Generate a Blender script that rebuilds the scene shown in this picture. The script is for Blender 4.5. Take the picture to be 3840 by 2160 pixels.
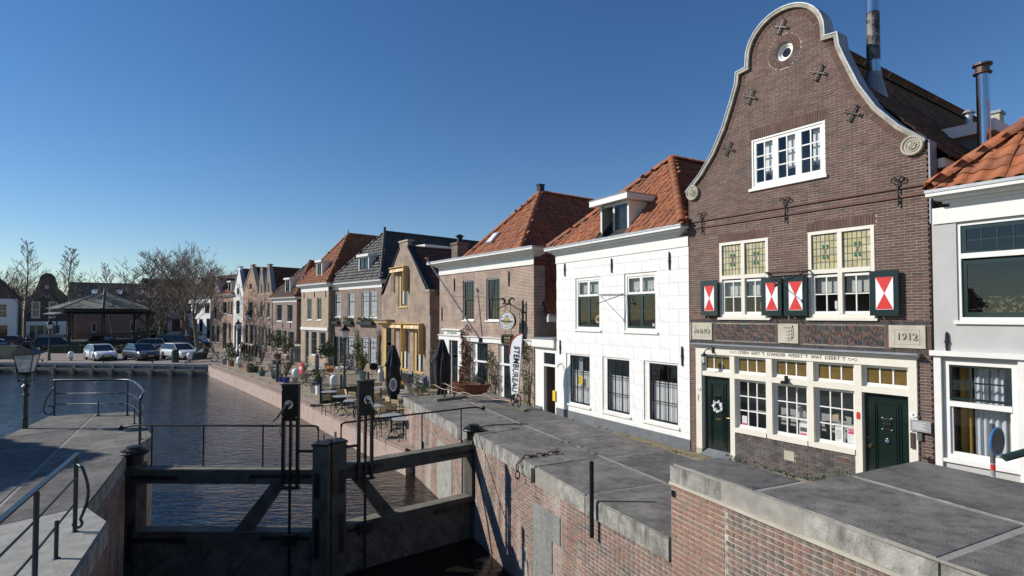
import bpy, bmesh, math, random
import numpy as np
from mathutils import Vector, Matrix
from mathutils.geometry import tessellate_polygon
for o in list(bpy.data.objects): bpy.data.objects.remove(o)
random.seed(7)
R = math.radians
sc = bpy.context.scene
COL = sc.collection

# ------------------------------------------------------------ camera
EYE = 3.9
cam = bpy.data.cameras.new('camera'); camo = bpy.data.objects.new('camera', cam); COL.objects.link(camo)
cam.sensor_width = 36.0; cam.lens = 20.0
cam.clip_start = 0.1; cam.clip_end = 3000
camo.location = (0, 0, EYE); camo.rotation_euler = (R(90) + math.atan(0.0286), 0, 0)
cam.shift_y = 0.0107
sc.camera = camo
sc.render.resolution_x = 1024; sc.render.resolution_y = 576

# ------------------------------------------------------------ sky, sun, exposure
SUN_EL = 32.0
world = bpy.data.worlds.new('World'); sc.world = world; world.use_nodes = True
wn = world.node_tree; wn.nodes.clear()
wo = wn.nodes.new('ShaderNodeOutputWorld'); wb = wn.nodes.new('ShaderNodeBackground'); ws = wn.nodes.new('ShaderNodeTexSky')
ws.sky_type = 'NISHITA'; ws.sun_disc = False; ws.sun_elevation = R(SUN_EL); ws.sun_rotation = R(272)
ws.altitude = 0; ws.air_density = 1.0; ws.dust_density = 0.0; ws.ozone_density = 3.4
wb.inputs['Strength'].default_value = 0.105
wh = wn.nodes.new('ShaderNodeHueSaturation'); wh.inputs['Saturation'].default_value = 1.21; wh.inputs['Hue'].default_value = .506; wn.links.new(ws.outputs[0], wh.inputs['Color']); wn.links.new(wh.outputs[0], wb.inputs[0]); wn.links.new(wb.outputs[0], wo.inputs[0])
sl = bpy.data.lights.new('sun', 'SUN'); sl.energy = 5.0; sl.angle = R(0.53); sl.color = (1.0, 0.95, 0.87)
so = bpy.data.objects.new('sun', sl); COL.objects.link(so)
sdir = Vector((-math.cos(R(SUN_EL)) * math.cos(R(2)), math.cos(R(SUN_EL)) * math.sin(R(2)), math.sin(R(SUN_EL))))
so.rotation_euler = (-sdir).to_track_quat('-Z', 'Y').to_euler(); so.location = (-30, 0, 40)
vs = sc.view_settings
vs.view_transform = 'Standard'; vs.look = 'None'; vs.gamma = 1; vs.use_curve_mapping = False; vs.exposure = 0.0

# ------------------------------------------------------------ materials
MATS = {}
def nd(nt, t, **k):
    n = nt.nodes.new(t)
    for a, v in k.items():
        if a in n.inputs: n.inputs[a].default_value = v
        else: setattr(n, a, v)
    return n
def mix_rgb(nt, fac, a, b, mode='MIX'):
    m = nt.nodes.new('ShaderNodeMix'); m.data_type = 'RGBA'; m.blend_type = mode
    for i, v in ((0, fac), (6, a), (7, b)):
        if isinstance(v, (int, float)): m.inputs[i].default_value = v
        elif isinstance(v, tuple): m.inputs[i].default_value = v if len(v) == 4 else (*v, 1)
        else: nt.links.new(v, m.inputs[i])
    return m.outputs[2]
def ramp(nt, src, stops):
    r = nt.nodes.new('ShaderNodeValToRGB'); e = r.color_ramp.elements
    while len(e) < len(stops): e.new(0.5)
    for el, (p, c) in zip(e, stops):
        el.position = p; el.color = (*c, 1) if len(c) == 3 else c
    nt.links.new(src, r.inputs[0]); return r.outputs[0]
def mat(name, col=(.5, .5, .5), rough=.7, metal=0.0, var=0.12, scale=6.0, bump=0.15, bscale=None, stain=None, stain_amt=.5, stain_scale=.8, islands=None, spec=.5, coat=0.0, stretch=None, streak=0):
    """plain surface with noise variation, optional stains of a second colour, optional per-piece colours"""
    if name in MATS: return MATS[name]
    m = bpy.data.materials.new(name); m.use_nodes = True; nt = m.node_tree; b = nt.nodes['Principled BSDF']
    b.inputs['Roughness'].default_value = rough; b.inputs['Metallic'].default_value = metal
    b.inputs['Specular IOR Level'].default_value = spec
    if coat: b.inputs['Coat Weight'].default_value = coat; b.inputs['Coat Roughness'].default_value = .08
    tc = nt.nodes.new('ShaderNodeTexCoord'); vec = tc.outputs['Object']
    if stretch:
        mp = nt.nodes.new('ShaderNodeMapping'); mp.inputs['Scale'].default_value = stretch
        nt.links.new(vec, mp.inputs[0]); vec = mp.outputs[0]
    n1 = nd(nt, 'ShaderNodeTexNoise', Scale=scale, Detail=6.0, Roughness=.6); nt.links.new(vec, n1.inputs['Vector'])
    lo = tuple(max(0, c * (1 - var * 1.6)) for c in col); hi = tuple(c * (1 + var * 1.6) for c in col)
    c = ramp(nt, n1.outputs['Fac'], [(.25, lo), (.75, hi)])
    if islands:
        g = nt.nodes.new('ShaderNodeNewGeometry'); oi = nt.nodes.new('ShaderNodeObjectInfo')
        ad = nd(nt, 'ShaderNodeMath', operation='ADD'); nt.links.new(g.outputs['Random Per Island'], ad.inputs[0]); nt.links.new(oi.outputs['Random'], ad.inputs[1])
        fr = nd(nt, 'ShaderNodeMath', operation='FRACT'); nt.links.new(ad.outputs[0], fr.inputs[0])
        k = len(islands)
        ic = ramp(nt, fr.outputs[0], [((i + .5) / k, x) for i, x in enumerate(islands)])
        n3 = ramp(nt, n1.outputs['Fac'], [(.25, (1 - var * 1.6,) * 3), (.75, (1 + var * 1.6,) * 3)])
        c = mix_rgb(nt, 1.0, ic, n3, 'MULTIPLY')
    if stain:
        n2 = nd(nt, 'ShaderNodeTexNoise', Scale=stain_scale, Detail=8.0, Roughness=.65)
        if streak:
            mp2 = nt.nodes.new('ShaderNodeMapping'); mp2.inputs['Scale'].default_value = (1, 1, 1.0 / streak)
            nt.links.new(tc.outputs['Object'], mp2.inputs[0]); nt.links.new(mp2.outputs[0], n2.inputs['Vector'])
        else: nt.links.new(tc.outputs['Object'], n2.inputs['Vector'])
        f = ramp(nt, n2.outputs['Fac'], [(.46, (0, 0, 0)), (.66, (stain_amt,) * 3)])
        c = mix_rgb(nt, f, c, stain)
    nt.links.new(c, b.inputs['Base Color'])
    if bump:
        n4 = nd(nt, 'ShaderNodeTexNoise', Scale=bscale or scale * 6, Detail=4.0); nt.links.new(vec, n4.inputs['Vector'])
        bp = nd(nt, 'ShaderNodeBump', Strength=bump, Distance=.02); nt.links.new(n4.outputs['Fac'], bp.inputs['Height']); nt.links.new(bp.outputs[0], b.inputs['Normal'])
    MATS[name] = m; return m
def brickmat(name, cols, mortar, bw=.215, bh=.062, ms=.008, var=.3, stain=None, axis='wall', rough=.85):
    """brickwork too far away to pick the bricks apart; object coordinates (x+y, z)"""
    if name in MATS: return MATS[name]
    m = bpy.data.materials.new(name); m.use_nodes = True; nt = m.node_tree; b = nt.nodes['Principled BSDF']; b.inputs['Roughness'].default_value = rough
    tc = nt.nodes.new('ShaderNodeTexCoord'); sp = nt.nodes.new('ShaderNodeSeparateXYZ'); nt.links.new(tc.outputs['Object'], sp.inputs[0])
    cb = nt.nodes.new('ShaderNodeCombineXYZ')
    if axis == 'wall':
        ad = nd(nt, 'ShaderNodeMath', operation='ADD'); nt.links.new(sp.outputs[0], ad.inputs[0]); nt.links.new(sp.outputs[1], ad.inputs[1])
        nt.links.new(ad.outputs[0], cb.inputs[0]); nt.links.new(sp.outputs[2], cb.inputs[1])
    else:
        nt.links.new(sp.outputs[0], cb.inputs[0]); nt.links.new(sp.outputs[1], cb.inputs[1])
    bt = nd(nt, 'ShaderNodeTexBrick'); bt.inputs['Scale'].default_value = 1; bt.inputs['Brick Width'].default_value = bw; bt.inputs['Row Height'].default_value = bh
    bt.inputs['Mortar Size'].default_value = ms; bt.inputs['Mortar Smooth'].default_value = .1; bt.inputs['Bias'].default_value = 0.0
    bt.inputs['Color1'].default_value = (*cols[0], 1); bt.inputs['Color2'].default_value = (*cols[1], 1); bt.inputs['Mortar'].default_value = (*mortar, 1)
    nt.links.new(cb.outputs[0], bt.inputs['Vector'])
    n1 = nd(nt, 'ShaderNodeTexNoise', Scale=1.3, Detail=7.0, Roughness=.7); nt.links.new(tc.outputs['Object'], n1.inputs['Vector'])
    f = ramp(nt, n1.outputs['Fac'], [(.3, (1 - var,) * 3), (.7, (1 + var,) * 3)])
    c = mix_rgb(nt, 1.0, bt.outputs['Color'], f, 'MULTIPLY')
    if stain:
        n2 = nd(nt, 'ShaderNodeTexNoise', Scale=.5, Detail=8.0, Roughness=.7); nt.links.new(tc.outputs['Object'], n2.inputs['Vector'])
        c = mix_rgb(nt, ramp(nt, n2.outputs['Fac'], [(.5, (0, 0, 0)), (.7, (.45,) * 3)]), c, stain)
    nt.links.new(c, b.inputs['Base Color'])
    bp = nd(nt, 'ShaderNodeBump', Strength=.6, Distance=.008); iv = nd(nt, 'ShaderNodeMath', operation='SUBTRACT'); iv.inputs[0].default_value = 1; nt.links.new(bt.outputs['Fac'], iv.inputs[1])
    nt.links.new(iv.outputs[0], bp.inputs['Height']); nt.links.new(bp.outputs[0], b.inputs['Normal'])
    MATS[name] = m; return m
def glassmat(name, tint=(.95, .96, .96), amt=.85):
    """thin window glass: mostly see-through with a mirror reflection that follows the Fresnel curve"""
    m = bpy.data.materials.new(name); m.use_nodes = True; nt = m.node_tree; nt.nodes.clear()
    out = nt.nodes.new('ShaderNodeOutputMaterial'); mx = nt.nodes.new('ShaderNodeMixShader'); tr = nt.nodes.new('ShaderNodeBsdfTransparent'); gl = nt.nodes.new('ShaderNodeBsdfGlossy')
    tr.inputs[0].default_value = (*tint, 1); gl.inputs['Roughness'].default_value = .02
    lw_ = nd(nt, 'ShaderNodeLayerWeight', Blend=.5); pw = nd(nt, 'ShaderNodeMath', operation='POWER'); pw.inputs[1].default_value = 4.5; nt.links.new(lw_.outputs['Facing'], pw.inputs[0])
    fr = nd(nt, 'ShaderNodeMath', operation='MULTIPLY_ADD'); fr.inputs[1].default_value = .8; fr.inputs[2].default_value = .045; nt.links.new(pw.outputs[0], fr.inputs[0]); nt.links.new(fr.outputs[0], mx.inputs[0]); nt.links.new(tr.outputs[0], mx.inputs[1]); nt.links.new(gl.outputs[0], mx.inputs[2]); nt.links.new(mx.outputs[0], out.inputs[0])
    tc = nt.nodes.new('ShaderNodeTexCoord'); n1 = nd(nt, 'ShaderNodeTexNoise', Scale=1.7, Detail=1.0); nt.links.new(tc.outputs['Object'], n1.inputs['Vector'])
    bp = nd(nt, 'ShaderNodeBump', Strength=.05, Distance=.05); nt.links.new(n1.outputs['Fac'], bp.inputs['Height']); nt.links.new(bp.outputs[0], gl.inputs['Normal'])
    MATS[name] = m; return m
M = MATS
mat('white_paint', (.78, .77, .73), .45, var=.03, bump=.04, stain=(.55, .52, .45), stain_amt=.25)
mat('cream_paint', (.74, .70, .60), .45, var=.03, bump=.04, stain=(.55, .5, .4), stain_amt=.2)
mat('stucco_white', (.79, .79, .77), .8, var=.05, bump=.25, scale=3, stain=(.56, .54, .49), stain_amt=.4, stain_scale=1.6, streak=5)
mat('stucco_joint', (.66, .66, .64), .9, var=.1)
mat('stucco_grey', (.47, .465, .45), .85, var=.05, bump=.12, scale=2, stain=(.40, .40, .40), stain_amt=.35)
mat('plinth_grey', (.13, .145, .16), .85, var=.12, stain=(.26, .25, .23), stain_amt=.3, stain_scale=2)
mat('green_dark', (.012, .028, .027), .28, var=.1, bump=.02, coat=.4)
mat('green_door', (.006, .017, .014), .22, var=.08, bump=.02, coat=.6)
mat('red_paint', (.62, .035, .03), .4, var=.04, bump=.02)
mat('black_iron', (.012, .013, .015), .45, var=.2, bump=.1, metal=.3)
mat('blue_iron', (.025, .04, .05), .35, var=.2, bump=.08, metal=.4)
mat('lead', (.2, .23, .27), .5, var=.15, bump=.15, metal=.25, stain=(.42, .44, .46), stain_amt=.5)
mat('zinc', (.42, .43, .44), .4, var=.12, metal=.5, bump=.05)
mat('steel', (.62, .62, .62), .13, metal=1.0, var=.05, bump=.02)
mat('soot', (.02, .02, .02), .5, var=.3, stain=(.35, .35, .35), stain_amt=.6, stain_scale=6)
mat('brass', (.6, .42, .15), .25, metal=1.0, var=.05, bump=0)
mat('chrome', (.75, .75, .76), .12, metal=1.0, var=.02, bump=0)
mat('stone_beige', (.44, .40, .32), .85, var=.1, stain=(.27, .25, .2), stain_amt=.5, stain_scale=3)
mat('stone_light', (.50, .46, .37), .85, var=.14, stain=(.30, .275, .22), stain_amt=.65, stain_scale=3)
mat('stone_coping', (.40, .37, .30), .9, var=.2, stain=(.22, .2, .16), stain_amt=.7, stain_scale=4)
mat('wood_gate_shaded', (.060, .056, .047), .8, var=.4, scale=3, bump=.4, bscale=30, stain=(.10, .10, .075), stain_amt=.5, stain_scale=2.5)  # wet gate timber, darkened further so shade is painted into the fronts
mat('tile_grey', rough=.8, var=.25, scale=5, bump=.25, islands=[(.10, .09, .08), (.16, .14, .12), (.07, .065, .06), (.2, .18, .15), (.12, .09, .075)], stain=(.09, .09, .06), stain_amt=.5, stain_scale=1)
mat('granite', (.24, .24, .23), .8, var=.2, scale=14, stain=(.12, .12, .11), stain_amt=.5, stain_scale=2.5, streak=4)
mat('concrete_top', (.135, .125, .112), .92, var=.32, scale=7, bump=.6, bscale=80, stain=(.29, .27, .235), stain_amt=.6, stain_scale=1.7)
mat('concrete_top_b', (.105, .098, .09), .92, var=.32, scale=7, bump=.6, bscale=80, stain=(.25, .235, .21), stain_amt=.6, stain_scale=.9)
mat('concrete_front', (.32, .31, .275), .92, var=.25, scale=6, bump=.5, bscale=40, stain=(.09, .09, .075), stain_amt=.9, stain_scale=4.5, streak=2.5)
mat('concrete_light', (.31, .30, .27), .92, var=.2, scale=5, bump=.4, bscale=40, stain=(.25, .25, .22), stain_amt=.4)
mat('joint', (.29, .27, .235), .95, var=.15, bump=.2)
mat('mortar', (.45, .40, .33), .95, var=.15, bump=.3, stain=(.22, .2, .17), stain_amt=.6)
mat('mortar_lock', (.40, .365, .31), .95, var=.3, bump=.4, stain=(.16, .145, .125), stain_amt=.8, stain_scale=1.2)
mat('brick_brown', rough=.85, var=.16, scale=4, bump=.3, bscale=60, islands=[(.125, .07, .055), (.15, .08, .06), (.10, .06, .052), (.17, .092, .068), (.085, .054, .05), (.135, .072, .058)], stain=(.05, .04, .036), stain_amt=.35, stain_scale=.7)
mat('brick_black', rough=.7, var=.15, islands=[(.035, .033, .036), (.05, .045, .045), (.075, .045, .038), (.028, .028, .033)], bump=.2)
mat('brick_plinth', rough=.6, var=.2, islands=[(.10, .085, .075), (.075, .068, .066), (.13, .10, .085), (.06, .055, .055)], bump=.2, stain=(.2, .19, .18), stain_amt=.4, stain_scale=1.5)
mat('brick_lock', rough=.9, var=.25, scale=7, bump=.6, bscale=50, islands=[(.26, .135, .095), (.29, .155, .11), (.20, .12, .095), (.33, .19, .14), (.15, .10, .088), (.27, .15, .11), (.24, .17, .12), (.12, .095, .088), (.22, .16, .13)], stain=(.46, .42, .37), stain_amt=.7, stain_scale=1.8, streak=6)
mat('brick_lock_new', rough=.9, var=.2, scale=7, bump=.5, bscale=50, islands=[(.30, .145, .10), (.33, .17, .12), (.27, .135, .095), (.33, .19, .135), (.24, .14, .105), (.29, .18, .13)], stain=(.45, .38, .32), stain_amt=.4, stain_scale=2)
mat('wood_grey', (.17, .155, .125), .85, var=.3, scale=3, stretch=(1, 1, 1), bump=.4, bscale=30, stain=(.10, .11, .06), stain_amt=.6, stain_scale=2.5)
mat('wood_plank', (.085, .078, .068), .85, var=.35, scale=4, bump=.4, bscale=30, stain=(.16, .15, .13), stain_amt=.5, stain_scale=2)
mat('wood_chair', (.48, .36, .21), .6, var=.15, scale=10, bump=.1)
mat('corten', (.22, .075, .035), .75, var=.3, scale=8, bump=.3, stain=(.12, .05, .03), stain_amt=.6, stain_scale=4)
mat('bronze', (.13, .085, .07), .4, metal=.6, var=.25, bump=.1)
mat('amber_glass', (.13, .085, .022), .25, var=.2, bump=.25, bscale=80, spec=.5)
mat('stained', (.50, .44, .24), .3, var=.12, bump=.08, islands=[(.50, .45, .26), (.42, .36, .16), (.55, .50, .32), (.40, .37, .25)])
mat('leaf_glass', (.03, .18, .07), .3, var=.1, bump=0)
mat('came', (.13, .13, .12), .5, metal=.4, var=.1, bump=0)
mat('blind', (.50, .49, .46), .8, var=.03, bump=.03)
mat('curtain', (.82, .82, .81), .9, var=.05, bump=.05)
mat('curtain_grey', (.55, .57, .60), .9, var=.05, bump=.05)
mat('curtain_gold', (.42, .24, .04), .9, var=.08, bump=.05)
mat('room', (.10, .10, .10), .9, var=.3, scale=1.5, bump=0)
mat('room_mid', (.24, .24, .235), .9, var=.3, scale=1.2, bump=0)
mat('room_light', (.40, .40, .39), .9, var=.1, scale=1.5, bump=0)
mat('pane_far', (.018, .022, .026), .06, var=.4, scale=2, bump=.06, bscale=1.5, spec=.6)
mat('pane_green', (.03, .06, .06), .12, var=.3, bump=.05, bscale=3)
mat('tile_orange', rough=.75, var=.2, scale=5, bump=.25, islands=[(.33, .098, .036), (.37, .118, .042), (.28, .082, .033), (.39, .138, .056), (.2, .072, .04), (.35, .105, .037), (.25, .085, .045)], stain=(.13, .085, .04), stain_amt=.75, stain_scale=1.7)
mat('tile_red', rough=.75, var=.2, scale=5, bump=.25, islands=[(.25, .075, .035), (.29, .09, .04), (.20, .065, .038), (.15, .055, .037), (.27, .095, .048)], stain=(.09, .06, .045), stain_amt=.6, stain_scale=1.0)
mat('tile_black', rough=.5, var=.2, scale=5, bump=.2, islands=[(.026, .026, .028), (.034, .034, .036), (.02, .02, .022), (.045, .043, .042), (.03, .028, .027)], stain=(.07, .07, .06), stain_amt=.4, stain_scale=1.0)
mat('tile_brown', rough=.8, var=.2, scale=5, bump=.25, islands=[(.12, .06, .045), (.15, .075, .05), (.09, .05, .042), (.13, .08, .06)], stain=(.05, .045, .035), stain_amt=.6, stain_scale=1.0)
mat('tile_moss', rough=.9, var=.3, scale=5, bump=.3, islands=[(.075, .048, .035), (.10, .055, .035), (.055, .042, .032), (.08, .06, .035), (.15, .07, .04)], stain=(.06, .055, .025), stain_amt=.7, stain_scale=1.4)
mat('yellow_paint', (.55, .36, .14), .5, var=.06, bump=.04, stain=(.4, .25, .09), stain_amt=.3)
mat('awning_gold', rough=.8, var=.06, bump=.05, islands=[(.60, .30, .07), (.75, .68, .5), (.72, .62, .42)])
mat('tyre', (.015, .015, .015), .8, var=.1, bump=.1)
mat('rubber_black', (.012, .012, .012), .6, var=.1, bump=.05)
mat('parasol_cloth', (.022, .023, .026), .9, var=.3, scale=3, bump=.3, bscale=20)
mat('bark', (.15, .125, .095), .9, var=.3, scale=5, bump=.5, bscale=30, stain=(.12, .13, .08), stain_amt=.5, stain_scale=3)
mat('twig', (.19, .155, .125), .9, var=.2, bump=0)
mat('dead_leaf', rough=.9, islands=[(.10, .065, .04), (.07, .05, .035), (.13, .08, .045)], var=.1, bump=0)
mat('leaf_green', rough=.55, islands=[(.045, .075, .02), (.06, .095, .03), (.035, .06, .02), (.085, .12, .035)], var=.1, bump=0)
mat('leaf_box', rough=.6, islands=[(.022, .045, .015), (.03, .06, .02), (.016, .035, .012)], var=.1, bump=0)
mat('leaf_yellow', rough=.6, islands=[(.13, .14, .04), (.09, .12, .03), (.18, .16, .05), (.06, .09, .03)], var=.1, bump=0)
mat('leaf_red', rough=.6, islands=[(.13, .045, .03), (.10, .04, .03), (.17, .07, .035), (.08, .06, .03)], var=.1, bump=0)
mat('leaf_olive', rough=.6, islands=[(.11, .13, .08), (.085, .105, .06), (.14, .15, .10)], var=.1, bump=0)
mat('flower_yellow', (.75, .42, .02), .6, var=.1, bump=0)
mat('flower_purple', (.16, .10, .16), .7, var=.2, bump=0)
mat('terracotta', (.30, .13, .075), .85, var=.15)
mat('pot_blue', (.02, .04, .22), .25, var=.1, bump=0)
mat('pot_teal', (.05, .15, .15), .5, var=.1)
mat('pot_grey', (.25, .25, .24), .8, var=.1)
mat('pot_dark', (.05, .05, .05), .7, var=.1)
mat('pot_green', (.06, .07, .045), .6, var=.1)
mat('soil', (.04, .03, .02), .95, var=.3)
mat('table_top', (.32, .33, .34), .4, var=.06, bump=.03)
mat('number_yellow', (.75, .50, .03), .5, var=.02, bump=0)
mat('white_plastic', (.80, .80, .79), .4, var=.02, bump=0)
mat('black_paint', (.006, .006, .007), .45, var=.1, bump=0, spec=.25)
mat('paper', (.80, .79, .76), .8, var=.02, bump=0)
mat('pink', (.70, .06, .18), .7, var=.02, bump=0)
mat('sign_gold', (.55, .44, .22), .4, var=.05, bump=0)
mat('sign_silver', (.70, .71, .73), .4, var=.03, bump=0)
mat('sign_blue', (.03, .18, .50), .4, var=.05, bump=.02)
mat('lamp_glass_white', (.55, .57, .58), .25, var=.12, bump=.1, spec=.6)
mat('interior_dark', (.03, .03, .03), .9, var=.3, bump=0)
mat('skin', (.45, .27, .2), .6, var=.05, bump=0)
mat('hair_blond', (.45, .34, .2), .8, var=.2, bump=.3)
mat('hair_grey', (.3, .29, .27), .8, var=.2, bump=.3)
mat('hair_dark', (.03, .022, .018), .8, var=.2, bump=.3)
mat('cloth_dark', (.02, .018, .028), .9, var=.2)
mat('cloth_maroon', (.06, .018, .022), .9, var=.2)
mat('cloth_grey', (.09, .09, .10), .9, var=.2)
mat('cloth_pink', (.50, .22, .18), .9, var=.1)
mat('flag_white', (.80, .81, .84), .7, var=.02, bump=.05)
mat('tail_red', (.45, .01, .01), .2, var=.05, bump=0)
glassmat('glass'); None
brickmat('bw_cafe', ((.28, .155, .105), (.165, .10, .078)), (.50, .43, .35), ms=.013, var=.35, stain=(.14, .095, .08))
brickmat('bw_yellow', ((.25, .145, .092), (.145, .088, .063)), (.44, .38, .30), ms=.013, var=.4, stain=(.10, .068, .05))
brickmat('bw_c', ((.19, .105, .08), (.11, .07, .058)), (.34, .28, .23), ms=.013, var=.25)
brickmat('bw_d', ((.36, .24, .15), (.22, .15, .10)), (.50, .43, .34), ms=.012, var=.25)
brickmat('bw_e', ((.25, .16, .13), (.20, .135, .12)), (.33, .27, .24), var=.25)
brickmat('bw_f', ((.28, .17, .12), (.21, .14, .11)), (.36, .30, .25), var=.3)
brickmat('bw_g', ((.38, .20, .12), (.31, .175, .115)), (.42, .35, .28), var=.3)
brickmat('bw_far', ((.10, .065, .052), (.075, .052, .045)), (.16, .14, .12), var=.3)
brickmat('bw_far_red', ((.26, .13, .085), (.2, .11, .08)), (.3, .26, .22), var=.3)
brickmat('bw_chimney', ((.16, .09, .07), (.11, .075, .065)), (.30, .27, .22), var=.3)
brickmat('bw_quay', ((.40, .265, .215), (.32, .225, .19)), (.55, .48, .42), bw=.24, bh=.085, ms=.012, var=.15, stain=(.30, .22, .18))
brickmat('bw_quay_cap', ((.30, .19, .155), (.25, .165, .14)), (.36, .30, .26), bw=.07, bh=.24, ms=.008, var=.2, axis='wall')
brickmat('paving', ((.40, .315, .22), (.29, .23, .165)), (.19, .165, .115), bw=.21, bh=.072, ms=.010, var=.35, axis='ground', stain=(.13, .14, .07))
brickmat('paving_far', ((.29, .235, .19), (.24, .195, .16)), (.17, .15, .13), bw=.22, bh=.11, ms=.012, var=.25, axis='ground')
# ------------------------------------------------------------ mesh helpers
class MB:
    def __init__(s): s.v = []; s.f = []
    def add(s, vs, fs):
        b = len(s.v); s.v.extend([tuple(p) for p in vs]); s.f.extend([tuple(b + i for i in f) for f in fs]); return s
    def box(s, x0, x1, y0, y1, z0, z1):
        return s.add([(x0, y0, z0), (x1, y0, z0), (x1, y1, z0), (x0, y1, z0), (x0, y0, z1), (x1, y0, z1), (x1, y1, z1), (x0, y1, z1)],
                     [(0, 3, 2, 1), (4, 5, 6, 7), (0, 1, 5, 4), (1, 2, 6, 5), (2, 3, 7, 6), (3, 0, 4, 7)])
    def obox(s, c, ax, ay, az):
        """oriented box: centre and three half-axis vectors"""
        c, ax, ay, az = map(Vector, (c, ax, ay, az))
        P = [c + i * ax + j * ay + k * az for k in (-1, 1) for j in (-1, 1) for i in (-1, 1)]
        return s.add(P, [(0, 2, 3, 1), (4, 5, 7, 6), (0, 1, 5, 4), (1, 3, 7, 5), (3, 2, 6, 7), (2, 0, 4, 6)])
    def beam(s, a, b, w, h, up=(0, 0, 1)):
        a, b, up = Vector(a), Vector(b), Vector(up); d = (b - a)
        if d.length < 1e-6: return s
        n = d.normalized(); sd = n.cross(up)
        if sd.length < 1e-4: sd = n.cross(Vector((1, 0, 0)))
        sd.normalize(); u2 = sd.cross(n)
        return s.obox((a + b) / 2, d / 2, sd * w / 2, u2 * h / 2)
    def prism(s, poly, y0, y1, f=lambda u, y, z: (u, y, z)):
        """(u,z) polygon extruded from depth y0 to y1, closed"""
        n = len(poly); A = [f(u, y0, z) for u, z in poly]; B = [f(u, y1, z) for u, z in poly]
        tris = tessellate_polygon([[Vector((u, z, 0)) for u, z in poly]])
        b = len(s.v); s.v.extend(A + B)
        for t in tris: s.f.append(tuple(b + i for i in t)); s.f.append(tuple(b + n + i for i in reversed(t)))
        for i in range(n): j = (i + 1) % n; s.f.append((b + i, b + j, b + n + j, b + n + i))
        return s
    def slab(s, poly, z0, z1, top=True):
        """(x,y) polygon from z0 to z1"""
        return s.prism([(x, y) for x, y in poly], z0, z1, lambda u, y, z: (u, z, y))
    def sheet(s, pts):
        n = len(pts); b = len(s.v); s.v.extend([tuple(p) for p in pts])
        for t in tessellate_polygon([[Vector(p) for p in pts]]): s.f.append(tuple(b + i for i in t))
        return s
    def tube(s, pts, r, n=8, caps=True):
        pts = [Vector(p) for p in pts]; m = len(pts); rs = r if isinstance(r, (list, tuple)) else [r] * m
        b = len(s.v); t0 = (pts[1] - pts[0]).normalized(); x = t0.orthogonal().normalized()
        for i, p in enumerate(pts):
            t = ((pts[min(i + 1, m - 1)] - pts[max(i - 1, 0)])).normalized()
            x = (x - t * x.dot(t)); x = x.normalized() if x.length > 1e-6 else t.orthogonal().normalized(); y = t.cross(x)
            for k in range(n):
                a = 2 * math.pi * k / n; q = p + (x * math.cos(a) + y * math.sin(a)) * rs[i]; s.v.append(tuple(q))
        for i in range(m - 1):
            for k in range(n):
                k2 = (k + 1) % n; s.f.append((b + i * n + k, b + i * n + k2, b + (i + 1) * n + k2, b + (i + 1) * n + k))
        if caps: s.f.append(tuple(b + k for k in reversed(range(n)))); s.f.append(tuple(b + (m - 1) * n + k for k in range(n)))
        return s
    def lathe(s, prof, c=(0, 0, 0), n=16, sx=1, sy=1, rot=0):
        b = len(s.v); m = len(prof)
        for r, z in prof:
            for k in range(n):
                a = 2 * math.pi * k / n + rot; s.v.append((c[0] + r * math.cos(a) * sx, c[1] + r * math.sin(a) * sy, c[2] + z))
        for i in range(m - 1):
            for k in range(n):
                k2 = (k + 1) % n; s.f.append((b + i * n + k, b + i * n + k2, b + (i + 1) * n + k2, b + (i + 1) * n + k))
        s.f.append(tuple(b + k for k in reversed(range(n)))); s.f.append(tuple(b + (m - 1) * n + k for k in range(n)))
        return s
    def ring(s, c, r, t, axis='y', n=24, m=6):
        """torus, radius r, tube t, axis direction"""
        b = len(s.v)
        for i in range(n):
            a = 2 * math.pi * i / n
            for j in range(m):
                q = 2 * math.pi * j / m; rr = r + t * math.cos(q); h = t * math.sin(q)
                p = {'y': (rr * math.cos(a), h, rr * math.sin(a)), 'x': (h, rr * math.cos(a), rr * math.sin(a)), 'z': (rr * math.cos(a), rr * math.sin(a), h)}[axis]
                s.v.append((c[0] + p[0], c[1] + p[1], c[2] + p[2]))
        for i in range(n):
            for j in range(m):
                i2 = (i + 1) % n; j2 = (j + 1) % m; s.f.append((b + i * m + j, b + i2 * m + j, b + i2 * m + j2, b + i * m + j2))
        return s
    def disc(s, c, r, y0, y1, n=24, rz=None):
        return s.prism([(c[0] + r * math.cos(2 * math.pi * k / n), c[1] + (rz or r) * math.sin(2 * math.pi * k / n)) for k in range(n)], y0, y1)
    def sphere(s, c, r, n=12, m=8, sz=1):
        return s.lathe([(max(.001, r * math.sin(math.pi * i / m)), -r * sz * math.cos(math.pi * i / m)) for i in range(m + 1)], c, n)
    def mesh(s, name, mats, smooth=False):
        me = bpy.data.meshes.new(name); me.from_pydata(s.v, [], s.f)
        for m_ in (mats if isinstance(mats, (list, tuple)) else [mats]): me.materials.append(MATS[m_] if isinstance(m_, str) else m_)
        if smooth: me.shade_smooth()
        me.update(); return me
    def build(s, name, mats, parent=None, smooth=False, kind=None, loc=None, rotz=None, fixn=True):
        me = s.mesh(name, mats, smooth)
        if fixn and len(s.f) < 60000:
            bm = bmesh.new(); bm.from_mesh(me); bmesh.ops.recalc_face_normals(bm, faces=bm.faces); bm.to_mesh(me); bm.free()
            if smooth: me.shade_smooth()
        o = bpy.data.objects.new(name, me); COL.objects.link(o)
        if parent: o.parent = parent
        if kind: o['kind'] = kind
        if loc: o.location = loc
        if rotz is not None: o.rotation_euler.z = rotz
        return o
def B(name, m, parent, *a, **k):
    """one box as one object"""
    return MB().box(*a).build(name, m, parent, **k)
def tag(o, label, cat, group=None):
    o['label'] = label; o['category'] = cat
    if group: o['group'] = group
    return o
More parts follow.
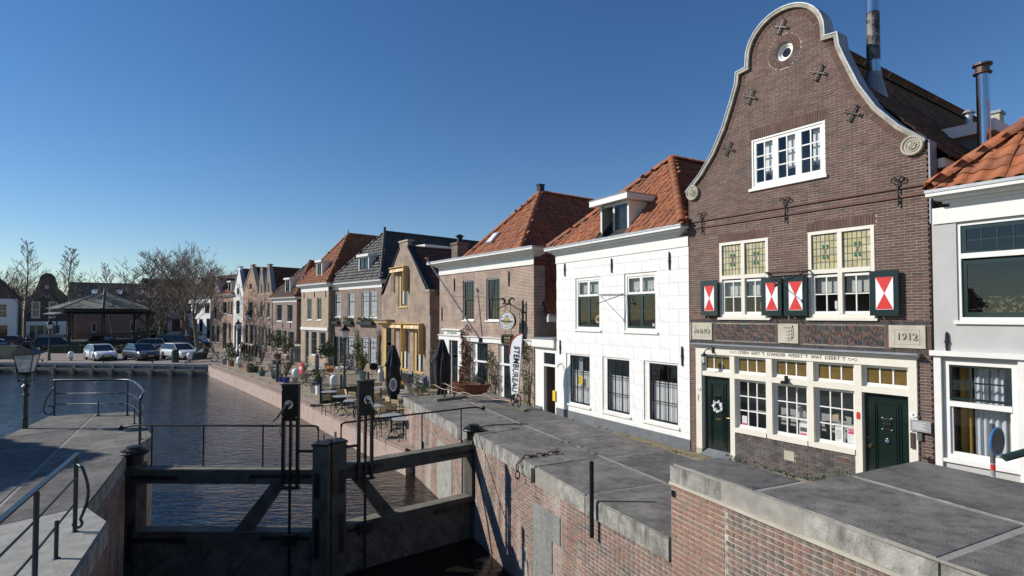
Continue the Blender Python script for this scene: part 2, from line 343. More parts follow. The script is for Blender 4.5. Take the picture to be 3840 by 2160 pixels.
def thing(name, label, cat, loc=(0, 0, 0), rotz=0, group=None, scale=None):
    o = bpy.data.objects.new(name, None); COL.objects.link(o); o.location = loc; o.rotation_euler = (0, 0, rotz); o.empty_display_size = .3
    if scale: o.scale = (scale,) * 3
    return tag(o, label, cat, group)
def structure(o): o['kind'] = 'structure'; return o
KIDS = {}
def kids(o): return [c for c in bpy.data.objects if c.parent == o]
def dup(root, loc, rotz, label, scale=None):
    """copy of a thing with its parts and sub-parts"""
    r = root.copy(); COL.objects.link(r); r.location = loc; r.rotation_euler = (0, 0, rotz); r['label'] = label
    if scale: r.scale = (scale,) * 3
    if root.name not in KIDS: KIDS[root.name] = [(c, kids(c)) for c in kids(root)]
    for c, gs in KIDS[root.name]:
        d = c.copy(); COL.objects.link(d); d.parent = r
        for g in gs: e = g.copy(); COL.objects.link(e); e.parent = d
    return r
_fc = {}
def text(name, body, size, m, parent, at, normal='-y', align='CENTER', ext=.004, offset=0, rot=None, spacing=1.0, xs=1.0):
    """raised lettering turned into a mesh; at = (u, y, z) centre of line, reading along +u and facing -y"""
    cu = bpy.data.curves.new('lettering', 'FONT'); cu.body = body; cu.size = size; cu.align_x = align; cu.align_y = 'CENTER'; cu.extrude = ext; cu.offset = offset; cu.space_character = spacing; cu.resolution_u = 2
    t = bpy.data.objects.new('lettering', cu); COL.objects.link(t)
    me = bpy.data.meshes.new_from_object(t.evaluated_get(bpy.context.evaluated_depsgraph_get())); bpy.data.objects.remove(t); bpy.data.curves.remove(cu)
    me.materials.clear(); me.materials.append(MATS[m])
    o = bpy.data.objects.new(name, me); COL.objects.link(o); o.parent = parent
    o.matrix_basis = Matrix.Translation(at) @ (rot or Matrix.Rotation(R(90), 4, 'X')) @ Matrix.Diagonal((xs, 1, 1, 1))
    return o
def at_ray(px, py, z):
    """ground point seen at a place in the photograph (3840 px wide), for laying things out in plan"""
    f = 3840 * 20 / 36; th = math.atan(.0286); b = -(py - (1080 + .0107 * 3840)); a = px - 1920
    d = Vector((a, f * math.cos(th) - b * math.sin(th), f * math.sin(th) + b * math.cos(th))); t = (z - EYE) / d.z
    return Vector((0, 0, EYE)) + d * t
# unit box without a back, shared by all single bricks, blocks and pavers
def unit_mesh(name, m):
    k = (name, m)
    if k not in _fc:
        b = MB().box(-.5, .5, -.5, .5, -.5, .5); _fc[k] = b.mesh(name, m)
    return _fc[k]
CAMP = Vector((0, 0, EYE))
def lay(zs, interval, openings, L, gap, jitter=0, bond=.5, cut=.04):
    """running bond: list of (u0,u1,z0,z1) pieces; interval(z)->[(a,b)], openings (u0,u1,z0,z1) or callables(z)->[(a,b)]"""
    out = []
    for k, (z0, z1) in enumerate(zs):
        zm = (z0 + z1) / 2; iv = list(interval(zm))
        for op in openings:
            hs = op(zm) if callable(op) else ([(op[0], op[1])] if op[2] < zm < op[3] else [])
            for h in hs:
                nv = []
                for a, b in iv:
                    if h[1] <= a or h[0] >= b: nv.append((a, b)); continue
                    if h[0] > a: nv.append((a, h[0]))
                    if h[1] < b: nv.append((h[1], b))
                iv = nv
        off = (k % 2) * L * bond
        for a, b in iv:
            i = math.floor((a - off) / L)
            while off + i * L < b:
                s = max(a, off + i * L); e = min(b, off + (i + 1) * L)
                if e - s > cut: out.append((s + gap / 2, e - gap / 2, z0 + gap / 2, z1 - gap / 2))
                i += 1
    return out
def place_pieces(parent, name, stuffname, pieces, m, y0, y1, single=300, frame=None, jit=.003, focus=None):
    """pieces -> the largest in view as single objects, the rest as one joined part; frame: Matrix from wall (u,y,z) to parent space"""
    fr = frame or Matrix.Identity(4)
    pw = parent.matrix_world if parent else Matrix.Identity(4)
    if parent: pw = Matrix.LocRotScale(parent.location, parent.rotation_euler, parent.scale)
    def key(p):
        c = pw @ fr @ Vector(((p[0] + p[1]) / 2, 0, (p[2] + p[3]) / 2)); d = (c - CAMP)
        vis = d.y > .5 and abs(d.x / d.y) < .9 and -.47 < (d.z / d.y) < .56
        return (0 if vis else 1, d.length / max(.05, (p[1] - p[0])) ** .5)
    ps = sorted(pieces, key=key); me = unit_mesh(name, m); rnd = random.Random(3)
    for p in ps[:single]:
        o = bpy.data.objects.new(name, me); COL.objects.link(o); o.parent = parent
        j = rnd.uniform(-jit, jit)
        o.matrix_basis = fr @ Matrix.Translation(((p[0] + p[1]) / 2, (y0 + y1) / 2 + j, (p[2] + p[3]) / 2)) @ Matrix.Diagonal((p[1] - p[0], abs(y1 - y0), p[3] - p[2], 1))
    if len(ps) > single:
        mb = MB()
        for p in ps[single:]:
            j = rnd.uniform(-jit, jit); mb.box(p[0], p[1], y0 + j, y1 + j, p[2], p[3])
        o = mb.build(stuffname, m, parent, kind='stuff', fixn=False); o.matrix_basis = fr
def courses(z0, z1, h):
    n = max(1, round((z1 - z0) / h)); return [(z0 + (z1 - z0) * i / n, z0 + (z1 - z0) * (i + 1) / n) for i in range(n)]
def poly_iv(poly):
    """horizontal spans of a polygon at height z"""
    def f(z):
        xs = []
        for i in range(len(poly)):
            (x0, z0), (x1, z1) = poly[i], poly[(i + 1) % len(poly)]
            if (z0 <= z) != (z1 <= z): xs.append(x0 + (z - z0) / (z1 - z0) * (x1 - x0))
        xs.sort(); return [(xs[i], xs[i + 1]) for i in range(0, len(xs) - 1, 2)]
    return f
def circ_iv(cu, cz, r):
    return lambda z: [(cu - math.sqrt(r * r - (z - cz) ** 2), cu + math.sqrt(r * r - (z - cz) ** 2))] if abs(z - cz) < r else []

# ------------------------------------------------------------ roof tiles
def tile_mesh(m, tw, th):
    k = ('tile', m, tw, th)
    if k in _fc: return _fc[k]
    S = 6; V_ = []; F_ = []
    prof = [(-.5 + i / S, .030 * math.cos(2 * math.pi * (-.5 + i / S - .22))) for i in range(S + 1)]
    for v, lift in ((-.05, .045), (th, .012)):
        for s_, z in prof: V_.append((s_ * (tw + .012), v, z + lift))
    for s_, z in prof: V_.append((s_ * (tw + .012), -.05, z + .022))
    n = S + 1
    for i in range(S): F_.append((i, i + 1, n + i + 1, n + i)); F_.append((2 * n + i, 2 * n + i + 1, i + 1, i))
    b = MB().add(V_, F_); _fc[k] = b.mesh('roof_tile', m, True); _fc[k + ('raw',)] = (np.array(V_), F_)
    return _fc[k]
def tile_slope(root, pts, m, tw=.235, th=.30, single=0, holes=(), under='roof_slope', undermat='interior_dark'):
    """pts: 3D local polygon whose first edge is the eave; pantiles in rows"""
    P = [Vector(p) for p in pts]; ex = (P[1] - P[0]).normalized(); n = ex.cross(P[2] - P[0]).normalized()
    if n.z < 0: n = -n
    ey = n.cross(ex)
    if ey.z < 0: ey = -ey
    p2 = [((p - P[0]).dot(ex), (p - P[0]).dot(ey)) for p in P]; iv = poly_iv(p2); H_ = max(v for u, v in p2)
    us = MB().sheet([p - n * .02 for p in P]).build(under, undermat, root)
    pos = []
    for j in range(int(H_ / th) + 1):
        v = j * th
        for a, b in iv(min(v + th * .5, H_ - .01)):
            i0 = math.ceil((a - tw * .35) / tw - .5); i = i0
            while (i + .5) * tw < b + tw * .35:
                u = (i + .5) * tw
                c = P[0] + ex * u + ey * (v + th / 2)
                if not any(h(c) for h in holes): pos.append((u, v))
                i += 1
    M3 = Matrix(((ex.x, ey.x, n.x), (ex.y, ey.y, n.y), (ex.z, ey.z, n.z))).to_4x4()
    rw = Matrix.LocRotScale(root.location, root.rotation_euler, root.scale)
    pos.sort(key=lambda q: ((rw @ (P[0] + ex * q[0] + ey * q[1])) - CAMP).length)
    me = tile_mesh(m, tw, th); rnd = random.Random(5)
    for u, v in pos[:single]:
        o = bpy.data.objects.new('roof_tile', me); COL.objects.link(o); o.parent = root
        o.matrix_basis = Matrix.Translation(P[0] + ex * u + ey * v + n * rnd.uniform(-.006, .012)) @ M3 @ Matrix.Rotation(rnd.gauss(0, .03), 4, 'Z')
    rest = pos[single:]
    if rest:
        V0, F0 = _fc[('tile', m, tw, th, 'raw')]; nv = len(V0); V_ = []; F_ = []
        A = np.array([[ex.x, ey.x, n.x], [ex.y, ey.y, n.y], [ex.z, ey.z, n.z]]); base = np.array(P[0])
        for q, (u, v) in enumerate(rest):
            w = V0 @ A.T + base + np.array(ex) * u + np.array(ey) * v + np.array(n) * rnd.uniform(-.007, .014)
            V_.append(w); F_.extend([tuple(i + q * nv for i in f) for f in F0])
        me2 = bpy.data.meshes.new('roof_tiling'); me2.from_pydata(np.concatenate(V_).tolist(), [], F_); me2.materials.append(MATS[m]); me2.shade_smooth()
        o = bpy.data.objects.new('roof_tiling', me2); COL.objects.link(o); o.parent = root; o['kind'] = 'stuff'
def ridge_tiles(root, a, b, m, r=.13, L=.36):
    a, b = Vector(a), Vector(b); d = b - a; n = max(1, round(d.length / L)); t = d.normalized(); sd = t.cross(Vector((0, 0, 1))).normalized(); up = sd.cross(t)
    k = ('ridge', m, r, round(d.length / n, 3))
    if k not in _fc:
        mb = MB(); l = d.length / n; S = 7; V_ = []
        for x, rr in ((0, r), (l * 1.06, r * .86)):
            for i in range(S): q = math.pi * (i / (S - 1)) * 1.1 - .05 * math.pi; V_.append((x, rr * math.cos(q), rr * math.sin(q) * .8))
        for i in range(S): q = math.pi * (i / (S - 1)) * 1.1 - .05 * math.pi; V_.append((0, r * .8 * math.cos(q), r * .6 * math.sin(q)))
        F_ = [(i, i + 1, S + i + 1, S + i) for i in range(S - 1)] + [(2 * S + i, 2 * S + i + 1, i + 1, i) for i in range(S - 1)]
        _fc[k] = mb.add(V_, F_).mesh('ridge_tile', m, True)
    M3 = Matrix(((t.x, sd.x, up.x), (t.y, sd.y, up.y), (t.z, sd.z, up.z))).to_4x4()
    for i in range(n):
        o = bpy.data.objects.new('ridge_tile', _fc[k]); COL.objects.link(o); o.parent = root
        o.matrix_basis = Matrix.Translation(a + t * (d.length * i / n)) @ M3

# ------------------------------------------------------------ houses
class House:
    """local x = along the front to the right, y = back into the block, z = up"""
    def __init__(s, name, label, cat, P, ratio, z=0):
        u = Vector((-ratio, -1)).normalized(); s.u = u
        s.root = thing(name, label, cat, (P[0], P[1], 0), math.atan2(u.y, u.x)); s.open = []
    def wall(s, outline, m, thick=.22, holes=(), name='front_wall', y=0.0):
        loops = [[Vector((u, z, 0)) for u, z in outline]]
        for (a, b, c, d) in s.open: loops.append([Vector((a, c, 0)), Vector((a, d, 0)), Vector((b, d, 0)), Vector((b, c, 0))])
        for h in holes: loops.append([Vector((u, z, 0)) for u, z in h])
        flat = [p for l in loops for p in l]; tr = tessellate_polygon(loops); mb = MB(); n = len(flat)
        mb.v = [(p.x, y, p.y) for p in flat] + [(p.x, y + thick, p.y) for p in flat]
        mb.f = [tuple(t) for t in tr] + [tuple(i + n for i in t) for t in tr]
        b = 0
        for l in loops:
            for i in range(len(l)): j = (i + 1) % len(l); mb.f.append((b + i, b + j, n + b + j, n + b + i))
            b += len(l)
        return mb.build(name, m, s.root)
    def box(s, name, m, u0, u1, y0, y1, z0, z1): return B(name, m, s.root, u0, u1, y0, y1, z0, z1)
    def sides(s, u0, u1, z0, z1, depth, m, left=True, right=True, y0=.222):
        if right: s.box('side_wall', m, u1 - .2, u1, y0, depth, z0, z1)
        if left: s.box('side_wall', m, u0, u0 + .2, y0, depth, z0, z1)
        s.box('rear_wall', m, u0, u1, depth, depth + .2, z0, z1)
        s.box('inner_floor', 'room', u0 + .21, u1 - .21, y0, depth - .01, z1 - .3, z1 - .1)
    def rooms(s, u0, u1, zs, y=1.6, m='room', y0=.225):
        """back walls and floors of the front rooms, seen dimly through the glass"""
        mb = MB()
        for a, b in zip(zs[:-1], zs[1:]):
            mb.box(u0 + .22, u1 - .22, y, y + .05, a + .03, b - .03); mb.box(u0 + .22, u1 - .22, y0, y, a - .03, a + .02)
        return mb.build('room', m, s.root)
    def window(s, u0, u1, z0, z1, sashes, frame='white_paint', y=.05, fw=.06, sill=None, pane='pane_far', curtain=None, cut=True, name='window', bar=.022, sashw=.04, fd=.09, shade=None, each=True, bars=None):
        """sashes: list of (u0,u1,z0,z1,cols,rows,material) as fractions of the inner frame"""
        if cut: s.open.append((u0, u1, z0, z1))
        mb = MB(); mb.box(u0, u0 + fw, y, y + fd, z0, z1).box(u1 - fw, u1, y, y + fd, z0, z1).box(u0 + fw, u1 - fw, y, y + fd, z1 - fw, z1).box(u0 + fw, u1 - fw, y, y + fd, z0, z0 + fw)
        iu0, iu1, iz0, iz1 = u0 + fw, u1 - fw, z0 + fw, z1 - fw; W = iu1 - iu0; Hh = iz1 - iz0
        xs = sorted({q for t in sashes for q in (t[0], t[1])}); zs = sorted({q for t in sashes for q in (t[2], t[3])})
        win = mb.build(name, frame, s.root)
        for (a, b, c, d, nc, nr, sm) in sashes:
            p0, p1, q0, q1 = iu0 + a * W, iu0 + b * W, iz0 + c * Hh, iz0 + d * Hh
            ys = y + .02 + (.02 if d < .99 and c < .01 else 0)
            sb = MB(); e = .001
            sb.box(p0 + e, p0 + sashw, ys, ys + .045, q0 + e, q1 - e).box(p1 - sashw, p1 - e, ys, ys + .045, q0 + e, q1 - e).box(p0 + sashw, p1 - sashw, ys, ys + .045, q1 - sashw, q1 - e).box(p0 + sashw, p1 - sashw, ys, ys + .045, q0 + e, q0 + sashw * 1.2)
            g0, g1, h0, h1 = p0 + sashw, p1 - sashw, q0 + sashw * 1.2, q1 - sashw
            for i in range(1, nc): x = g0 + (g1 - g0) * i / nc; sb.box(x - bar / 2, x + bar / 2, ys + .005, ys + .035, h0, h1)
            for i in range(1, nr): x = h0 + (h1 - h0) * i / nr; sb.box(g0, g1, ys + .007, ys + .033, x - bar / 2, x + bar / 2)
            sb.build('sash', sm or frame, win)
            if pane:
                if each and nc * nr > 1:
                    me = None
                    for i in range(nc):
                        for j in range(nr):
                            k = ('pane', pane, round((g1 - g0) / nc, 3), round((h1 - h0) / nr, 3))
                            if k not in _fc: _fc[k] = MB().box(-(g1 - g0) / nc / 2, (g1 - g0) / nc / 2, 0, .004, -(h1 - h0) / nr / 2, (h1 - h0) / nr / 2).mesh('pane', pane)
                            o = bpy.data.objects.new('pane', _fc[k]); COL.objects.link(o); o.parent = win
                            o.location = (g0 + (g1 - g0) * (i + .5) / nc, ys + .018, h0 + (h1 - h0) * (j + .5) / nr); o.rotation_euler = (random.uniform(-.006, .006), 0, random.uniform(-.006, .006))
                else: B('pane', pane, win, g0 - .005, g1 + .005, ys + .018, ys + .022, h0 - .005, h1 + .005)
        if sill: B('sill', frame if sill is True else sill, win, u0 - .05, u1 + .05, -.05, y + fd - .005, z0 - .07, z0 - .001)
        if curtain:
            for (a, b, c, d, cm) in curtain: drape(win, iu0 + a * W, iu0 + b * W, iz0 + c * Hh, iz0 + d * Hh, y + fd + .06, cm)
        return win
    def cornice(s, u0, u1, z0, z1, out=.35, m='white_paint', gut='zinc', steps=3, ret=True):
        mb = MB(); Hh = z1 - z0; mb.box(u0 + .0, u1 - .0, -.03, -.001, z0, z0 + Hh * .52)
        mb.box(u0 - .03, u1 + .03, -.07, .35, z0 + Hh * .52, z0 + Hh * .62)
        k = [(u0 - out * .4, -out * .35), (u0 - out * .7, -out * .7), (u0 - out, -out)]
        for i, (a, b) in enumerate(k): mb.box(a, u1 + (u0 - a), b, .4, z0 + Hh * (.62 + .11 * i), z0 + Hh * (.73 + .11 * i) - .001)
        c = mb.build('cornice', m, s.root)
        B('gutter', gut, c, u0 - out - .015, u1 + out + .015, -out - .015, .4, z1 - Hh * .05, z1 + .03)
        return c
    def anchor(s, u, z0, z1, y=-.03):
        zc = (z0 + z1) / 2; MB().prism([(u - .012, z0), (u + .012, z0), (u + .02, zc - .1), (u + .026, zc), (u + .018, z1 - .05), (u, z1), (u - .018, z1 - .05), (u - .026, zc), (u - .02, zc - .1)], y - .02, y + .02).box(u - .035, u + .035, y - .03, .0, zc - .015, zc + .015).build('wall_anchor', 'black_iron', s.root)
def drape(parent, u0, u1, z0, z1, y, m, amp=.025, wl=.09):
    """hanging cloth with folds"""
    n = max(6, int((u1 - u0) / wl * 6)); mb = MB(); rnd = random.Random(int(u0 * 100)); ph = rnd.uniform(0, 6)
    P = []
    for i in range(n + 1):
        t = i / n; u = u0 + (u1 - u0) * t; w = math.sin(2 * math.pi * (u - u0) / wl + ph + .8 * math.sin(u * 9)) * amp
        P.append((u, y + w)); 
    v = [(u, q, z1) for u, q in P] + [(u, q * 1.0, z0) for u, q in P]
    mb.add(v, [(i, i + 1, n + 1 + i + 1, n + 1 + i) for i in range(n)])
    return mb.build('curtain', m, parent, smooth=True, fixn=False)
# ------------------------------------------------------------ water and ground
GZ = -.4; WZ = -1.3; LZ = -1.5
def watermat(name, col, sx, sy, strength, rot):
    m = bpy.data.materials.new(name); m.use_nodes = True; nt = m.node_tree; b = nt.nodes['Principled BSDF']
    b.inputs['Base Color'].default_value = (*col, 1); b.inputs['Roughness'].default_value = .06; b.inputs['IOR'].default_value = 1.33
    tc = nt.nodes.new('ShaderNodeTexCoord'); mp = nt.nodes.new('ShaderNodeMapping'); mp.inputs['Rotation'].default_value = (0, 0, rot); mp.inputs['Scale'].default_value = (sx, sy, 1)
    nt.links.new(tc.outputs['Object'], mp.inputs[0])
    n1 = nd(nt, 'ShaderNodeTexNoise', Scale=1.0, Detail=3.0, Roughness=.55, Distortion=.6); nt.links.new(mp.outputs[0], n1.inputs['Vector'])
    n2 = nd(nt, 'ShaderNodeTexNoise', Scale=.16, Detail=2.0); nt.links.new(tc.outputs['Object'], n2.inputs['Vector'])
    mu = nd(nt, 'ShaderNodeMath', operation='MULTIPLY'); nt.links.new(n1.outputs['Fac'], mu.inputs[0]); nt.links.new(ramp(nt, n2.outputs['Fac'], [(.3, (.55,) * 3), (.7, (1, 1, 1))]), mu.inputs[1])
    bp = nd(nt, 'ShaderNodeBump', Strength=1.0, Distance=strength); nt.links.new(mu.outputs[0], bp.inputs['Height']); nt.links.new(bp.outputs[0], b.inputs['Normal'])
    MATS[name] = m; return m
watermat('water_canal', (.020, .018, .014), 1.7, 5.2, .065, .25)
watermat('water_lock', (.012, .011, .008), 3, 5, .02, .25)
structure(MB().sheet([(-200, -20, WZ), (-6.0, -20, WZ), (-8.6, 11.9, WZ), (-3.9, 11.85, WZ), (-.6, 14.3, WZ), (3, 20, WZ), (3, 75, WZ), (-200, 75, WZ)]).build('canal_water', 'water_canal'))
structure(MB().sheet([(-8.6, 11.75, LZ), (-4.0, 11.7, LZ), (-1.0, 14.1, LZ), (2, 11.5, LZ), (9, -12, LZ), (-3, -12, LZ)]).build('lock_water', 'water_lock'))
QE = [(-26.3, 49.4), (-19.3, 40.34), (-14.45, 33.96), (-10.5, 28.67), (-6.1, 22.3), (-3.45, 18.6)]      # edge of the brick quay
FQ = [(-120, 60.9), (-46.6, 51.9), (-26.3, 49.4)]
out = FQ[:-1] + QE + [(-2.0, 16.5), (2.5, 13.0), (6, 3), (6, -60), (900, -60), (900, 1500), (-900, 1500), (-900, 60.9)]
structure(MB().sheet([(x, y, GZ) for x, y in out]).build('ground', 'paving'))
# car park and the street on the far side
structure(MB().sheet([(-118, 61.2, GZ + .004), (-46.5, 52.4, GZ + .004), (-26.0, 49.9, GZ + .004), (-20, 56, GZ + .004), (-40, 92, GZ + .004), (-70, 135, GZ + .004), (-160, 110, GZ + .004)]).build('car_park', 'paving_far'))
# street between the lock and the houses, rising to the level of the lock
sm = MB()
sp = [(-3.9, 31.6, GZ + .012), (-2.6, 22.6, GZ + .012), (-.6, 20.8, -.25), (2.2, 14.2, -.02), (3.3, 11.4, 0), (6.0, 5.0, 0), (9.0, -2, 0), (14.0, -2, 0), (12.6, 5.6, 0), (5.3, 16.5, 0), (1.85, 22.3, -.22), (.95, 23.9, -.3)]
sm.add(sp, [(0, 1, 2, 11), (2, 3, 10, 11), (3, 4, 9, 10), (4, 5, 8, 9), (5, 6, 7, 8)])
street = structure(sm.build('street', 'paving'))
# row of yellow clinker pavers along the house fronts
mat('paver_yellow', rough=.9, var=.2, bump=.3, islands=[(.25, .21, .12), (.2, .17, .10), (.28, .23, .14), (.15, .13, .085)])
pu = Vector((.505, -.863, 0)); pn = Vector((-.863, -.505, 0)); k = 0
for i in range(36):
    for j in range(4):
        c = Vector((5.107, 16.396, .006)) + pu * (-3.0 + i * .105 + (j % 2) * .05) + pn * (.07 + j * .105)
        o = bpy.data.objects.new('paver', unit_mesh('paver', 'paver_yellow')); COL.objects.link(o); o.parent = street
        o.matrix_basis = Matrix.Translation(c) @ Matrix.Rotation(math.atan2(pu.y, pu.x) + R(25) + random.uniform(-.05, .05), 4, 'Z') @ Matrix.Diagonal((.19, .05, .03 + random.uniform(0, .012), 1))
# low ground beside the left lock head (the lamp stands on it)
structure(MB().slab([(-12.9, 16.6), (-10.2, 11.2), (-7.0, 5.0), (-4.5, -14), (-40, -14), (-40, 10), (-15.2, 15.9)], -2.0, GZ).build('left_bank', 'paving'))

# ------------------------------------------------------------ quays
def seg_frame(A, Bp, z=0):
    A, Bp = Vector((*A, 0)), Vector((*Bp, 0)); ex = (Bp - A).normalized(); ey = Vector((-ex.y, ex.x, 0))
    return Matrix(((ex.x, ey.x, 0, A.x), (ex.y, ey.y, 0, A.y), (0, 0, 1, z), (0, 0, 0, 1))), (Bp - A).length
qw = thing('quay_wall', 'pale pink brick quay wall along the right side of the canal', 'quay wall', (0, 0, 0))
for a, b in zip(QE[:-1], QE[1:]):
    fr, L = seg_frame(a, b)
    w = MB().box(0, L, 0, .5, -2.4, GZ - .13).build('wall_face', 'bw_quay', qw); w.matrix_basis = fr
    c = MB().prism([(0, GZ - .13), (L, GZ - .13), (L, GZ - .02), (0, GZ - .02)], -.02, .05).build('sloping_cap', 'bw_quay_cap', qw); c.matrix_basis = fr
    c = MB().add([(0, -.02, GZ - .02), (L, -.02, GZ - .02), (L, .42, GZ + .03), (0, .42, GZ + .03), (0, .42, GZ - .1), (L, .42, GZ - .1)], [(0, 1, 2, 3), (3, 2, 5, 4)]).build('edge_course', 'bw_quay_cap', qw); c.matrix_basis = fr
    n = int(L / 2.4)
    for i in range(n):
        r = MB().tube([(0, 0, 0), (0, 0, .09)], .018, 6).tube([(-.05, 0, .09), (.05, 0, .09)], .02, 6).build('mooring_pin', 'black_iron', qw); r.matrix_basis = fr @ Matrix.Translation((1.2 + i * 2.4, .55, GZ))
mat('sheet_grey', (.20, .22, .24), .75, var=.12, scale=2, stain=(.11, .11, .10), stain_amt=.6, stain_scale=1.5, streak=3)
mat('fender_wood', (.20, .18, .14), .9, var=.3, scale=3, stain=(.10, .11, .07), stain_amt=.5)
fq = thing('far_quay', 'grey quay with timber fender rail below the parked cars', 'quay wall', (0, 0, 0))
fr, L = seg_frame(FQ[1], FQ[2]); fr0, L0 = seg_frame(FQ[0], FQ[1])
for f_, l_ in ((fr, L), (fr0, L0)):
    w = MB().box(0, l_, 0, .4, -2.4, GZ - .16).build('wall_face', 'sheet_grey', fq); w.matrix_basis = f_
    w = MB().box(-.02, l_ + .02, -.06, .5, GZ - .16, GZ + .05).build('cap_beam', 'sheet_grey', fq); w.matrix_basis = f_
    w = MB().box(0, l_, -.42, -.22, GZ - .62, GZ - .40).build('fender_beam', 'fender_wood', fq); w.matrix_basis = f_
    for i in range(int(l_ / 1.9) + 1):
        p = MB().box(-.1, .1, -.24, 0.0, GZ - 1.7, GZ - .12).box(-.11, .11, -.46, -.2, GZ - .66, GZ - .36).build('fender_post', 'fender_wood', fq); p.matrix_basis = f_ @ Matrix.Translation((.15 + i * 1.9, 0, 0))
for x in (-42.6, -36.5, -31.8, -28.6):
    t = (x + 46.6) / 20.3; MB().lathe([(.05, 0), (.05, .14), (.09, .16), (.09, .2)], (x, 51.9 - 2.5 * t + .35, GZ + .05), 8).build('mooring_pin', 'blue_iron', fq)

# ------------------------------------------------------------ lock walls with concrete decks
def inter(P, d, A, Bp):
    P, d, A, Bp = Vector(P), Vector(d), Vector(A), Vector(Bp); e = Bp - A; den = d.x * e.y - d.y * e.x; t = ((A.x - P.x) * e.y - (A.y - P.y) * e.x) / den
    return tuple(P + d * t)
def shrink(poly, g):
    c = Vector((sum(p[0] for p in poly) / len(poly), sum(p[1] for p in poly) / len(poly))); out = []; n = len(poly)
    ar = sum(poly[i][0] * poly[(i + 1) % n][1] - poly[(i + 1) % n][0] * poly[i][1] for i in range(n)); sg = 1 if ar > 0 else -1
    for i in range(n):
        p0, p1, p2 = Vector(poly[i - 1]), Vector(poly[i]), Vector(poly[(i + 1) % n]); d1 = (p1 - p0).normalized(); d2 = (p2 - p1).normalized()
        n1 = Vector((-d1.y, d1.x)) * sg; n2 = Vector((-d2.y, d2.x)) * sg; q = n1 + n2; q = q / max(.2, q.dot(n1)); out.append(tuple(p1 + q * g))
    return out
def slab(name, poly, z0, z1, parent, top, side, bev=.018, gap=.012):
    me = MB().slab(shrink(poly, gap), z0, z1).mesh(name, [top, side]); bm = bmesh.new(); bm.from_mesh(me); bmesh.ops.recalc_face_normals(bm, faces=bm.faces)
    bmesh.ops.dissolve_limit(bm, angle_limit=.02, verts=bm.verts, edges=bm.edges)
    es = [e for e in bm.edges if all(abs(v.co.z - z1) < 1e-4 for v in e.verts) and any(abs(f.normal.z) < .5 for f in e.link_faces)]
    if bev: bmesh.ops.bevel(bm, geom=es, offset=bev, segments=2, affect='EDGES')
    for f in bm.faces: f.material_index = 0 if f.normal.z > .6 else 1
    bm.to_mesh(me); bm.free(); o = bpy.data.objects.new(name, me); COL.objects.link(o); o.parent = parent; return o
DZ = 1.05; PZ = 2.02
rw = thing('lock_wall', 'brick lock wall with wide weathered concrete deck in front of the white house', 'lock wall', (0, 0, 0))
J = [(-2.15, 20.53), (.19, 15.12), (1.87, 11.40), (3.35, 8.1)]
def onJ(y):
    for a, b in zip(J[:-1], J[1:]):
        if b[1] <= y <= a[1]: t = (y - a[1]) / (b[1] - a[1]); return (a[0] + (b[0] - a[0]) * t, y)
AXN = (.914, .405)
S1 = ((-3.80, 19.95), (-1.55, 15.02)); S2 = ((-1.02, 14.10), (.44, 10.80)); S3 = ((.36, 10.74), (1.99, 7.33)); BK = ((-.9, 21.35), (3.58, 11.42)); BK2 = ((3.58, 11.42), (4.95, 8.4))
ys = [17.9, 15.12, 13.3, 11.45, 9.75]
Js = [onJ(y) for y in ys]
Fs = [inter(Js[0], AXN, *S1), (-1.06, 14.45), inter(Js[2], AXN, *S2), inter(Js[3], AXN, *S2), inter(Js[4], AXN, *S3)]
Bs = [inter(j, AXN, *(BK if j[1] > 10.5 else BK2)) for j in Js]
Js = [J[0]] + Js + [onJ(8.15)]; Fs = [S1[0]] + Fs + [S3[1]]; Bs = [BK[0]] + Bs + [(4.95, 8.4)]
for i in range(6):
    extra = [(-1.55, 15.02), (-1.42, 14.62)] if i == 1 else ([S2[1], S3[0]] if i == 3 else [])
    if i == 2: extra = [S2[0]]
    slab('deck_slab', [Fs[i]] + extra + [Fs[i + 1], Js[i + 1], Js[i]], DZ - .29, DZ + (.004 * (i % 2)), rw, 'concrete_top', 'concrete_front')
    slab('deck_slab', [Js[i], Js[i + 1], Bs[i + 1], Bs[i]], DZ - .29, DZ + .003 * ((i + 1) % 2), rw, 'concrete_top_b' if i in (1, 4) else 'concrete_top', 'concrete_front')
core = [S1[0], (-1.5, 15.02), (-1.3, 14.5), S2[0], S2[1], S3[0], S3[1], (3.3, 7.9), (4.95, 8.4), BK[1], BK[0]]
MB().slab(shrink(core, .06), -2.6, DZ - .005).build('core', 'joint', rw)
def brick_wall(parent, A, Bp, z0, z1, m, openings=(), ch=.066, L=.225, single=60, stuff='brickwork', mort='mortar_lock', gap=.0135):
    fr, l = seg_frame(A, Bp)
    w = MB().box(0, l, .004, .12, z0, z1).build('mortar_bed', mort, parent); w.matrix_basis = fr
    ps = lay(courses(z0, z1, ch), lambda z: [(0, l)], openings, L, gap, cut=.03); place_pieces(parent, 'brick', stuff, ps, m, .0, .05, single, fr, jit=.0025)
    return fr, l
def stone(parent, fr, u0, u1, z0, z1, m='granite', y0=-.012, name='stone_block'):
    me = MB().box(u0, u1, y0, .1, z0, z1); o = me.build(name, m, parent); o.matrix_basis = fr; return o
fr, l = brick_wall(rw, (-3.76, 19.95), (-1.5, 15.03), -2.3, DZ - .30, 'brick_lock', [(0, .30, -3, .1), (2.2, 2.75, -.55, .15), (3.9, 5.2, -1.2, .35)], single=40)
stone(rw, fr, .0, .29, -2.3, .1); stone(rw, fr, 3.91, 5.19, -1.2, .35, 'concrete_light')
st = stone(rw, fr, 2.2, 2.75, -.55, .15)
o = MB().box(2.36, 2.58, -.016, .0, -.45, .0).build('mooring_slot', 'interior_dark', rw); o.matrix_basis = fr
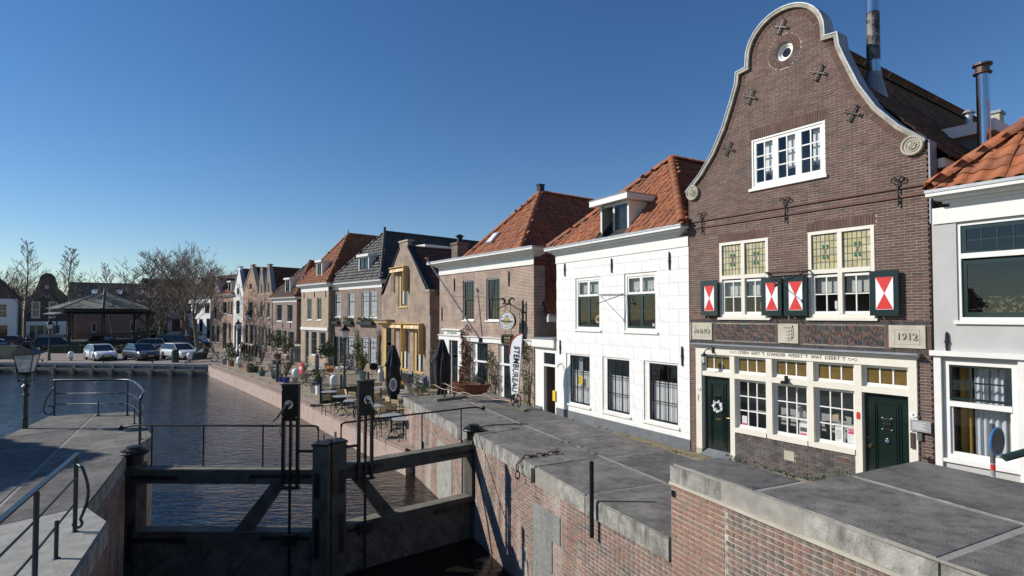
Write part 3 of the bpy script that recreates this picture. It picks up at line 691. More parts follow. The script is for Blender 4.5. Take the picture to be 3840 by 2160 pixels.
o = MB().tube([(2.47, -.04, -.4), (2.47, -.04, -.02)], .03, 8).build('mooring_bar', 'black_iron', rw); o.matrix_basis = fr
fr, l = brick_wall(rw, (-1.5, 15.03), (-1.28, 14.5), -2.3, DZ - .30, 'brick_lock', single=0)
fr, l = brick_wall(rw, (-.98, 14.1), (.48, 10.82), -2.3, DZ - .30, 'brick_lock', [(0, .42, -3, -.55)], single=80)
stone(rw, fr, 0, .41, -1.4, -.55, 'concrete_light'); stone(rw, fr, 0, .38, -2.3, -1.405, 'concrete_light')
q = [(.95, .20, .65), (0, .9, .02), (.1, .75, -.55), (.0, .95, -1.2)]
fr, l = brick_wall(rw, (.40, 10.74), (2.03, 7.33), -2.3, DZ - .30, 'brick_lock', [(0, 1.0, -.05, .42), (0, .72, -.62, -.06), (0, 1.0, -1.3, -.63), (2.45, 2.95, -1.2, -.12)], single=110)
stone(rw, fr, 0, .99, -.05, .42); stone(rw, fr, 0, .71, -.62, -.06); stone(rw, fr, 0, .99, -1.3, -.63)
def niche(parent, fr, u0, u1, z0, z1, m='granite'):
    mb = MB(); w = .12
    mb.box(u0, u0 + w, -.014, .1, z0, z1).box(u1 - w, u1, -.014, .1, z0, z1).box(u0 + w, u1 - w, -.014, .1, z1 - .14, z1)
    o = mb.build('niche_surround', m, parent); o.matrix_basis = fr
    o = MB().box(u0 + w, u1 - w, .09, .11, z0, z1 - .14).build('niche_back', 'interior_dark', parent); o.matrix_basis = fr
    o = MB().tube([((u0 + u1) / 2, -.0, z0), ((u0 + u1) / 2, .0, z1 - .2)], .035, 8).build('mooring_bar', 'black_iron', parent); o.matrix_basis = fr
niche(rw, fr, 2.45, 2.95, -1.2, -.12)
# round covers let into the slabs
for x, y in [at_ray(1900 + a * .3727, 1620 + b * .3727, DZ)[:2] for a, b in ((467, 168), (1033, 137), (612, 288), (1225, 250))]:
    MB().lathe([(.07, 0), (.075, .012), (.05, .016), (.02, .02)], (x, y, DZ), 14).build('deck_eye', 'paver_yellow', rw)
# steel post bolted to the wall
MB().box(-.022, .022, -.05, -.04, .5, 1.66).box(-.022, -.012, -.04, .0, .5, 1.66).box(.012, .022, -.04, .0, .5, 1.66).build('guide_post', 'black_iron', rw).matrix_basis = Matrix.Translation((1.27, 8.82, 0)) @ Matrix.Rotation(R(-64), 4, 'Z') @ Matrix.Translation((0, -.03, 0))
# hanging chain
ch = tag(MB().build('mooring_chain', 'corten'), 'rusty chain lying over the edge of the concrete lock deck', 'chain') if False else thing('mooring_chain', 'rusty chain lying over the edge of the concrete lock deck', 'chain', (0, 0, 0))
cp = [Vector((.98, 11.83, DZ + .05)), Vector((.72, 11.66, DZ + .03)), Vector((.48, 11.52, DZ + .03)), Vector((.22, 11.38, DZ + .03)), Vector((.10, 11.36, DZ - .10)), Vector((.11, 11.30, DZ - .36))]
lk = 0
for a, b in zip(cp[:-1], cp[1:]):
    n = max(1, round((b - a).length / .13))
    for i in range(n):
        p = a + (b - a) * (i + .5) / n; t = (b - a).normalized(); o = MB().ring((0, 0, 0), .05, .013, 'z', 12, 6).build('link', 'bronze', ch, smooth=True)
        q = t.to_track_quat('X', 'Z').to_matrix().to_4x4(); o.matrix_basis = Matrix.Translation(p) @ q @ Matrix.Rotation(R(90 * (lk % 2)) * .8, 4, 'X') @ Matrix.Diagonal((1.5, .9, 1, 1)); lk += 1
# higher parapet block in the foreground
pw_ = thing('parapet_wall', 'higher brick parapet with thick concrete coping in the right foreground', 'parapet', (0, 0, 0))
for poly, tm in (([(2.0, 7.31), (2.57, 6.14), (3.34, 6.51), (2.80, 7.63)], 'concrete_top_b'), ([(2.57, 6.14), (3.28, 4.43), (4.62, 5.13), (3.94, 6.79), (3.34, 6.51)], 'concrete_top'),
                 ([(3.94, 6.79), (4.62, 5.13), (6.05, 5.85), (5.26, 7.46)], 'concrete_top_b'), ([(3.28, 4.43), (4.7, 1.2), (8.0, 2.9), (6.05, 5.85), (4.62, 5.13)], 'concrete_top')):
    slab('coping_slab', poly, PZ - .23, PZ, pw_, tm, 'concrete_front', bev=.03, gap=.01)
MB().slab(shrink([(2.0, 7.31), (3.28, 4.43), (4.7, 1.2), (8.0, 2.9), (6.05, 5.85), (5.26, 7.46), (3.94, 6.79), (3.34, 6.51), (2.8, 7.63)], .04), -2.4, PZ - .008).build('core', 'joint', pw_)
fr, l = seg_frame((2.03, 7.33), (4.72, 1.2))
w = MB().box(0, l, -.03, .1, PZ - .27, PZ - .232).build('bedding_joint', 'stone_light', pw_); w.matrix_basis = fr
w = MB().box(0, l, .002, .12, -2.3, PZ - .27).build('mortar_bed', 'mortar_lock', pw_); w.matrix_basis = fr
ps = lay(courses(-2.3, PZ - .27, .066), lambda z: [(0, .92)], [(.72, 1.5, -.1, .86)], .22, .015); place_pieces(pw_, 'brick', 'brickwork', ps, 'brick_lock_new', -.003, .05, 110, fr, jit=.002)
ps = lay(courses(-2.3, PZ - .27, .062), lambda z: [(.93, l)], [(.72, 1.5, -.1, .86)], .215, .013); place_pieces(pw_, 'brick', 'brickwork', ps, 'brick_lock', -.003, .05, 190, fr, jit=.002)
niche(pw_, fr, .73, 1.45, -.1, .86)
w = MB().box(.02, .09, -.012, .05, PZ - .42, PZ - .34).build('iron_block', 'black_iron', pw_); w.matrix_basis = fr


# left lock head
lw = thing('lock_wall', 'grey concrete topped brick lock wall on the left bank', 'lock wall', (0, 0, 0))
Lj = [(-12.07, 16.57), (-7.68, 8.62), (-4.2, 2.3)]
LE = [(-11.2, 16.95), (-9.76, 15.19), (-8.46, 13.52), (-8.05, 12.15), (-7.72, 11.42), (-6.34, 8.58)]
LL = [(-13.11, 16.2), (-11.87, 13.27), (-8.2, 4.0)]
def onL(pts, y):
    for a, b in zip(pts[:-1], pts[1:]):
        if min(a[1], b[1]) <= y <= max(a[1], b[1]): t = (y - a[1]) / (b[1] - a[1]); return (a[0] + (b[0] - a[0]) * t, y)
slab('deck_slab', [LE[0], LE[1], onL(Lj, 14.4), Lj[0]], DZ - .29, DZ, lw, 'concrete_top', 'concrete_front')
slab('deck_slab', [LE[1], LE[2], LE[3], LE[4], onL(Lj, 10.4), onL(Lj, 14.4)], DZ - .29, DZ + .004, lw, 'concrete_top', 'concrete_front')
slab('deck_slab', [LE[4], LE[5], onL(Lj, 7.6), onL(Lj, 10.4)], DZ - .29, DZ, lw, 'concrete_top_b', 'concrete_front')
slab('deck_slab', [Lj[0], onL(Lj, 14.4), onL(LL, 13.2), LL[0]], DZ - .29, DZ + .003, lw, 'concrete_top', 'concrete_front')
slab('deck_slab', [onL(Lj, 14.4), onL(Lj, 10.4), onL(LL, 9.3), onL(LL, 13.2)], DZ - .29, DZ, lw, 'concrete_top_b', 'concrete_front')
slab('deck_slab', [onL(Lj, 10.4), onL(Lj, 7.6), (-10.0, 6.3), onL(LL, 9.3)], DZ - .29, DZ + .004, lw, 'concrete_top', 'concrete_front')
slab('end_slab', [(-5.56, 7.95), (-4.83, 6.41), (-2.6, 1.7), (-6.5, 1.5), (-7.2, 7.45), (-6.3, 8.55)], DZ - .29, DZ + .012, lw, 'concrete_light', 'concrete_front', bev=.03)
slab('deck_slab', [onL(Lj, 7.6), (-7.15, 7.3), (-6.5, 1.5), (-9.0, 1.2), (-10.0, 6.3)], DZ - .29, DZ, lw, 'concrete_top', 'concrete_front')
MB().slab(shrink([LE[0], LE[1], LE[2], LE[3], LE[4], LE[5], (-5.56, 7.95), (-4.83, 6.41), (-2.6, 1.7), (-9, 1.2), (-10, 6.3), (-11.87, 13.27), LL[0]], .06), -2.4, DZ - .006).build('core', 'joint', lw)
for a, b, n in (((-4.83, 6.41), (-5.60, 7.93), 60), ((-2.6, 1.7), (-4.83, 6.41), 0), ((-6.36, 8.60), (-7.70, 11.42), 60), ((-8.48, 13.5), (-9.74, 15.17), 0), ((-9.74, 15.17), (-11.2, 16.92), 0), ((-5.6, 7.93), (-6.3, 8.5), 0)):
    brick_wall(lw, a, b, -2.3, DZ - .30, 'brick_lock', single=n)
fr, l = seg_frame((-8.05, 12.15), (-8.48, 13.5)); stone(lw, fr, 0, l, -2.3, .74, 'stone_light')
MB().box(-7.6, -6.4, 3.3, 4.63, DZ + .02, DZ + .32).build('kerb_block', 'wood_plank', lw)
# railings on the left lock head
def rail_posts(root, pts, zb, zt, r=.02, foot=True):
    for p in pts: MB().tube([(p[0], p[1], zb), (p[0], p[1], zt)], r, 8).lathe([(.055, 0), (.05, .012), (.022, .03)], (p[0], p[1], zb), 10).build('post', 'blue_iron', root)
def arc(c, r, a0, a1, n, f): return [f(c[0] + r * math.cos(R(a0 + (a1 - a0) * i / n)), c[1] + r * math.sin(R(a0 + (a1 - a0) * i / n))) for i in range(n + 1)]
ra = thing('guard_rail', 'blue black iron railing round the far end of the left lock head', 'railing', (0, 0, 0))
rail_posts(ra, [(-12.96, 16.2), (-10.94, 16.27), (-8.14, 12.52)], DZ, DZ + 1.0, .024)
rail_posts(ra, [(-11.75, 16.24), (-9.9, 15.0), (-8.5, 13.1)], DZ, DZ + .42, .018)
top = [(-13.05, 16.2, 2.02), (-12.96, 16.2, 2.06), (-11.4, 16.3, 2.06), (-10.94, 16.27, 2.06), (-10.5, 15.85, 2.06), (-9.6, 14.75, 2.06), (-8.85, 13.75, 2.06), (-8.72, 13.5, 2.06), (-8.14, 12.52, 2.06)]
MB().tube(top, .03, 8).build('handrail', 'blue_iron', ra, smooth=True)
for dz in (.38, .68): MB().tube([(x, y, z - dz - (.0)) for x, y, z in top[1:]], .014, 6).build('rail', 'blue_iron', ra, smooth=True)
sp = []
for i in range(26):
    t = i / 25
    if t < .5: a = t * 2; sp.append((-12.99 - .22 * math.sin(a * math.pi * .55) - .05 * a, 16.2, 1.85 - .58 * a))
    else: a = (t - .5) * 2; th = R(150 + a * 330); r = .19 * (1 - .55 * a); sp.append((-13.10 + r * math.cos(th), 16.2, 1.24 + r * math.sin(th)))
MB().tube(sp, .02, 6).build('scroll', 'blue_iron', ra, smooth=True)
rb = thing('guard_rail', 'dark iron railing with curled end at the lower left corner', 'railing', (0, 0, 0))
rp = [(-5.73, 7.54), (-4.95, 5.98), (-4.2, 4.4), (-3.4, 2.7)]
rail_posts(rb, rp, DZ, DZ + 1.01, .026)
rail_posts(rb, [(-5.32, 6.72)], DZ, DZ + .45, .022)
MB().beam((-5.76, 7.6, 2.07), (-3.3, 2.5, 2.07), .055, .022).build('handrail', 'blue_iron', rb)
for z in (1.77, 1.44): MB().tube([(-5.73, 7.54, z), (-4.95, 5.98, z), (-3.4, 2.7, z)], .014, 6).build('rail', 'blue_iron', rb)
sp = [(-5.68, 7.5, 1.95)] + [(-5.60 + .10 * math.sin(t * 3.1) - .02, 7.48, 1.95 - t * .7) for t in np.linspace(0.05, 1, 10)] + [(-5.60 - .1 + .06 * math.cos(R(a)) + .05, 7.48, 1.2 + .06 * math.sin(R(a))) for a in range(0, -200, -26)]
MB().tube(sp, .018, 6).build('scroll', 'blue_iron', rb, smooth=True)
# ------------------------------------------------------------ lock gates
def gate(label, A, Bp, mir, Lg):
    ang = math.atan2(Bp[1] - A[1], Bp[0] - A[0]); g = thing('lock_gate', label, 'lock gate', (A[0], A[1], 0), ang, 'pair of timber lock gates')
    X = (lambda u: u) if not mir else (lambda u: Lg - u)       # u measured from the heel (hinge) post
    def bx(name, m, u0, u1, y0, y1, z0, z1, par=None): a, b = sorted((X(u0), X(u1))); return B(name, m, par or g, a, b, y0, y1, z0, z1)
    bx('heel_post', 'wood_gate_shaded', -.18, .12, -.16, .18, -3.0, .84)
    hp = MB().lathe([(.0, .84), (.17, .84), (.17, 1.02), (.21, 1.03), (.21, 1.14), (.15, 1.15), (.14, 1.2), (.05, 1.21)], (X(-.05), .02, 0), 18).build('heel_cap', 'black_iron', g, smooth=False)
    MB().ring((X(-.05), .02, 1.08), .235, .035, 'z', 20, 6).build('strap_ring', 'black_iron', hp)
    bx('mitre_post', 'wood_gate_shaded', Lg - .30, Lg + .005, -.16, .18, -3.0, 1.24)
    cp = bx('post_cap', 'black_iron', Lg - .32, Lg + .01, -.18, .2, 1.245, 1.29)
    MB().tube([(X(Lg - .12), 0, 1.29), (X(Lg - .12), 0, 1.46)], .025, 8).build('pin', 'steel', cp)
    bx('top_beam', 'wood_gate_shaded', .12, Lg - .30, -.14, .16, .48, .755); bx('walkway_strip', 'wood_grey', .13, Lg - .34, -.135, .155, .757, .772); bx('lit_ledge_strip', 'wood_grey', .13, Lg - .34, -.135, .155, -.488, -.475)  # pale strips: worn walkway and mossy ledge, with sunlight on top painted in
    bx('mid_beam', 'wood_gate_shaded', .12, Lg - .30, -.14, .16, -.73, -.49)
    a, b = X(2.70), X(3.02); c, d = X(2.12), X(2.46)
    a1, b1, c1, d1 = X(2.84), X(3.11), X(2.16), X(2.50)
    MB().prism([(a1, .478), (b1, .478), (X(2.46), -.474), (X(2.10), -.474)], -.11, .10).build('brace', 'wood_gate_shaded', g)
    # diagonal planks under the middle beam
    n = 13; w = (Lg + 1.6) / n; u_lo, u_hi = .125, Lg - .305
    for i in range(n):
        p0 = -1.7 + i * w; z0, z1 = -2.6, -.735; sh = 1.35
        def clipu(u): return min(max(u, u_lo), u_hi)
        pl = [(p0 + .006, z0), (p0 + w - .006, z0), (p0 + w - .006 + sh * 1.3, z1), (p0 - .0 + .006 + sh * 1.3, z1)]
        # clip the plank to the leaf
        def clip(pl, lim, keep):
            o = []
            for k in range(len(pl)):
                P, Q = pl[k - 1], pl[k]; ip, iq = keep(P[0]), keep(Q[0])
                if ip != iq: t = (lim - P[0]) / (Q[0] - P[0]); o.append((lim, P[1] + (Q[1] - P[1]) * t))
                if iq: o.append(Q)
            return o
        pl = clip(pl, u_lo, lambda u: u >= u_lo); pl = clip(pl, u_hi, lambda u: u <= u_hi) if len(pl) > 2 else pl
        if len(pl) > 2: MB().prism([(X(u), z) for u, z in pl], -.08 + random.uniform(-.006, .006), .02).build('plank', 'wood_plank', g)
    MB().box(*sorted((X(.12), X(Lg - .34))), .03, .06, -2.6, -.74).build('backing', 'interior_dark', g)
    # iron straps with bolts
    def strap(u0, u1, z0, z1, y=-.145):
        o = bx('iron_strap', 'black_iron', u0, u1, y - .012, y, z0, z1); mb = MB()
        nn = max(2, int(max(abs(u1 - u0), z1 - z0) / .4))
        for i in range(nn):
            t = (i + .5) / nn; uu = u0 + (u1 - u0) * t if abs(u1 - u0) > z1 - z0 else (u0 + u1) / 2; zz = z0 + (z1 - z0) * t if z1 - z0 > abs(u1 - u0) else (z0 + z1) / 2
            mb.prism([(X(uu) + .022 * math.cos(q), zz + .022 * math.sin(q)) for q in np.linspace(0, 2 * math.pi, 9)[:-1]], y - .028, y - .012)
        mb.build('bolts', 'black_iron', o)
    strap(.0, .96, .57, .64, -.165); strap(2.43, Lg - .34, .60, .68, -.145); strap(Lg - .25, Lg - .15, .20, .70, -.165); strap(.0, 1.15, -.69, -.61, -.165); strap(2.67, Lg - .34, -.64, -.57, -.145); strap(Lg - .25, Lg - .15, -1.0, -.2, -.165); strap(-.02, .06, -1.1, -.3, -.175)
    # paddle gear: housing, uprights, rack and crank
    gu = Lg - .74 if not mir else Lg - .70
    bx('gear_housing', 'black_paint' if not mir else 'black_iron', gu - .17, gu + .17, -.24, -.13, 1.77, 2.48); bx('gear_lid', 'black_iron', gu - .185, gu + .185, -.26, -.11, 2.485, 2.51)
    mb = MB()
    for du in (-.14, .14):
        for z in (1.84, 2.40): mb.sphere((X(gu + du), -.245, z), .02, 8, 5)
    mb.build('rivets', 'black_iron', g)
    for du in (-.145, .145): bx('upright', 'black_iron', gu + du - .03, gu + du + .03, -.22, -.15, .42, 1.768)
    bx('foot_plate', 'black_iron', gu - .2, gu + .2, -.24, -.143, .40, .44)
    rk = bx('rack', 'black_iron', gu - .025, gu + .02, -.21, -.17, -2.4, 1.765); mb = MB()
    for i in range(34): mb.box(*sorted((X(gu + .022), X(gu + .045))), -.205, -.175, .86 + i * .026, .872 + i * .026)
    mb.build('rack_teeth', 'corten', rk)
    bx('guide', 'black_iron', gu - .14, gu + .14, -.23, -.145, -.72, -.5)
    bx('stay_bar', 'black_iron', gu + .18, Lg - .30, -.20, -.16, 1.13, 1.18)
    s = -1 if not mir else 1
    MB().lathe([(.09, 0), (.09, .06)], (0, 0, 0), 16).build('crank_boss', 'steel', g).matrix_basis = Matrix.Translation((X(gu), -.24, 2.11)) @ Matrix.Rotation(R(90), 4, 'X')
    e = (X(gu) + s * (.20 if not mir else .14), -.40, 1.85)
    MB().tube([(X(gu), -.36, 2.13), e], [.035, .018], 8).tube([(e[0], -.40, e[2]), (e[0], -.54, e[2] - .02)], .018, 8).build('crank_handle', 'steel', g)
    # rope and chain hanging at the gear
    MB().tube([(X(gu - .17), -.24, 1.75), (X(gu - .20), -.25, 1.6), (X(gu - .18), -.24, 1.45)], .014, 6).build('cord', 'fender_wood', g)
    # handrail with ball end
    for u, zb in ((.26, .77), (1.34, .77), (2.58, .77), (Lg - .28, 1.29)): MB().tube([(X(u), .1, zb), (X(u), .1, 1.60)], .016, 6).build('rail_post', 'black_iron', g)
    MB().tube([(X(-.36), .1, 1.56), (X(-.2), .1, 1.60), (X(.0), .1, 1.61), (X(Lg - .36), .1, 1.61), (X(Lg - .30), .1, 1.59), (X(Lg - .28), .1, 1.52)], .02, 8).build('handrail', 'black_iron', g, smooth=True)
    MB().sphere((X(-.40), .1, 1.555), .055, 12, 8).build('rail_knob', 'black_iron', g, smooth=True)
    return g
gate('left timber lock gate with closed black rack housing and crank', (-7.74, 11.8), (-4.0, 11.75), False, 4.01)
gate('right timber lock gate seen at an angle against the sunlit brick wall', (-3.79, 11.91), (-.95, 14.115), True, 3.56)
# chain from the gate post to the wall is a loose cable on the brickwork
tag(MB().tube([(-1.02, 14.2, 1.14), (-.86, 14.3, 1.10), (-.5, 14.75, 1.075), (.0, 14.9, 1.07), (.4, 14.9, 1.07)], .014, 6).tube([(-.98, 14.05, 1.09), (-.93, 13.86, .7), (-.72, 13.46, -.2), (-.55, 13.1, -.9), (-.45, 12.87, -1.45)], .012, 6).build('power_cable', 'rubber_black'), 'thin black cable running down the sunlit lock wall by the gate', 'cable')
# ------------------------------------------------------------ the brick house with the curved gable
h = House('gabled_house', 'dark brick house with curved white edged gable and red white shutters', 'house', (5.107, 16.396), -.675)
r = h.root
half = [(4.25, 10.37), (4.29, 10.06), (4.42, 9.70), (4.70, 9.0), (5.04, 8.40), (5.46, 7.89), (5.90, 7.5)]
top = [(2.95 + 1.01 * math.cos(R(a)), 10.60 + .94 * math.sin(R(a))) for a in range(0, 181, 10)]
gab = [(5.97, -.15), (5.97, 7.25), (5.94, 7.45)] + half[::-1] + [(3.97, 10.40)] + top + [(1.93, 10.40)] + [(5.90 - u, z) for u, z in half] + [(-.04, 7.45), (-.0, 7.25), (0, -.15)]
gab = [(u + (.0 if z > 7.45 else 0), z) for u, z in gab]
SH = (.25, 5.70, -.15, 3.10); LW = (1.03, 2.46, 3.85, 5.87); RW = (3.48, 4.93, 3.85, 5.87); TW = (2.01, 3.91, 7.18, 8.47); OC = (2.94, 10.46)
h.open = [SH, LW, RW, TW]
occ = [(OC[0] + .235 * math.cos(q), OC[1] + .235 * math.sin(q)) for q in np.linspace(0, 2 * math.pi, 25)[:-1]]
h.wall([(u + (.04 if u < 2.95 else -.04), z - (.05 if z > 8 else 0)) for u, z in gab], 'mortar', .3, holes=[occ], y=.004)
ins = []
for u, z in gab: ins.append((u + (.12 if u < 2.95 else -.12) if z > 7.5 else u, z - (.11 if z > 10.55 else 0)))
ed = poly_iv(ins)
sold = [(1.0, 2.49, 5.87, 6.09), (3.45, 4.96, 5.87, 6.09), (1.98, 3.94, 8.47, 8.71)]
frieze = (0.02, 5.95, 3.18, 3.78)
ps = lay(courses(-.1, 11.5, .0595), ed, [SH, LW, RW, TW, circ_iv(OC[0], OC[1], .43), frieze] + sold, .212, .0105)
place_pieces(r, 'brick', 'brickwork', ps, 'brick_brown', -.001, .06, 300, jit=.0025)
# soldier courses, rowlock ring, edge course
mb = MB()
for a, b, c, d in sold:
    n = round((b - a) / .061)
    for i in range(n): u = a + (b - a) * i / n; mb.box(u + .004, u + (b - a) / n - .004, -.004, .05, c + .005, d - .004)
for i in range(44):
    q0, q1 = 2 * math.pi * (i + .07) / 44, 2 * math.pi * (i + .93) / 44
    for ra_, rb_ in ((.24, .325), (.332, .42)) if i % 2 else ((.24, .42),):
        mb.prism([(OC[0] + x * math.cos(q), OC[1] + x * math.sin(q)) for x, q in ((ra_, q0), (rb_, q0), (rb_, q1), (ra_, q1))], -.004, .05)
def along(path, step):
    """points and normals spaced along a polyline"""
    P = [Vector(p) for p in path]; L_ = [0]
    for a, b in zip(P[:-1], P[1:]): L_.append(L_[-1] + (b - a).length)
    n = int(L_[-1] / step); o = []
    for i in range(n):
        s = (i + .5) * L_[-1] / n; k = max(j for j in range(len(L_)) if L_[j] <= s); k = min(k, len(P) - 2); t = (s - L_[k]) / (L_[k + 1] - L_[k]); d = (P[k + 1] - P[k]).normalized(); o.append((P[k] + (P[k + 1] - P[k]) * t, d))
    return o
edge = [p for p in gab[2:-2]]
for p, d in along(edge, .062):
    nrm = Vector((-d.y, d.x)); c = p + nrm * .17
    mb.obox((c.x, .021, c.y), (d.x * .026, 0, d.y * .026), (0, .026, 0), (nrm.x * .075, 0, nrm.y * .075))
mb.build('soldier_bricks', 'brick_brown', r, kind='stuff')
# belt courses, lintels of the frieze
for z in (6.36, 6.55): MB().box(.0, 5.97, -.035, .01, z, z + .05).build('belt_course', 'brick_brown', r)
mb = MB()
for z0, z1 in ((3.70, 3.775), (3.10, 3.20)):
    n = 92
    for i in range(n): u = .02 + 5.93 * i / n; mb.box(u + .005, u + 5.93 / n - .004, -.006, .05, z0 + .004, z1 - .004)
mb.build('header_course', 'brick_black', r, kind='stuff')
for a, b in ((.06, .11), (.79, .86), (2.62, 2.70), (3.23, 3.32), (5.10, 5.18), (5.87, 5.95)):
    mb = MB()
    for z0, z1 in courses(3.205, 3.69, .0595): mb.box(a, b, -.004, .05, z0 + .004, z1 - .005)
    mb.build('brick_column', 'brick_brown', r)
# star pattern panels
def stars(u0, u1, n):
    """dark brick stars outlined by pale mortar lines"""
    mb = MB(); mk = MB(); ml = MB(); w = (u1 - u0) / n; zc = 3.45; hz = .228
    for i in range(n):
        c = Vector((u0 + w * (i + .5), zc)); hx_ = w / 2
        def P_(k, q):
            d = Vector((math.cos(R(45 * k)), math.sin(R(45 * k)))); t = min(hx_ / max(1e-6, abs(d.x)), hz / max(1e-6, abs(d.y))); return c + d * t * q if q > .9 else c + Vector((d.x * hx_, d.y * hz)) * q
        for k in range(8):
            for m_, pts in ((mb if k % 2 else mk, [c, P_(k, .52), P_(k + .5, .99), P_(k + 1, .52)]), (mk if k % 2 else mb, [P_(k, .54), P_(k + .5, .97), P_(k, .99), P_(k - .5, .97)])):
                q = sum(pts, Vector((0, 0))) / 4; m_.prism([tuple(q + (p - q) * .87) for p in pts], -.008, .03)
    mb.build('pattern_bricks', 'brick_brown', r, kind='stuff'); mk.build('pattern_bricks', 'brick_black', r, kind='stuff')
MB().box(.02, 5.95, .004, .02, 3.2, 3.70).build('frieze_bed', 'mortar', r)
stars(.87, 2.61, 4); stars(3.33, 5.09, 4)
for a, b, tx in ((.12, .78, 'ANNO'), (5.19, 5.86, '1912')):
    s_ = h.box('date_stone', 'stone_light', a, b, -.03, .03, 3.22, 3.69); MB().box(a + .1, a + .115, -.036, -.03, 3.30, 3.61).box(b - .115, b - .1, -.036, -.03, 3.30, 3.61).box(a + .1, b - .1, -.036, -.03, 3.60, 3.612).box(a + .1, b - .1, -.036, -.03, 3.30, 3.312).build('stone_border', 'stone_light', s_)
    text('lettering', tx, .2 if tx == '1912' else .17, 'stone_coping', s_, ((a + b) / 2, -.04, 3.455), ext=.012, offset=.002)
s_ = h.box('coat_of_arms', 'stone_light', 2.71, 3.22, -.03, .03, 3.22, 3.69); mb = MB()
mb.prism([(2.83, 3.58), (2.83, 3.38), (2.88, 3.31), (2.965, 3.27), (3.05, 3.31), (3.10, 3.38), (3.10, 3.58)], -.045, -.03)
for z in (3.53, 3.45, 3.37): mb.prism([(2.87, z), (2.91, z + .03), (2.99, z + .03), (3.03, z + .005), (3.07, z + .03), (3.07, z - .03), (3.03, z - .005), (2.99, z - .03), (2.91, z - .03)], -.062, -.045)
mb.prism([(2.85, 3.60), (2.84, 3.66), (2.88, 3.635), (2.92, 3.67), (2.965, 3.64), (3.01, 3.67), (3.05, 3.635), (3.09, 3.66), (3.08, 3.60)], -.055, -.03)
mb.build('relief', 'stone_light', s_)
# coping: stone moulding and lead cover along the gable edge
def sweep(path, a, b, y0, y1, closed=False):
    mb = MB(); P = [Vector(p) for p in path]; n = len(P); off = []
    for i in range(n):
        d0 = (P[i] - P[i - 1]).normalized() if i else (P[1] - P[0]).normalized(); d1 = (P[i + 1] - P[i]).normalized() if i < n - 1 else d0
        n0 = Vector((d0.y, -d0.x)); n1 = Vector((d1.y, -d1.x)); q = n0 + n1; q = q / max(.5, q.dot(n0)); off.append(q)
    for i in range(n):
        for k, y in ((a, y0), (b, y0), (b, y1), (a, y1)): q = P[i] + off[i] * k; mb.v.append((q.x, y, q.y))
    for i in range(n - 1):
        for k in range(4): mb.f.append((i * 4 + k, i * 4 + (k + 1) % 4, (i + 1) * 4 + (k + 1) % 4, (i + 1) * 4 + k))
    mb.f += [(0, 1, 2, 3), ((n - 1) * 4, (n - 1) * 4 + 3, (n - 1) * 4 + 2, (n - 1) * 4 + 1)]
    return mb
cpath = gab[2:-2]
sweep(cpath, -.085, -.005, -.075, .05).build('stone_coping', 'stone_coping', r)
sweep(cpath, -.005, .02, -.09, .36).build('lead_cover', 'lead', r)
MB().box(5.97, 6.0, -.02, .32, 5.75, 7.45).build('lead_flashing', 'lead', r)
for u in (.19, 5.70):
    o = MB().disc((u, 7.40), .21, -.06, .0, 24).build('rosette', 'stone_beige', r); mb = MB()
    for k, rr in ((.03, .185), (.02, .12)): mb.ring((u, -.06, 7.40), rr, k, 'y', 24, 6)
    mb.disc((u, 7.40), .085, -.085, -.06, 16)
    for q in range(8): mb.obox((u + .05 * math.cos(R(45 * q)), -.09, 7.40 + .05 * math.sin(R(45 * q))), (.035 * math.cos(R(45 * q)), 0, .035 * math.sin(R(45 * q))), (0, .012, 0), (-.008 * math.sin(R(45 * q)), 0, .008 * math.cos(R(45 * q))))
    mb.build('rosette_relief', 'stone_beige', o)
# iron crosses and scrolled anchors
def ironx(u, z, s=.17):
    mb = MB()
    for a in (62, -28):
        d = Vector((math.cos(R(a)), 0, math.sin(R(a)))); mb.beam(Vector((u, -.05, z)) - d * s, Vector((u, -.05, z)) + d * s, .03, .03)
        for e in (-1, 1):
            for q in (-1, 1): t = Vector((u, -.05, z)) + d * s * e; mb.sphere(t + Vector((-d.z, 0, d.x)) * .028 * q, .02, 6, 4)
    mb.tube([(u, -.05, z), (u, .03, z)], .02, 6).build('iron_cross', 'black_iron', r)
for u, z in ((2.9, 11.08), (2.04, 9.59), (1.36, 8.40), (3.81, 9.60), (4.55, 8.42)): ironx(u, z)
for u in (.5, 2.95, 5.43):
    mb = MB().tube([(u, -.05, 6.18), (u, -.05, 6.74)], .016, 6).tube([(u, -.05, 6.28), (u, .02, 6.28)], .02, 6)
    for e in (-1, 1): mb.tube([(u + e * (.075 + .055 * math.cos(R(q))), -.05, 6.74 + .05 * math.sin(R(q))) for q in range(200, -130, -25)], .012, 5)
    mb.box(u - .035, u + .035, -.065, -.03, 6.6, 6.63).build('wall_anchor', 'black_iron', r)
# oculus
ow = MB().ring((OC[0], .12, OC[1]), .20, .05, 'y', 28, 8).build('round_window', 'white_paint', r, smooth=True); MB().disc(OC, .17, .16, .17, 24).build('pane', 'pane_far', ow); MB().ring((OC[0], .15, OC[1]), .135, .03, 'y', 24, 6).build('sash', 'white_paint', ow, smooth=True)
# upper window: three casements
W = 'white_paint'
w = h.window(*TW, [(0, .335, 0, 1, 2, 3, W), (.335, .665, 0, 1, 2, 3, W), (.665, 1, 0, 1, 2, 3, W)], y=.02, fw=.055, sill=True, pane='glass', cut=False, sashw=.075, bar=.03)
for a, b in ((2.28, 2.56), (2.93, 3.15), (3.55, 3.78)): B('blind', 'curtain', w, a, b, .17, .18, 7.55, 8.38)
for u in (2.42, 3.62): MB().ring((u, .16, 7.42), .11, .035, 'y', 18, 6).build('wreath', 'wood_plank', w)
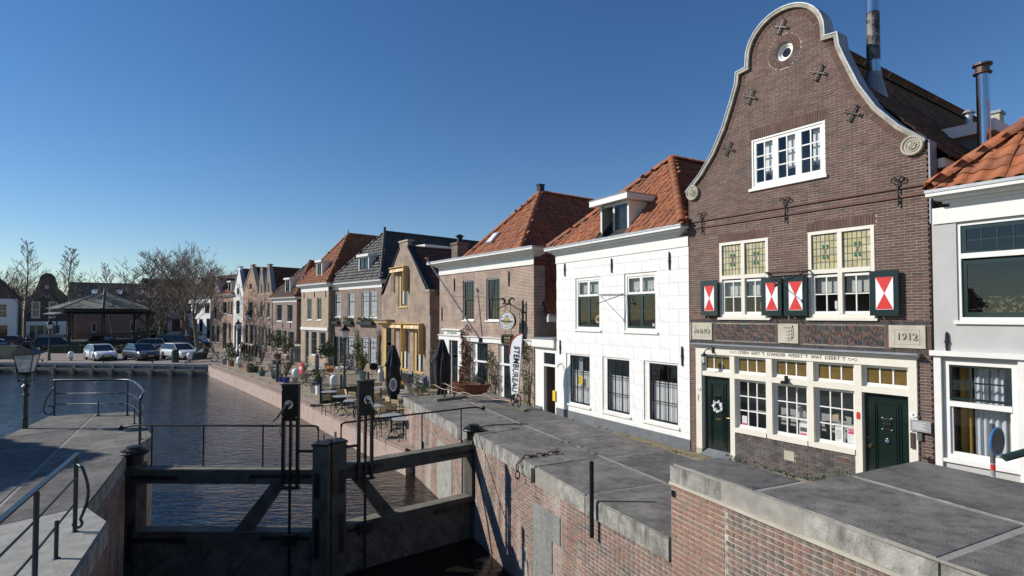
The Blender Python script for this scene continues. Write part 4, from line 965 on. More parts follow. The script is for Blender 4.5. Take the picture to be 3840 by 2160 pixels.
# main windows: leaded stained glass above, casements below
for (a, b, c, d) in (LW, RW):
    w = h.window(a, b, c, d, [(0, .5, 0, .49, 2, 2, W), (.5, 1, 0, .49, 2, 2, W)], frame='cream_paint', y=-.01, fw=.075, sill='cream_paint', pane='glass', cut=False, sashw=.055, bar=.025, fd=.12)
    MB().box(a + .075, b - .075, -.015, .1, 4.87, 4.97).box((a + b) / 2 - .05, (a + b) / 2 + .05, -.018, .1, 3.93, 4.87).box((a + b) / 2 - .05, (a + b) / 2 + .05, -.018, .1, 4.97, 5.79).build('mullion', 'cream_paint', w)
    for p0, p1 in ((a + .075, (a + b) / 2 - .05), ((a + b) / 2 + .05, b - .075)):
        q0, q1 = 4.97, 5.79; mb = MB(); cc = MB(); gl = MB(); nx, nz = 6, 5
        for i in range(nx):
            for j in range(nz): mb.box(p0 + (p1 - p0) * i / nx + .002, p0 + (p1 - p0) * (i + 1) / nx - .002, .035, .04, q0 + (q1 - q0) * j / nz + .002, q0 + (q1 - q0) * (j + 1) / nz - .002)
        for i in range(nx + 1): x = p0 + (p1 - p0) * i / nx; cc.box(x - .004, x + .004, .026, .034, q0, q1)
        for j in range(nz + 1): x = q0 + (q1 - q0) * j / nz; cc.box(p0, p1, .024, .033, x - .005, x + .005)
        cx, cz = (p0 + p1) / 2 + .01, (q0 + q1) / 2
        for sx in (-1, 1):
            for sz_ in (-1, 1): gl.disc((cx + sx * .045, cz + sz_ * .13), .022, .018, .024, 10, .038)
        cc.tube([(cx - .06, .022, cz - .09), (cx + .06, .022, cz + .09)], .005, 4).tube([(cx + .06, .022, cz - .09), (cx - .06, .022, cz + .09)], .005, 4)
        mb.build('stained_glass', 'stained', w); cc.build('lead_cames', 'came', w); gl.build('green_leaves', 'leaf_glass', w)
    for p0, p1 in ((a + .1, (a + b) / 2 - .06), ((a + b) / 2 + .06, b - .1)): B('blind', 'blind', w, p0, p1, .16, .17, 4.42, 4.86)
    cnd = MB().lathe([(.05, 0), (.02, .02), (.02, .1), (.045, .12), (.045, .3)], (b - .3 if a < 2 else a + .55, .2, 3.93), 10).build('candle', 'paper', w)
# shutters
for a, b in ((.49, 1.03), (2.33, 2.87), (2.93, 3.49), (4.87, 5.43)):
    z0, z1 = 3.89, 4.85; s_ = MB().box(a, a + .10, -.125, -.075, z0, z1).box(b - .10, b, -.125, -.075, z0, z1).box(a + .1, b - .1, -.125, -.075, z1 - .13, z1).box(a + .1, b - .1, -.125, -.075, z0, z0 + .13).build('shutter', 'green_dark', r)
    B('panel', 'white_plastic', s_, a + .1, b - .1, -.105, -.085, z0 + .13, z1 - .13)
    m_ = (a + b) / 2; zc = (z0 + z1) / 2; MB().prism([(a + .115, z0 + .14), (b - .115, z0 + .14), (m_, zc)], -.109, -.105).prism([(a + .115, z1 - .14), (m_, zc), (b - .115, z1 - .14)], -.109, -.105).build('red_hourglass', 'red_paint', s_)
    MB().tube([(m_ - .02, -.02, z0 - .03), (m_, -.15, z0 - .04), (m_ + .03, -.16, z0 - .09)], .012, 5).build('shutter_hook', 'black_iron', s_)
MB().tube([(2.47, -.10, 4.95), (3.52, -.10, 4.94)], .013, 6).tube([(2.49, -.10, 4.95), (3.02, -.62, 4.62)], .012, 6).tube([(3.50, -.10, 4.94), (3.02, -.62, 4.62)], .012, 6).sphere((3.02, -.62, 4.62), .045, 10, 6).tube([(2.47, 0, 4.97), (2.47, -.14, 4.97)], .02, 6).tube([(3.52, 0, 4.96), (3.52, -.14, 4.96)], .02, 6).build('flag_bracket', 'black_iron', r)
# timber shop front
C = 'cream_paint'; us = [(.25, .44), (1.33, 1.47), (2.37, 2.53), (3.42, 3.57), (4.48, 4.63), (5.54, 5.70)]
mb = MB()
for i, (a, b) in enumerate(us): mb.box(a, b, -.05 if i in (0, 5) else -.03, .16, .18 if i in (0, 1, 4, 5) else .81, 2.82)
mb.box(.25, 5.70, -.055, .16, 2.82, 3.02).box(.22, 5.73, -.09, .16, 3.0205, 3.05).box(.2, 5.75, -.13, .16, 3.051, 3.085)
for (a, b), (c, d) in zip(us[:-1], us[1:]): mb.box(b, c, -.028, .16, 2.22, 2.35)
for i in (1, 2, 3): mb.box(us[i][1], us[i + 1][0], -.05, .16, .81, .93)
sf = mb.build('shop_front', C, r)
B('lead_sheet', 'lead', r, .17, 5.78, -.20, .05, 3.086, 3.12)
MB().box(.25, .44, -.055, .16, -.1, .18).box(1.33, 1.47, -.04, .16, -.1, .18).box(4.48, 4.63, -.04, .16, -.1, .18).box(5.54, 5.70, -.055, .16, -.1, .18).build('post_bases', 'stone_beige', r)
text('lettering', "D'EEN  EERT 'T  D'ANDER  WEERT 'T  WAT  DEERT 'T", .112, 'black_paint', r, (2.97, -.058, 2.92), ext=.002, xs=1.02)
for u in (1.47, 4.47): MB().tube([(u + .09 * math.sin(t), -.058, 2.92 + .025 * math.sin(2 * t)) for t in np.linspace(0, 2 * math.pi, 24)], .004, 4).build('flourish', 'black_paint', r)
for i in range(5):
    a, b = us[i][1], us[i + 1][0]
    w = h.window(a + .002, b - .002, 2.352, 2.818, [(0, 1, 0, 1, 3, 1, W)], frame=C, y=.06, fw=.02, pane='amber_glass', cut=False, sashw=.045, bar=.03, name='transom_window')
    if i in (1, 2, 3): w = h.window(a + .002, b - .002, .932, 2.218, [(0, 1, 0, 1, 3, 3, W)], frame=C, y=.06, fw=.02, pane='glass', cut=False, sashw=.05, bar=.026, name='shop_window')
    if i == 1: B('poster', 'paper', w, a + .12, a + .27, .115, .118, 1.0, 1.25); B('poster_band', 'pink', w, a + .13, a + .26, .112, .115, 1.01, 1.06); MB().sphere((b - .14, .35, 1.62), .04, 8, 6).build('ornament', 'chrome', w); B('ornament', 'wood_chair', w, b - .19, b - .09, .3, .4, 1.45, 1.57)
    if i == 2:
        B('poster', 'paper', w, b - .28, b - .06, .115, .118, 1.0, 1.3); B('poster_band', 'pink', w, b - .26, b - .08, .112, .115, 1.02, 1.06); B('poster_band', 'room', w, b - .26, b - .08, .112, .115, 1.10, 1.2)
        for u_, m_ in ((a + .48, 'curtain_grey'), (a + .70, 'room')): MB().lathe([(.05, 0), (.05, .1), (.08, .16), (.06, .24), (.01, .26)], (u_, .4, 1.4), 10).build('vase', m_, w)
    if i == 3:
        B('poster', 'paper', w, b - .50, b - .28, .115, .118, 1.0, 1.36); B('poster_band', 'red_paint', w, b - .34, b - .29, .112, .115, 1.30, 1.35); B('poster', 'paper', w, b - .23, b - .05, .115, .118, 1.02, 1.36); B('poster_band', 'pink', w, b - .21, b - .07, .112, .115, 1.23, 1.34); text('lettering', 'KUNST', .045, 'paper', w, (b - .14, .109, 1.29), ext=.001)
        B('ornament', 'wood_chair', w, a + .3, a + .4, .3, .4, 1.45, 1.6)
        mb = MB()
        for q in range(8): mb.box(b - .48, b - .32 - (q % 3) * .02, .113, .115, 1.08 + q * .026, 1.085 + q * .026)
        mb.build('poster_text', 'room', w)
    if 0 < i < 4: B('display_shelf', W, w, a + .02, b - .02, .2, .5, 1.36, 1.38)
# brick plinth under the shop windows
MB().box(1.47, 4.48, .0, .16, -.1, .81).build('plinth_bed', 'mortar', r)
ps = lay(courses(-.06, .72, .058), lambda z: [(1.475, 4.475)], [(2.80, 3.08, .36, .58), (4.10, 4.32, .6, .71)], .2, .009); place_pieces(r, 'brick', 'brickwork', ps, 'brick_plinth', -.012, .04, 0)
mb = MB()
for i in range(49): u = 1.475 + 3.0 * i / 49; mb.box(u + .004, u + .057, -.013, .04, .724, .806)
mb.build('header_course', 'brick_plinth', r, kind='stuff')
h.box('inset_stone', 'stone_light', 2.81, 3.07, -.014, .04, .37, .57); h.box('air_brick', 'brick_brown', 4.11, 4.31, -.014, .04, .61, .70)
# doors
def door(h, u0, u1, z0, z1, y, m, mail=True, knob=None, grille=True):
    d = MB().box(u0, u1, y, y + .05, z0, z1).build('door', m, h.root); w = u1 - u0
    mb = MB(); a, b, c, e = u0 + w * .2, u1 - w * .2, z0 + .14, z1 - .16
    for k, t in ((0, .03), (.05, .02)):
        mb.box(a + k, b - k, y - .02, y, e - k - t, e - k).box(a + k, b - k, y - .02, y, c + k, c + k + t).box(a + k, a + k + t, y - .02, y, c + k + t, e - k - t).box(b - k - t, b - k, y - .02, y, c + k + t, e - k - t)
    mb.box(a + .1, b - .1, y - .012, y, c + .1, e - .1).build('door_moulding', m, d)
    if grille:
        mb = MB(); m_ = (u0 + u1) / 2; gz = z0 + (z1 - z0) * .70
        for dx in (-.06, -.02, .02, .06): mb.box(m_ + dx - .007, m_ + dx + .007, y - .04, y - .012, gz - .12, gz + .12)
        for dz in (-.11, 0, .11): mb.box(m_ - .09, m_ + .09, y - .043, y - .015, gz + dz - .008, gz + dz + .008)
        for dx in (-.09, .09):
            for dz in (-.12, .12): mb.sphere((m_ + dx, y - .03, gz + dz), .02, 6, 4)
        mb.build('door_grille', 'chrome' if not mail else 'black_iron', d)
    return d
z0 = .30
d = door(h, .462, 1.312, .12, 2.205, .09, 'green_door'); m_ = .89
mb = MB(); rnd = random.Random(2)
for i in range(90):
    q = rnd.uniform(0, 2 * math.pi); rr = rnd.uniform(.09, .17); mb.sphere((m_ + rr * math.cos(q), .045 + rnd.uniform(-.02, .02), 1.40 + rr * math.sin(q)), rnd.uniform(.016, .026), 6, 4)
tag(mb.build('door_wreath', 'sign_silver'), 'silvery round wreath hanging on the left green door', 'wreath').matrix_world = Matrix.LocRotScale(r.location, r.rotation_euler, r.scale)
B('letter_slot', 'brass', d, m_ - .09, m_ + .09, .065, .09, 1.02, 1.07); MB().tube([(1.25, .09, 1.12), (1.25, .04, 1.12), (1.16, .04, 1.12)], .012, 6).build('door_handle', 'brass', d)
MB().add([(.40, -.10, .05), (1.36, -.10, .05), (1.33, .1, .2), (.44, .1, .2), (.40, -.10, -.02), (1.36, -.10, -.02)], [(0, 1, 2, 3), (4, 5, 1, 0)]).build('door_step', 'plinth_grey', r)
d = door(h, 4.642, 5.535, .12, 2.205, .09, 'green_door', mail=False); MB().lathe([(.02, 0), (.03, .02), (.035, .04), (.02, .055)], (0, 0, 0), 10).build('door_knob', 'brass', d).matrix_basis = Matrix.Translation((4.74, .09, 1.05)) @ Matrix.Rotation(R(90), 4, 'X')
MB().sphere((5.09, .07, 1.22), .05, 8, 6).build('bell_pull', 'chrome', d); MB().sphere((4.72, .08, 1.22), .02, 8, 5).build('lock', 'chrome', d)
# small things on the front
for u, z, n in ((.335, 1.84, '6'), (5.63, 1.86, '4')): o = MB().disc((u, z), .075, -.07, -.055, 18, .05).build('house_number', 'white_plastic', r); text('lettering', n, .085, 'black_paint', o, (u, -.072, z), ext=.001)
B('mailbox', 'bronze', r, 5.575, 5.645, -.085, -.052, 1.18, 1.5); B('nameplate', 'zinc', r, 5.58, 5.94, -.085, -.06, 1.54, 1.77); B('key_safe', 'room', r, 5.68, 5.77, -.05, .0, 1.36, 1.52); B('camera', 'chrome', r, 5.80, 5.88, -.12, 0, 1.0, 1.06); B('bell_plate', 'brass', r, .325, .345, -.058, -.05, 1.5, 1.68)
mb = MB()
for q in range(7): mb.box(5.62, 5.86 - (q % 3) * .04, -.087, -.0855, 1.585 + q * .022, 1.592 + q * .022)
mb.build('plate_text', 'paper', r)
MB().prism([(4.52, 1.62), (4.59, 1.62), (4.59, 1.75), (4.555, 1.78), (4.52, 1.75)], -.045, -.031).build('small_shield', 'red_paint', r)
MB().box(2.90, 2.96, -.10, -.03, 2.30, 2.42).box(2.86, 3.0, -.20, -.08, 2.24, 2.30).build('spot_lamp', 'black_paint', r)
wl = MB().tube([(.84, -.06, 2.93), (.80, -.22, 2.98), (.74, -.28, 2.93), (.72, -.28, 2.86)], .014, 6).box(.80, .88, -.075, -.05, 2.86, 3.02).build('wall_lantern', 'black_iron', r)
MB().lathe([(.03, .0), (.05, .02), (.085, .19), (.09, .2)], (.71, -.28, 2.58), 6).build('lantern_glass', 'lamp_glass_white', wl); MB().lathe([(.105, .2), (.03, .28), (.02, .31)], (.71, -.28, 2.58), 6).lathe([(.02, -.04), (.05, .0)], (.71, -.28, 2.58), 6).build('lantern_hood', 'black_iron', wl)
# side walls and roof
h.sides(0.02, 5.95, -.15, 7.0, 13.0, 'bw_chimney', left=True, y0=.33)
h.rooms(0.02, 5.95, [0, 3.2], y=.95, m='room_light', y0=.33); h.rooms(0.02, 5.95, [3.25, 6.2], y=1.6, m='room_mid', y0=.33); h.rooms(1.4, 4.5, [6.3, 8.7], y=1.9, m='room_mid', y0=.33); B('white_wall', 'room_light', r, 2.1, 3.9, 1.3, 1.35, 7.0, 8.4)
RZ = 10.95; EZ = 7.15
tile_slope(r, [(6.15, .34, EZ), (6.15, 13.2, EZ), (2.95, 13.2, RZ), (2.95, .34, RZ)], 'tile_moss', .25, .31, single=0)
tile_slope(r, [(-.25, 13.2, EZ), (-.25, .34, EZ), (2.95, .34, RZ), (2.95, 13.2, RZ)], 'tile_moss', .25, .31)
ridge_tiles(r, (2.95, .4, RZ + .03), (2.95, 13.2, RZ + .03), 'tile_moss', .15, .4)
B('eaves_board', 'white_paint', r, 6.0, 6.12, .36, 13.2, 6.93, 7.12)
MB().prism([(-.25, EZ), (6.15, EZ), (2.95, RZ)], 13.0, 13.2).build('rear_gable', 'bw_chimney', r)
MB().box(2.4, 3.6, 13.0, 13.5, 10.3, 11.35).build('rear_parapet', 'stone_light', r); MB().box(2.35, 3.65, 12.95, 13.55, 11.35, 11.45).build('parapet_cover', 'lead', r)
# metal flues
f1 = MB().tube([(4.25, 1.7, 9.0), (4.25, 1.7, 10.15)], .145, 18).build('flue', 'steel', r); MB().tube([(4.25, 1.7, 11.35), (4.25, 1.7, 13.4)], .145, 18).build('flue_top', 'steel', f1); MB().tube([(4.25, 1.7, 10.16), (4.25, 1.7, 11.34)], .148, 18).build('sooty_section', 'soot', f1); MB().lathe([(.3, 9.15), (.17, 9.75), (.17, 9.85)], (4.25, 1.7, 0), 16).build('flashing', 'lead', f1)
f2 = MB().tube([(6.3, 2.0, 6.4), (6.3, 2.0, 9.15)], .12, 18).build('flue', 'steel', r); MB().lathe([(.12, 9.15), (.17, 9.17), (.17, 9.2), (.13, 9.21), (.13, 9.34), (.18, 9.35), (.18, 9.39), (.02, 9.42)], (6.3, 2.0, 0), 18).build('flue_cap', 'bronze', f2)
MB().tube([(4.75, 6.2, 8.7), (4.75, 6.2, 9.6)], .09, 12).lathe([(.16, 9.6), (.1, 9.68), (.02, 9.72)], (4.75, 6.2, 0), 12).build('vent_pipe', 'zinc', r)
dm = MB().box(4.6, 6.0, 3.4, 6.4, 7.2, 8.22).build('dormer', 'plinth_grey', r); B('dormer_roof', 'white_paint', dm, 4.5, 6.15, 3.25, 6.5, 8.222, 8.5); B('dormer_window', 'white_paint', dm, 6.001, 6.03, 3.7, 6.1, 7.4, 8.15); B('pane', 'pane_far', dm, 6.031, 6.036, 3.85, 5.95, 7.5, 8.05)
# ------------------------------------------------------------ white stucco house
W = 'white_paint'; G = 'green_dark'
h = House('white_house', 'white stucco house with orange hipped roof next to the curved gable', 'house', (5.107, 16.396), -.585); r = h.root
UW = [(-5.44, -4.0, 3.38, 5.26), (-2.76, -1.28, 3.38, 5.26)]; LWn = [(-6.05, -4.60, .60, 2.47), (-3.90, -2.52, .60, 2.47), (-1.87, -.44, .60, 2.47)]
for i, (a, b, c, d) in enumerate(UW):
    w = h.window(a, b, c, d, [(0, .5, .655, 1, 1, 1, W), (.5, 1, .655, 1, 1, 1, W), (0, .5, 0, .65, 1, 2, G), (.5, 1, 0, .65, 1, 2, G)], y=.03, fw=.10, sill=True, pane='glass', sashw=.06, bar=.03, fd=.12)
    B('blind', 'room_light', w, a + .12, b - .12, .19, .2, 4.55, 5.15); rn = random.Random(i)
    for k in range(7): MB().lathe([(.02, 0), (.03, .03), (.02, .08)], (a + .25 + k * .15, .17, 4.66), 6).build('ornament', rn.choice(['paper', 'terracotta', 'pot_blue', 'chrome']), w)
    MB().ring((b - .4, .25, 3.75), .12, .05, 'y', 14, 5).build('ornament', 'wood_chair', w) if i == 0 else MB().lathe([(.06, 0), (.08, .14)], (b - .4, .3, 3.5), 8).build('ornament', 'paper', w)
for i, (a, b, c, d) in enumerate(LWn):
    w = h.window(a, b, c, d, [(.12, 1, 0, 1, 3, 3, 'black_iron')], y=.03, fw=.055, sill=True, pane='glass', sashw=.045, bar=.024, fd=.14)
    B('reveal_board', W, w, a + .056, a + .056 + .15, .035, .16, c + .06, d - .06)
    drape(w, a + .2, b - .05, c + .08, c + (d - c) * .67, .215, 'curtain')
    if i == 0: drape(w, a + .22, a + .62, c + .9, d - .08, .33, 'curtain_grey')
    if i == 2: drape(w, b - .28, b - .06, c + .9, d - .08, .33, 'curtain_grey')
    if i == 0: o = B('yellow_notice', 'number_yellow', w, a + .60, a + .90, .085, .088, 1.36, 1.66); text('lettering', 'Stembureau', .05, 'pot_grey', o, (a + .75, .083, 1.57), ext=.001); text('lettering', '13', .07, 'pot_grey', o, (a + .75, .083, 1.46), ext=.001)
wall = [(-6.68, -.3), (0, -.3), (0, 6.1), (-6.68, 6.1)]
h.wall(wall, 'stucco_joint', .24, y=.006)
ps = lay(courses(.33, .52, .2) + courses(.52, 2.47, .39) + courses(2.47, 3.31, .42) + courses(3.31, 5.26, .39) + courses(5.26, 6.0, .37), lambda z: [(-6.68, 0)], [(a, b, c - .07, d) for a, b, c, d in UW + LWn], .78, .011, cut=.06); place_pieces(r, 'stucco_block', 'stucco_blocks', ps, 'stucco_white', -.004, .03, 300, jit=.0006)
h.box('plinth', 'plinth_grey', -6.70, .0, -.02, .006, -.4, .322)
h.cornice(-6.70, -.33, 5.90, 6.50, .34); h.box('frieze_end', W, -.33, .0, -.03, .0, 5.9, 6.2)
for u, a, b in ((-6.09, 5.38, 5.88), (-3.37, 5.34, 5.84), (-.73, 5.26, 5.80), (-6.41, 2.40, 2.95), (-.26, 2.42, 3.0)): h.anchor(u, a, b)
MB().tube([(-6.3, -.04, 2.05), (-6.28, -.22, 2.0), (-6.25, -.24, 1.92)], .02, 6).build('pipe_stub', 'black_iron', r)
MB().tube([(-4.02, -.06, 4.62), (-2.72, -.06, 4.60)], .012, 6).tube([(-4.02, -.06, 4.62), (-3.25, -.75, 4.28)], .012, 6).tube([(-2.72, -.06, 4.60), (-3.25, -.75, 4.28)], .012, 6).sphere((-3.25, -.75, 4.28), .04, 8, 6).build('flag_bracket', 'black_iron', r)
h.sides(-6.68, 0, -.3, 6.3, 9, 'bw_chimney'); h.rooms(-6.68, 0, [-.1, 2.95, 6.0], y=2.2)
cu, yr, RZ, EZ = -3.37, 2.85, 9.62, 6.52
tile_slope(r, [(-6.95, -.28, EZ), (.02, -.28, EZ), (cu, yr, RZ)], 'tile_orange', .25, .30, single=150, holes=[lambda c: -3.9 < c.x < -2.55 and c.z < 7.75])
tile_slope(r, [(.02, -.28, EZ), (.02, 9, EZ), (cu, 9, RZ), (cu, yr, RZ)], 'tile_orange', .25, .30, single=150)
tile_slope(r, [(-6.95, 9, EZ), (-6.95, -.28, EZ), (cu, yr, RZ), (cu, 9, RZ)], 'tile_orange', .25, .30)
ridge_tiles(r, (.0, -.26, EZ + .05), (cu, yr, RZ + .06), 'tile_orange', .15, .38); ridge_tiles(r, (-6.9, -.26, EZ + .05), (cu, yr, RZ + .06), 'tile_orange', .15, .38); ridge_tiles(r, (cu, yr, RZ + .06), (cu, 9, RZ + .06), 'tile_orange', .15, .38)
MB().prism([(-6.9, EZ), (.25, EZ), (cu, RZ)], 8.9, 9.1).build('rear_gable', 'bw_chimney', r)
# dormer with one casement open
dm = MB().box(-3.95, -3.87, -.02, 2.2, 6.5, 7.68).box(-2.58, -2.50, -.02, 2.2, 6.5, 7.68).box(-3.87, -2.58, -.03, .05, 6.5, 6.58).box(-3.87, -2.58, -.03, .05, 7.6, 7.68).box(-3.28, -3.20, -.03, .05, 6.58, 7.6).box(-3.87, -2.58, .9, .95, 6.5, 7.68).build('dormer', W, r)
B('dormer_roof', W, dm, -4.25, -2.30, -.28, 2.3, 7.69, 7.88); B('roof_sheet', 'lead', dm, -4.26, -2.29, -.30, 2.3, 7.885, 7.91); MB().prism([(-2.2, 6.52), (-2.495, 6.52), (-2.495, 6.7)], .2, .35).build('lead_apron', 'lead', dm)
def casement(par, M_, w, hh):
    o = MB().box(0, .06, 0, .04, 0, hh).box(w - .06, w, 0, .04, 0, hh).box(.06, w - .06, 0, .04, 0, .06).box(.06, w - .06, 0, .04, hh - .06, hh).box(.06, w - .06, .005, .035, hh / 2 - .015, hh / 2 + .015).build('casement', G, par); o.matrix_basis = M_
    p = B('pane', 'pane_far', o, .06, w - .06, .018, .022, .06, hh - .06); return o
casement(dm, Matrix.Translation((-3.20, -.02, 6.59)), .61, 1.0); casement(dm, Matrix.Translation((-3.86, -.03, 6.58)) @ Matrix.Rotation(R(-38), 4, 'Z'), .58, 1.0)
# low white entrance between the white house and the cafe
h = House('entrance_annex', 'low white entrance with dark open door between cafe and white house', 'annex', (1.70, 22.23), -.585); r = h.root
h.open.append((-1.02, -.05, -.35, 2.5))
h.wall([(-1.55, -.35), (0, -.35), (0, 2.62), (-1.55, 2.62)], 'stucco_white', .2, y=.06)
h.box('plinth', 'plinth_grey', -1.55, -1.03, .03, .058, -.35, .2); h.box('fascia', W, -1.6, .0, -.10, .06, 2.62, 2.95); h.box('roof_sheet', 'lead', -1.62, .02, -.14, 2.5, 2.955, 3.0)
MB().box(-1.02, -.92, .06, .2, -.35, 2.5).box(-.12, -.05, .06, .2, -.35, 2.5).box(-.92, -.12, .06, .2, 2.4, 2.5).box(-.92, -.12, .05, .2, 1.86, 1.95).build('door_frame', W, r)
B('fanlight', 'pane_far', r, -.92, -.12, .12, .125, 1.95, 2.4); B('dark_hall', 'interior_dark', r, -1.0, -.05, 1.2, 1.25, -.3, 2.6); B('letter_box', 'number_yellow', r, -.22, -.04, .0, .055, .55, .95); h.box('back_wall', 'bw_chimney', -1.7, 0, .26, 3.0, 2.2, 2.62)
# ------------------------------------------------------------ cafe
h = House('cafe_house', 'brick cafe with white cornice, orange hipped roof and round hanging sign', 'house', (.915, 23.8), -.72); r = h.root
for a, b in ((-5.80, -4.72), (-3.64, -2.52)):
    w = h.window(a, b, 3.66, 5.62, [(0, 1, .5, 1, 4, 4, 'black_iron'), (0, 1, 0, .5, 4, 4, 'black_iron')], y=.06, fw=.055, sill=True, pane='pane_far', sashw=.03, bar=.012, each=False)
GF = [(-4.86, -3.50, -.3, 2.62), (-2.62, -1.32, -.3, 2.62), (-7.06, -6.2, -.35, 2.95)]
for i, (a, b, c, d) in enumerate(GF[:2]):
    w = h.window(a, b, c, d, [(.22, 1, .70, 1, 4, 4, 'black_iron'), (.22, 1, 0, .66, 4, 6, 'black_iron')], frame=W, y=.05, fw=.06, pane='pane_far', sashw=.03, bar=.012, each=False)
    MB().box(a + .06, b - .06, .03, .14, c + (d - c) * .67, c + (d - c) * .70).box(a + .06, a + .32, .1, .2, c, d - .06).build('transom', W, w)
w = h.window(*GF[2], [(0, 1, .68, 1, 4, 4, 'black_iron'), (.2, 1, 0, .64, 2, 3, 'green_dark')], frame=W, y=.05, fw=.09, pane='pane_far', sashw=.05, bar=.014, each=False, name='cafe_door')
h.wall([(-8.2, -.5), (0, -.5), (0, 6.0), (-8.2, 6.0)], 'bw_cafe', .24)
h.box('fascia', W, -8.2, .02, -.06, -.001, 2.62, 2.84); h.box('fascia_cap', W, -8.2, .04, -.12, -.001, 2.842, 2.88); h.box('pilaster', W, -7.62, -7.08, -.05, -.001, -.4, 2.62); h.box('pilaster', W, -6.18, -5.80, -.05, -.001, -.4, 2.62)
s_ = h.box('name_board', W, -7.55, -5.84, -.10, -.0, 2.89, 3.13); h.box('name_board_cap', W, -7.65, -5.74, -.20, -.0, 3.135, 3.2); text('lettering', 'Cafe  Spaarndam', .15, 'bronze', s_, (-6.7, -.104, 3.0), ext=.003)
for u, a, b in ((-6.6, 5.15, 5.8), (-1.78, 5.2, 5.85), (-7.9, 3.6, 4.3)): h.anchor(u, a, b)
for u in (-5.26, -3.08): MB().prism([(u - .56, 5.66), (u + .56, 5.66), (u + .66, 5.95), (u - .66, 5.95)], -.006, .01).build('flat_arch', 'bw_quay_cap', r)
for u in (-4.18, -1.97): MB().prism([(u - .66, 2.92), (u + .66, 2.92), (u + .72, 3.2), (u - .72, 3.2)], -.006, .01).build('flat_arch', 'bw_quay_cap', r)
h.cornice(-8.25, .02, 6.03, 6.72, .5)
h.sides(-8.2, 0, -.5, 4.2, 11, 'bw_cafe'); h.box('front_return', 'bw_cafe', -.25, 0, .242, .6, 4.2, 6.0)
cu, yr, RZ, EZ = -4.1, 3.6, 10.2, 6.74; sl_ = 1.40       # steep roof behind a high front: side eaves are lower than the cornice
ue = lambda z: (RZ - z) / sl_
for sg_, m_, n_ in ((1, 'tile_red', 150), (-1, 'tile_orange', 0)):
    pts = [(cu + sg_ * ue(3.95), .45, 3.95), (cu + sg_ * ue(3.95), 11, 3.95), (cu, 11, RZ), (cu, yr, RZ), (cu + sg_ * ue(6.7), .45, 6.7)]
    tile_slope(r, pts if sg_ > 0 else [pts[1], pts[0], pts[4], pts[3], pts[2]], m_, .25, .30, single=n_)
    ridge_tiles(r, (cu + sg_ * ue(6.72), .4, 6.76), (cu, yr, RZ + .06), 'tile_orange', .15, .38)
tile_slope(r, [(cu - ue(6.7), .4, 6.7), (cu + ue(6.7), .4, 6.7), (cu, yr, RZ)], 'tile_orange', .25, .30, single=150)
ridge_tiles(r, (cu, yr, RZ + .06), (cu, 11, RZ + .06), 'tile_orange', .15, .38)
MB().prism([(cu - ue(3.95), 3.95), (cu + ue(3.95), 3.95), (cu, RZ)], 10.9, 11.1).build('rear_gable', 'bw_chimney', r); h.box('side_gutter', 'zinc', cu + ue(3.95) - .05, cu + ue(3.95) + .1, .45, 11, 3.86, 3.95); h.box('gutter_board', W, cu + ue(3.95) - .1, cu + ue(3.95) + .05, .44, 10.9, 3.62, 3.855)
MB().box(cu - .13, cu + .13, yr - .1, yr + .2, RZ - .1, RZ + .42).box(cu - .17, cu + .17, yr - .14, yr + .24, RZ + .42, RZ + .46).build('vent', 'black_iron', r)
n = Vector((0, -(RZ - EZ), 3.2)).normalized(); p = Vector((-4.95, 1.3, EZ + (RZ - EZ) * .9 / 3.2))
MB().obox(p + n * .08, (.26, 0, 0), Vector((0, 3.2, RZ - EZ)).normalized() * .38, n * .06).build('skylight', 'zinc', r); MB().obox(p + n * .15, (.2, 0, 0), Vector((0, 3.2, RZ - EZ)).normalized() * .3, n * .005).build('skylight_pane', 'sign_silver', r)
# flagpole fixed to the fascia
fp = tag(MB().tube([(-4.0, -.10, 2.75), (-5.9, -1.95, 6.6)], [.045, .03], 10).build('flagpole', 'zinc'), 'slanting grey flagpole with red knob fixed above the cafe windows', 'flagpole'); fp.matrix_world = Matrix.LocRotScale(r.location, r.rotation_euler, r.scale)
MB().lathe([(.03, 0), (.11, .05), (.10, .09), (.02, .12)], (-5.9, -1.95, 6.58), 12).build('pole_knob', 'terracotta', fp); MB().box(-4.06, -3.92, -.16, -.06, 2.62, 2.86).build('pole_socket', 'black_iron', fp); MB().tube([(-5.02, -1.08, 4.8), (-3.7, -.02, 4.75)], .008, 4).build('stay_wire', 'black_iron', fp)
# hanging cafe sign on a wrought iron bracket
hs = thing('hanging_sign', 'round silver and gold brewery sign on scrolled black iron bracket', 'sign', r.location, r.rotation_euler.z)
ub, yb = -.62, -.12
mb = MB().tube([(ub, yb, 2.45), (ub, yb, 4.3)], .045, 8).lathe([(.01, 0), (.055, .08), (.045, .2), (.0, .3)], (ub, yb, 4.3), 8)
mb.box(ub - .04, ub + .04, yb, .01, 2.9, 2.96).box(ub - .04, ub + .04, yb, .01, 4.0, 4.06).build('bracket_post', 'black_iron', hs)
dv = Vector((-.80, -.60, 0))            # direction of the arm, out over the street
def on(s_, z, q=0): return Vector((ub, yb, 0)) + dv * s_ * .66 + Vector((0, 0, 3.65 + (z - 3.53) * .70))
SC = lambda pts, r_: MB().tube(pts, r_, 6).build('iron_scroll', 'black_iron', hs, smooth=True)
SC([on(0, 4.18), on(.35, 4.28), on(.7, 4.5), on(1.0, 4.56), on(1.4, 4.42), on(1.75, 4.2)], .022)
for s0, z0, sg in ((.72, 4.74, 1), (1.42, 4.74, -1)): SC([on(s0 + sg * .2 * math.cos(R(q)), z0 + .18 * math.sin(R(q))) for q in range(-70, 190, 20)], [.028, .034, .04, .045, .05, .05, .05, .045, .04, .034, .028, .02, .012])
SC([on(1.07 + .18 * math.cos(R(q)), 4.80 + .22 * math.sin(R(q))) for q in range(-200, 40, 20)], .028)
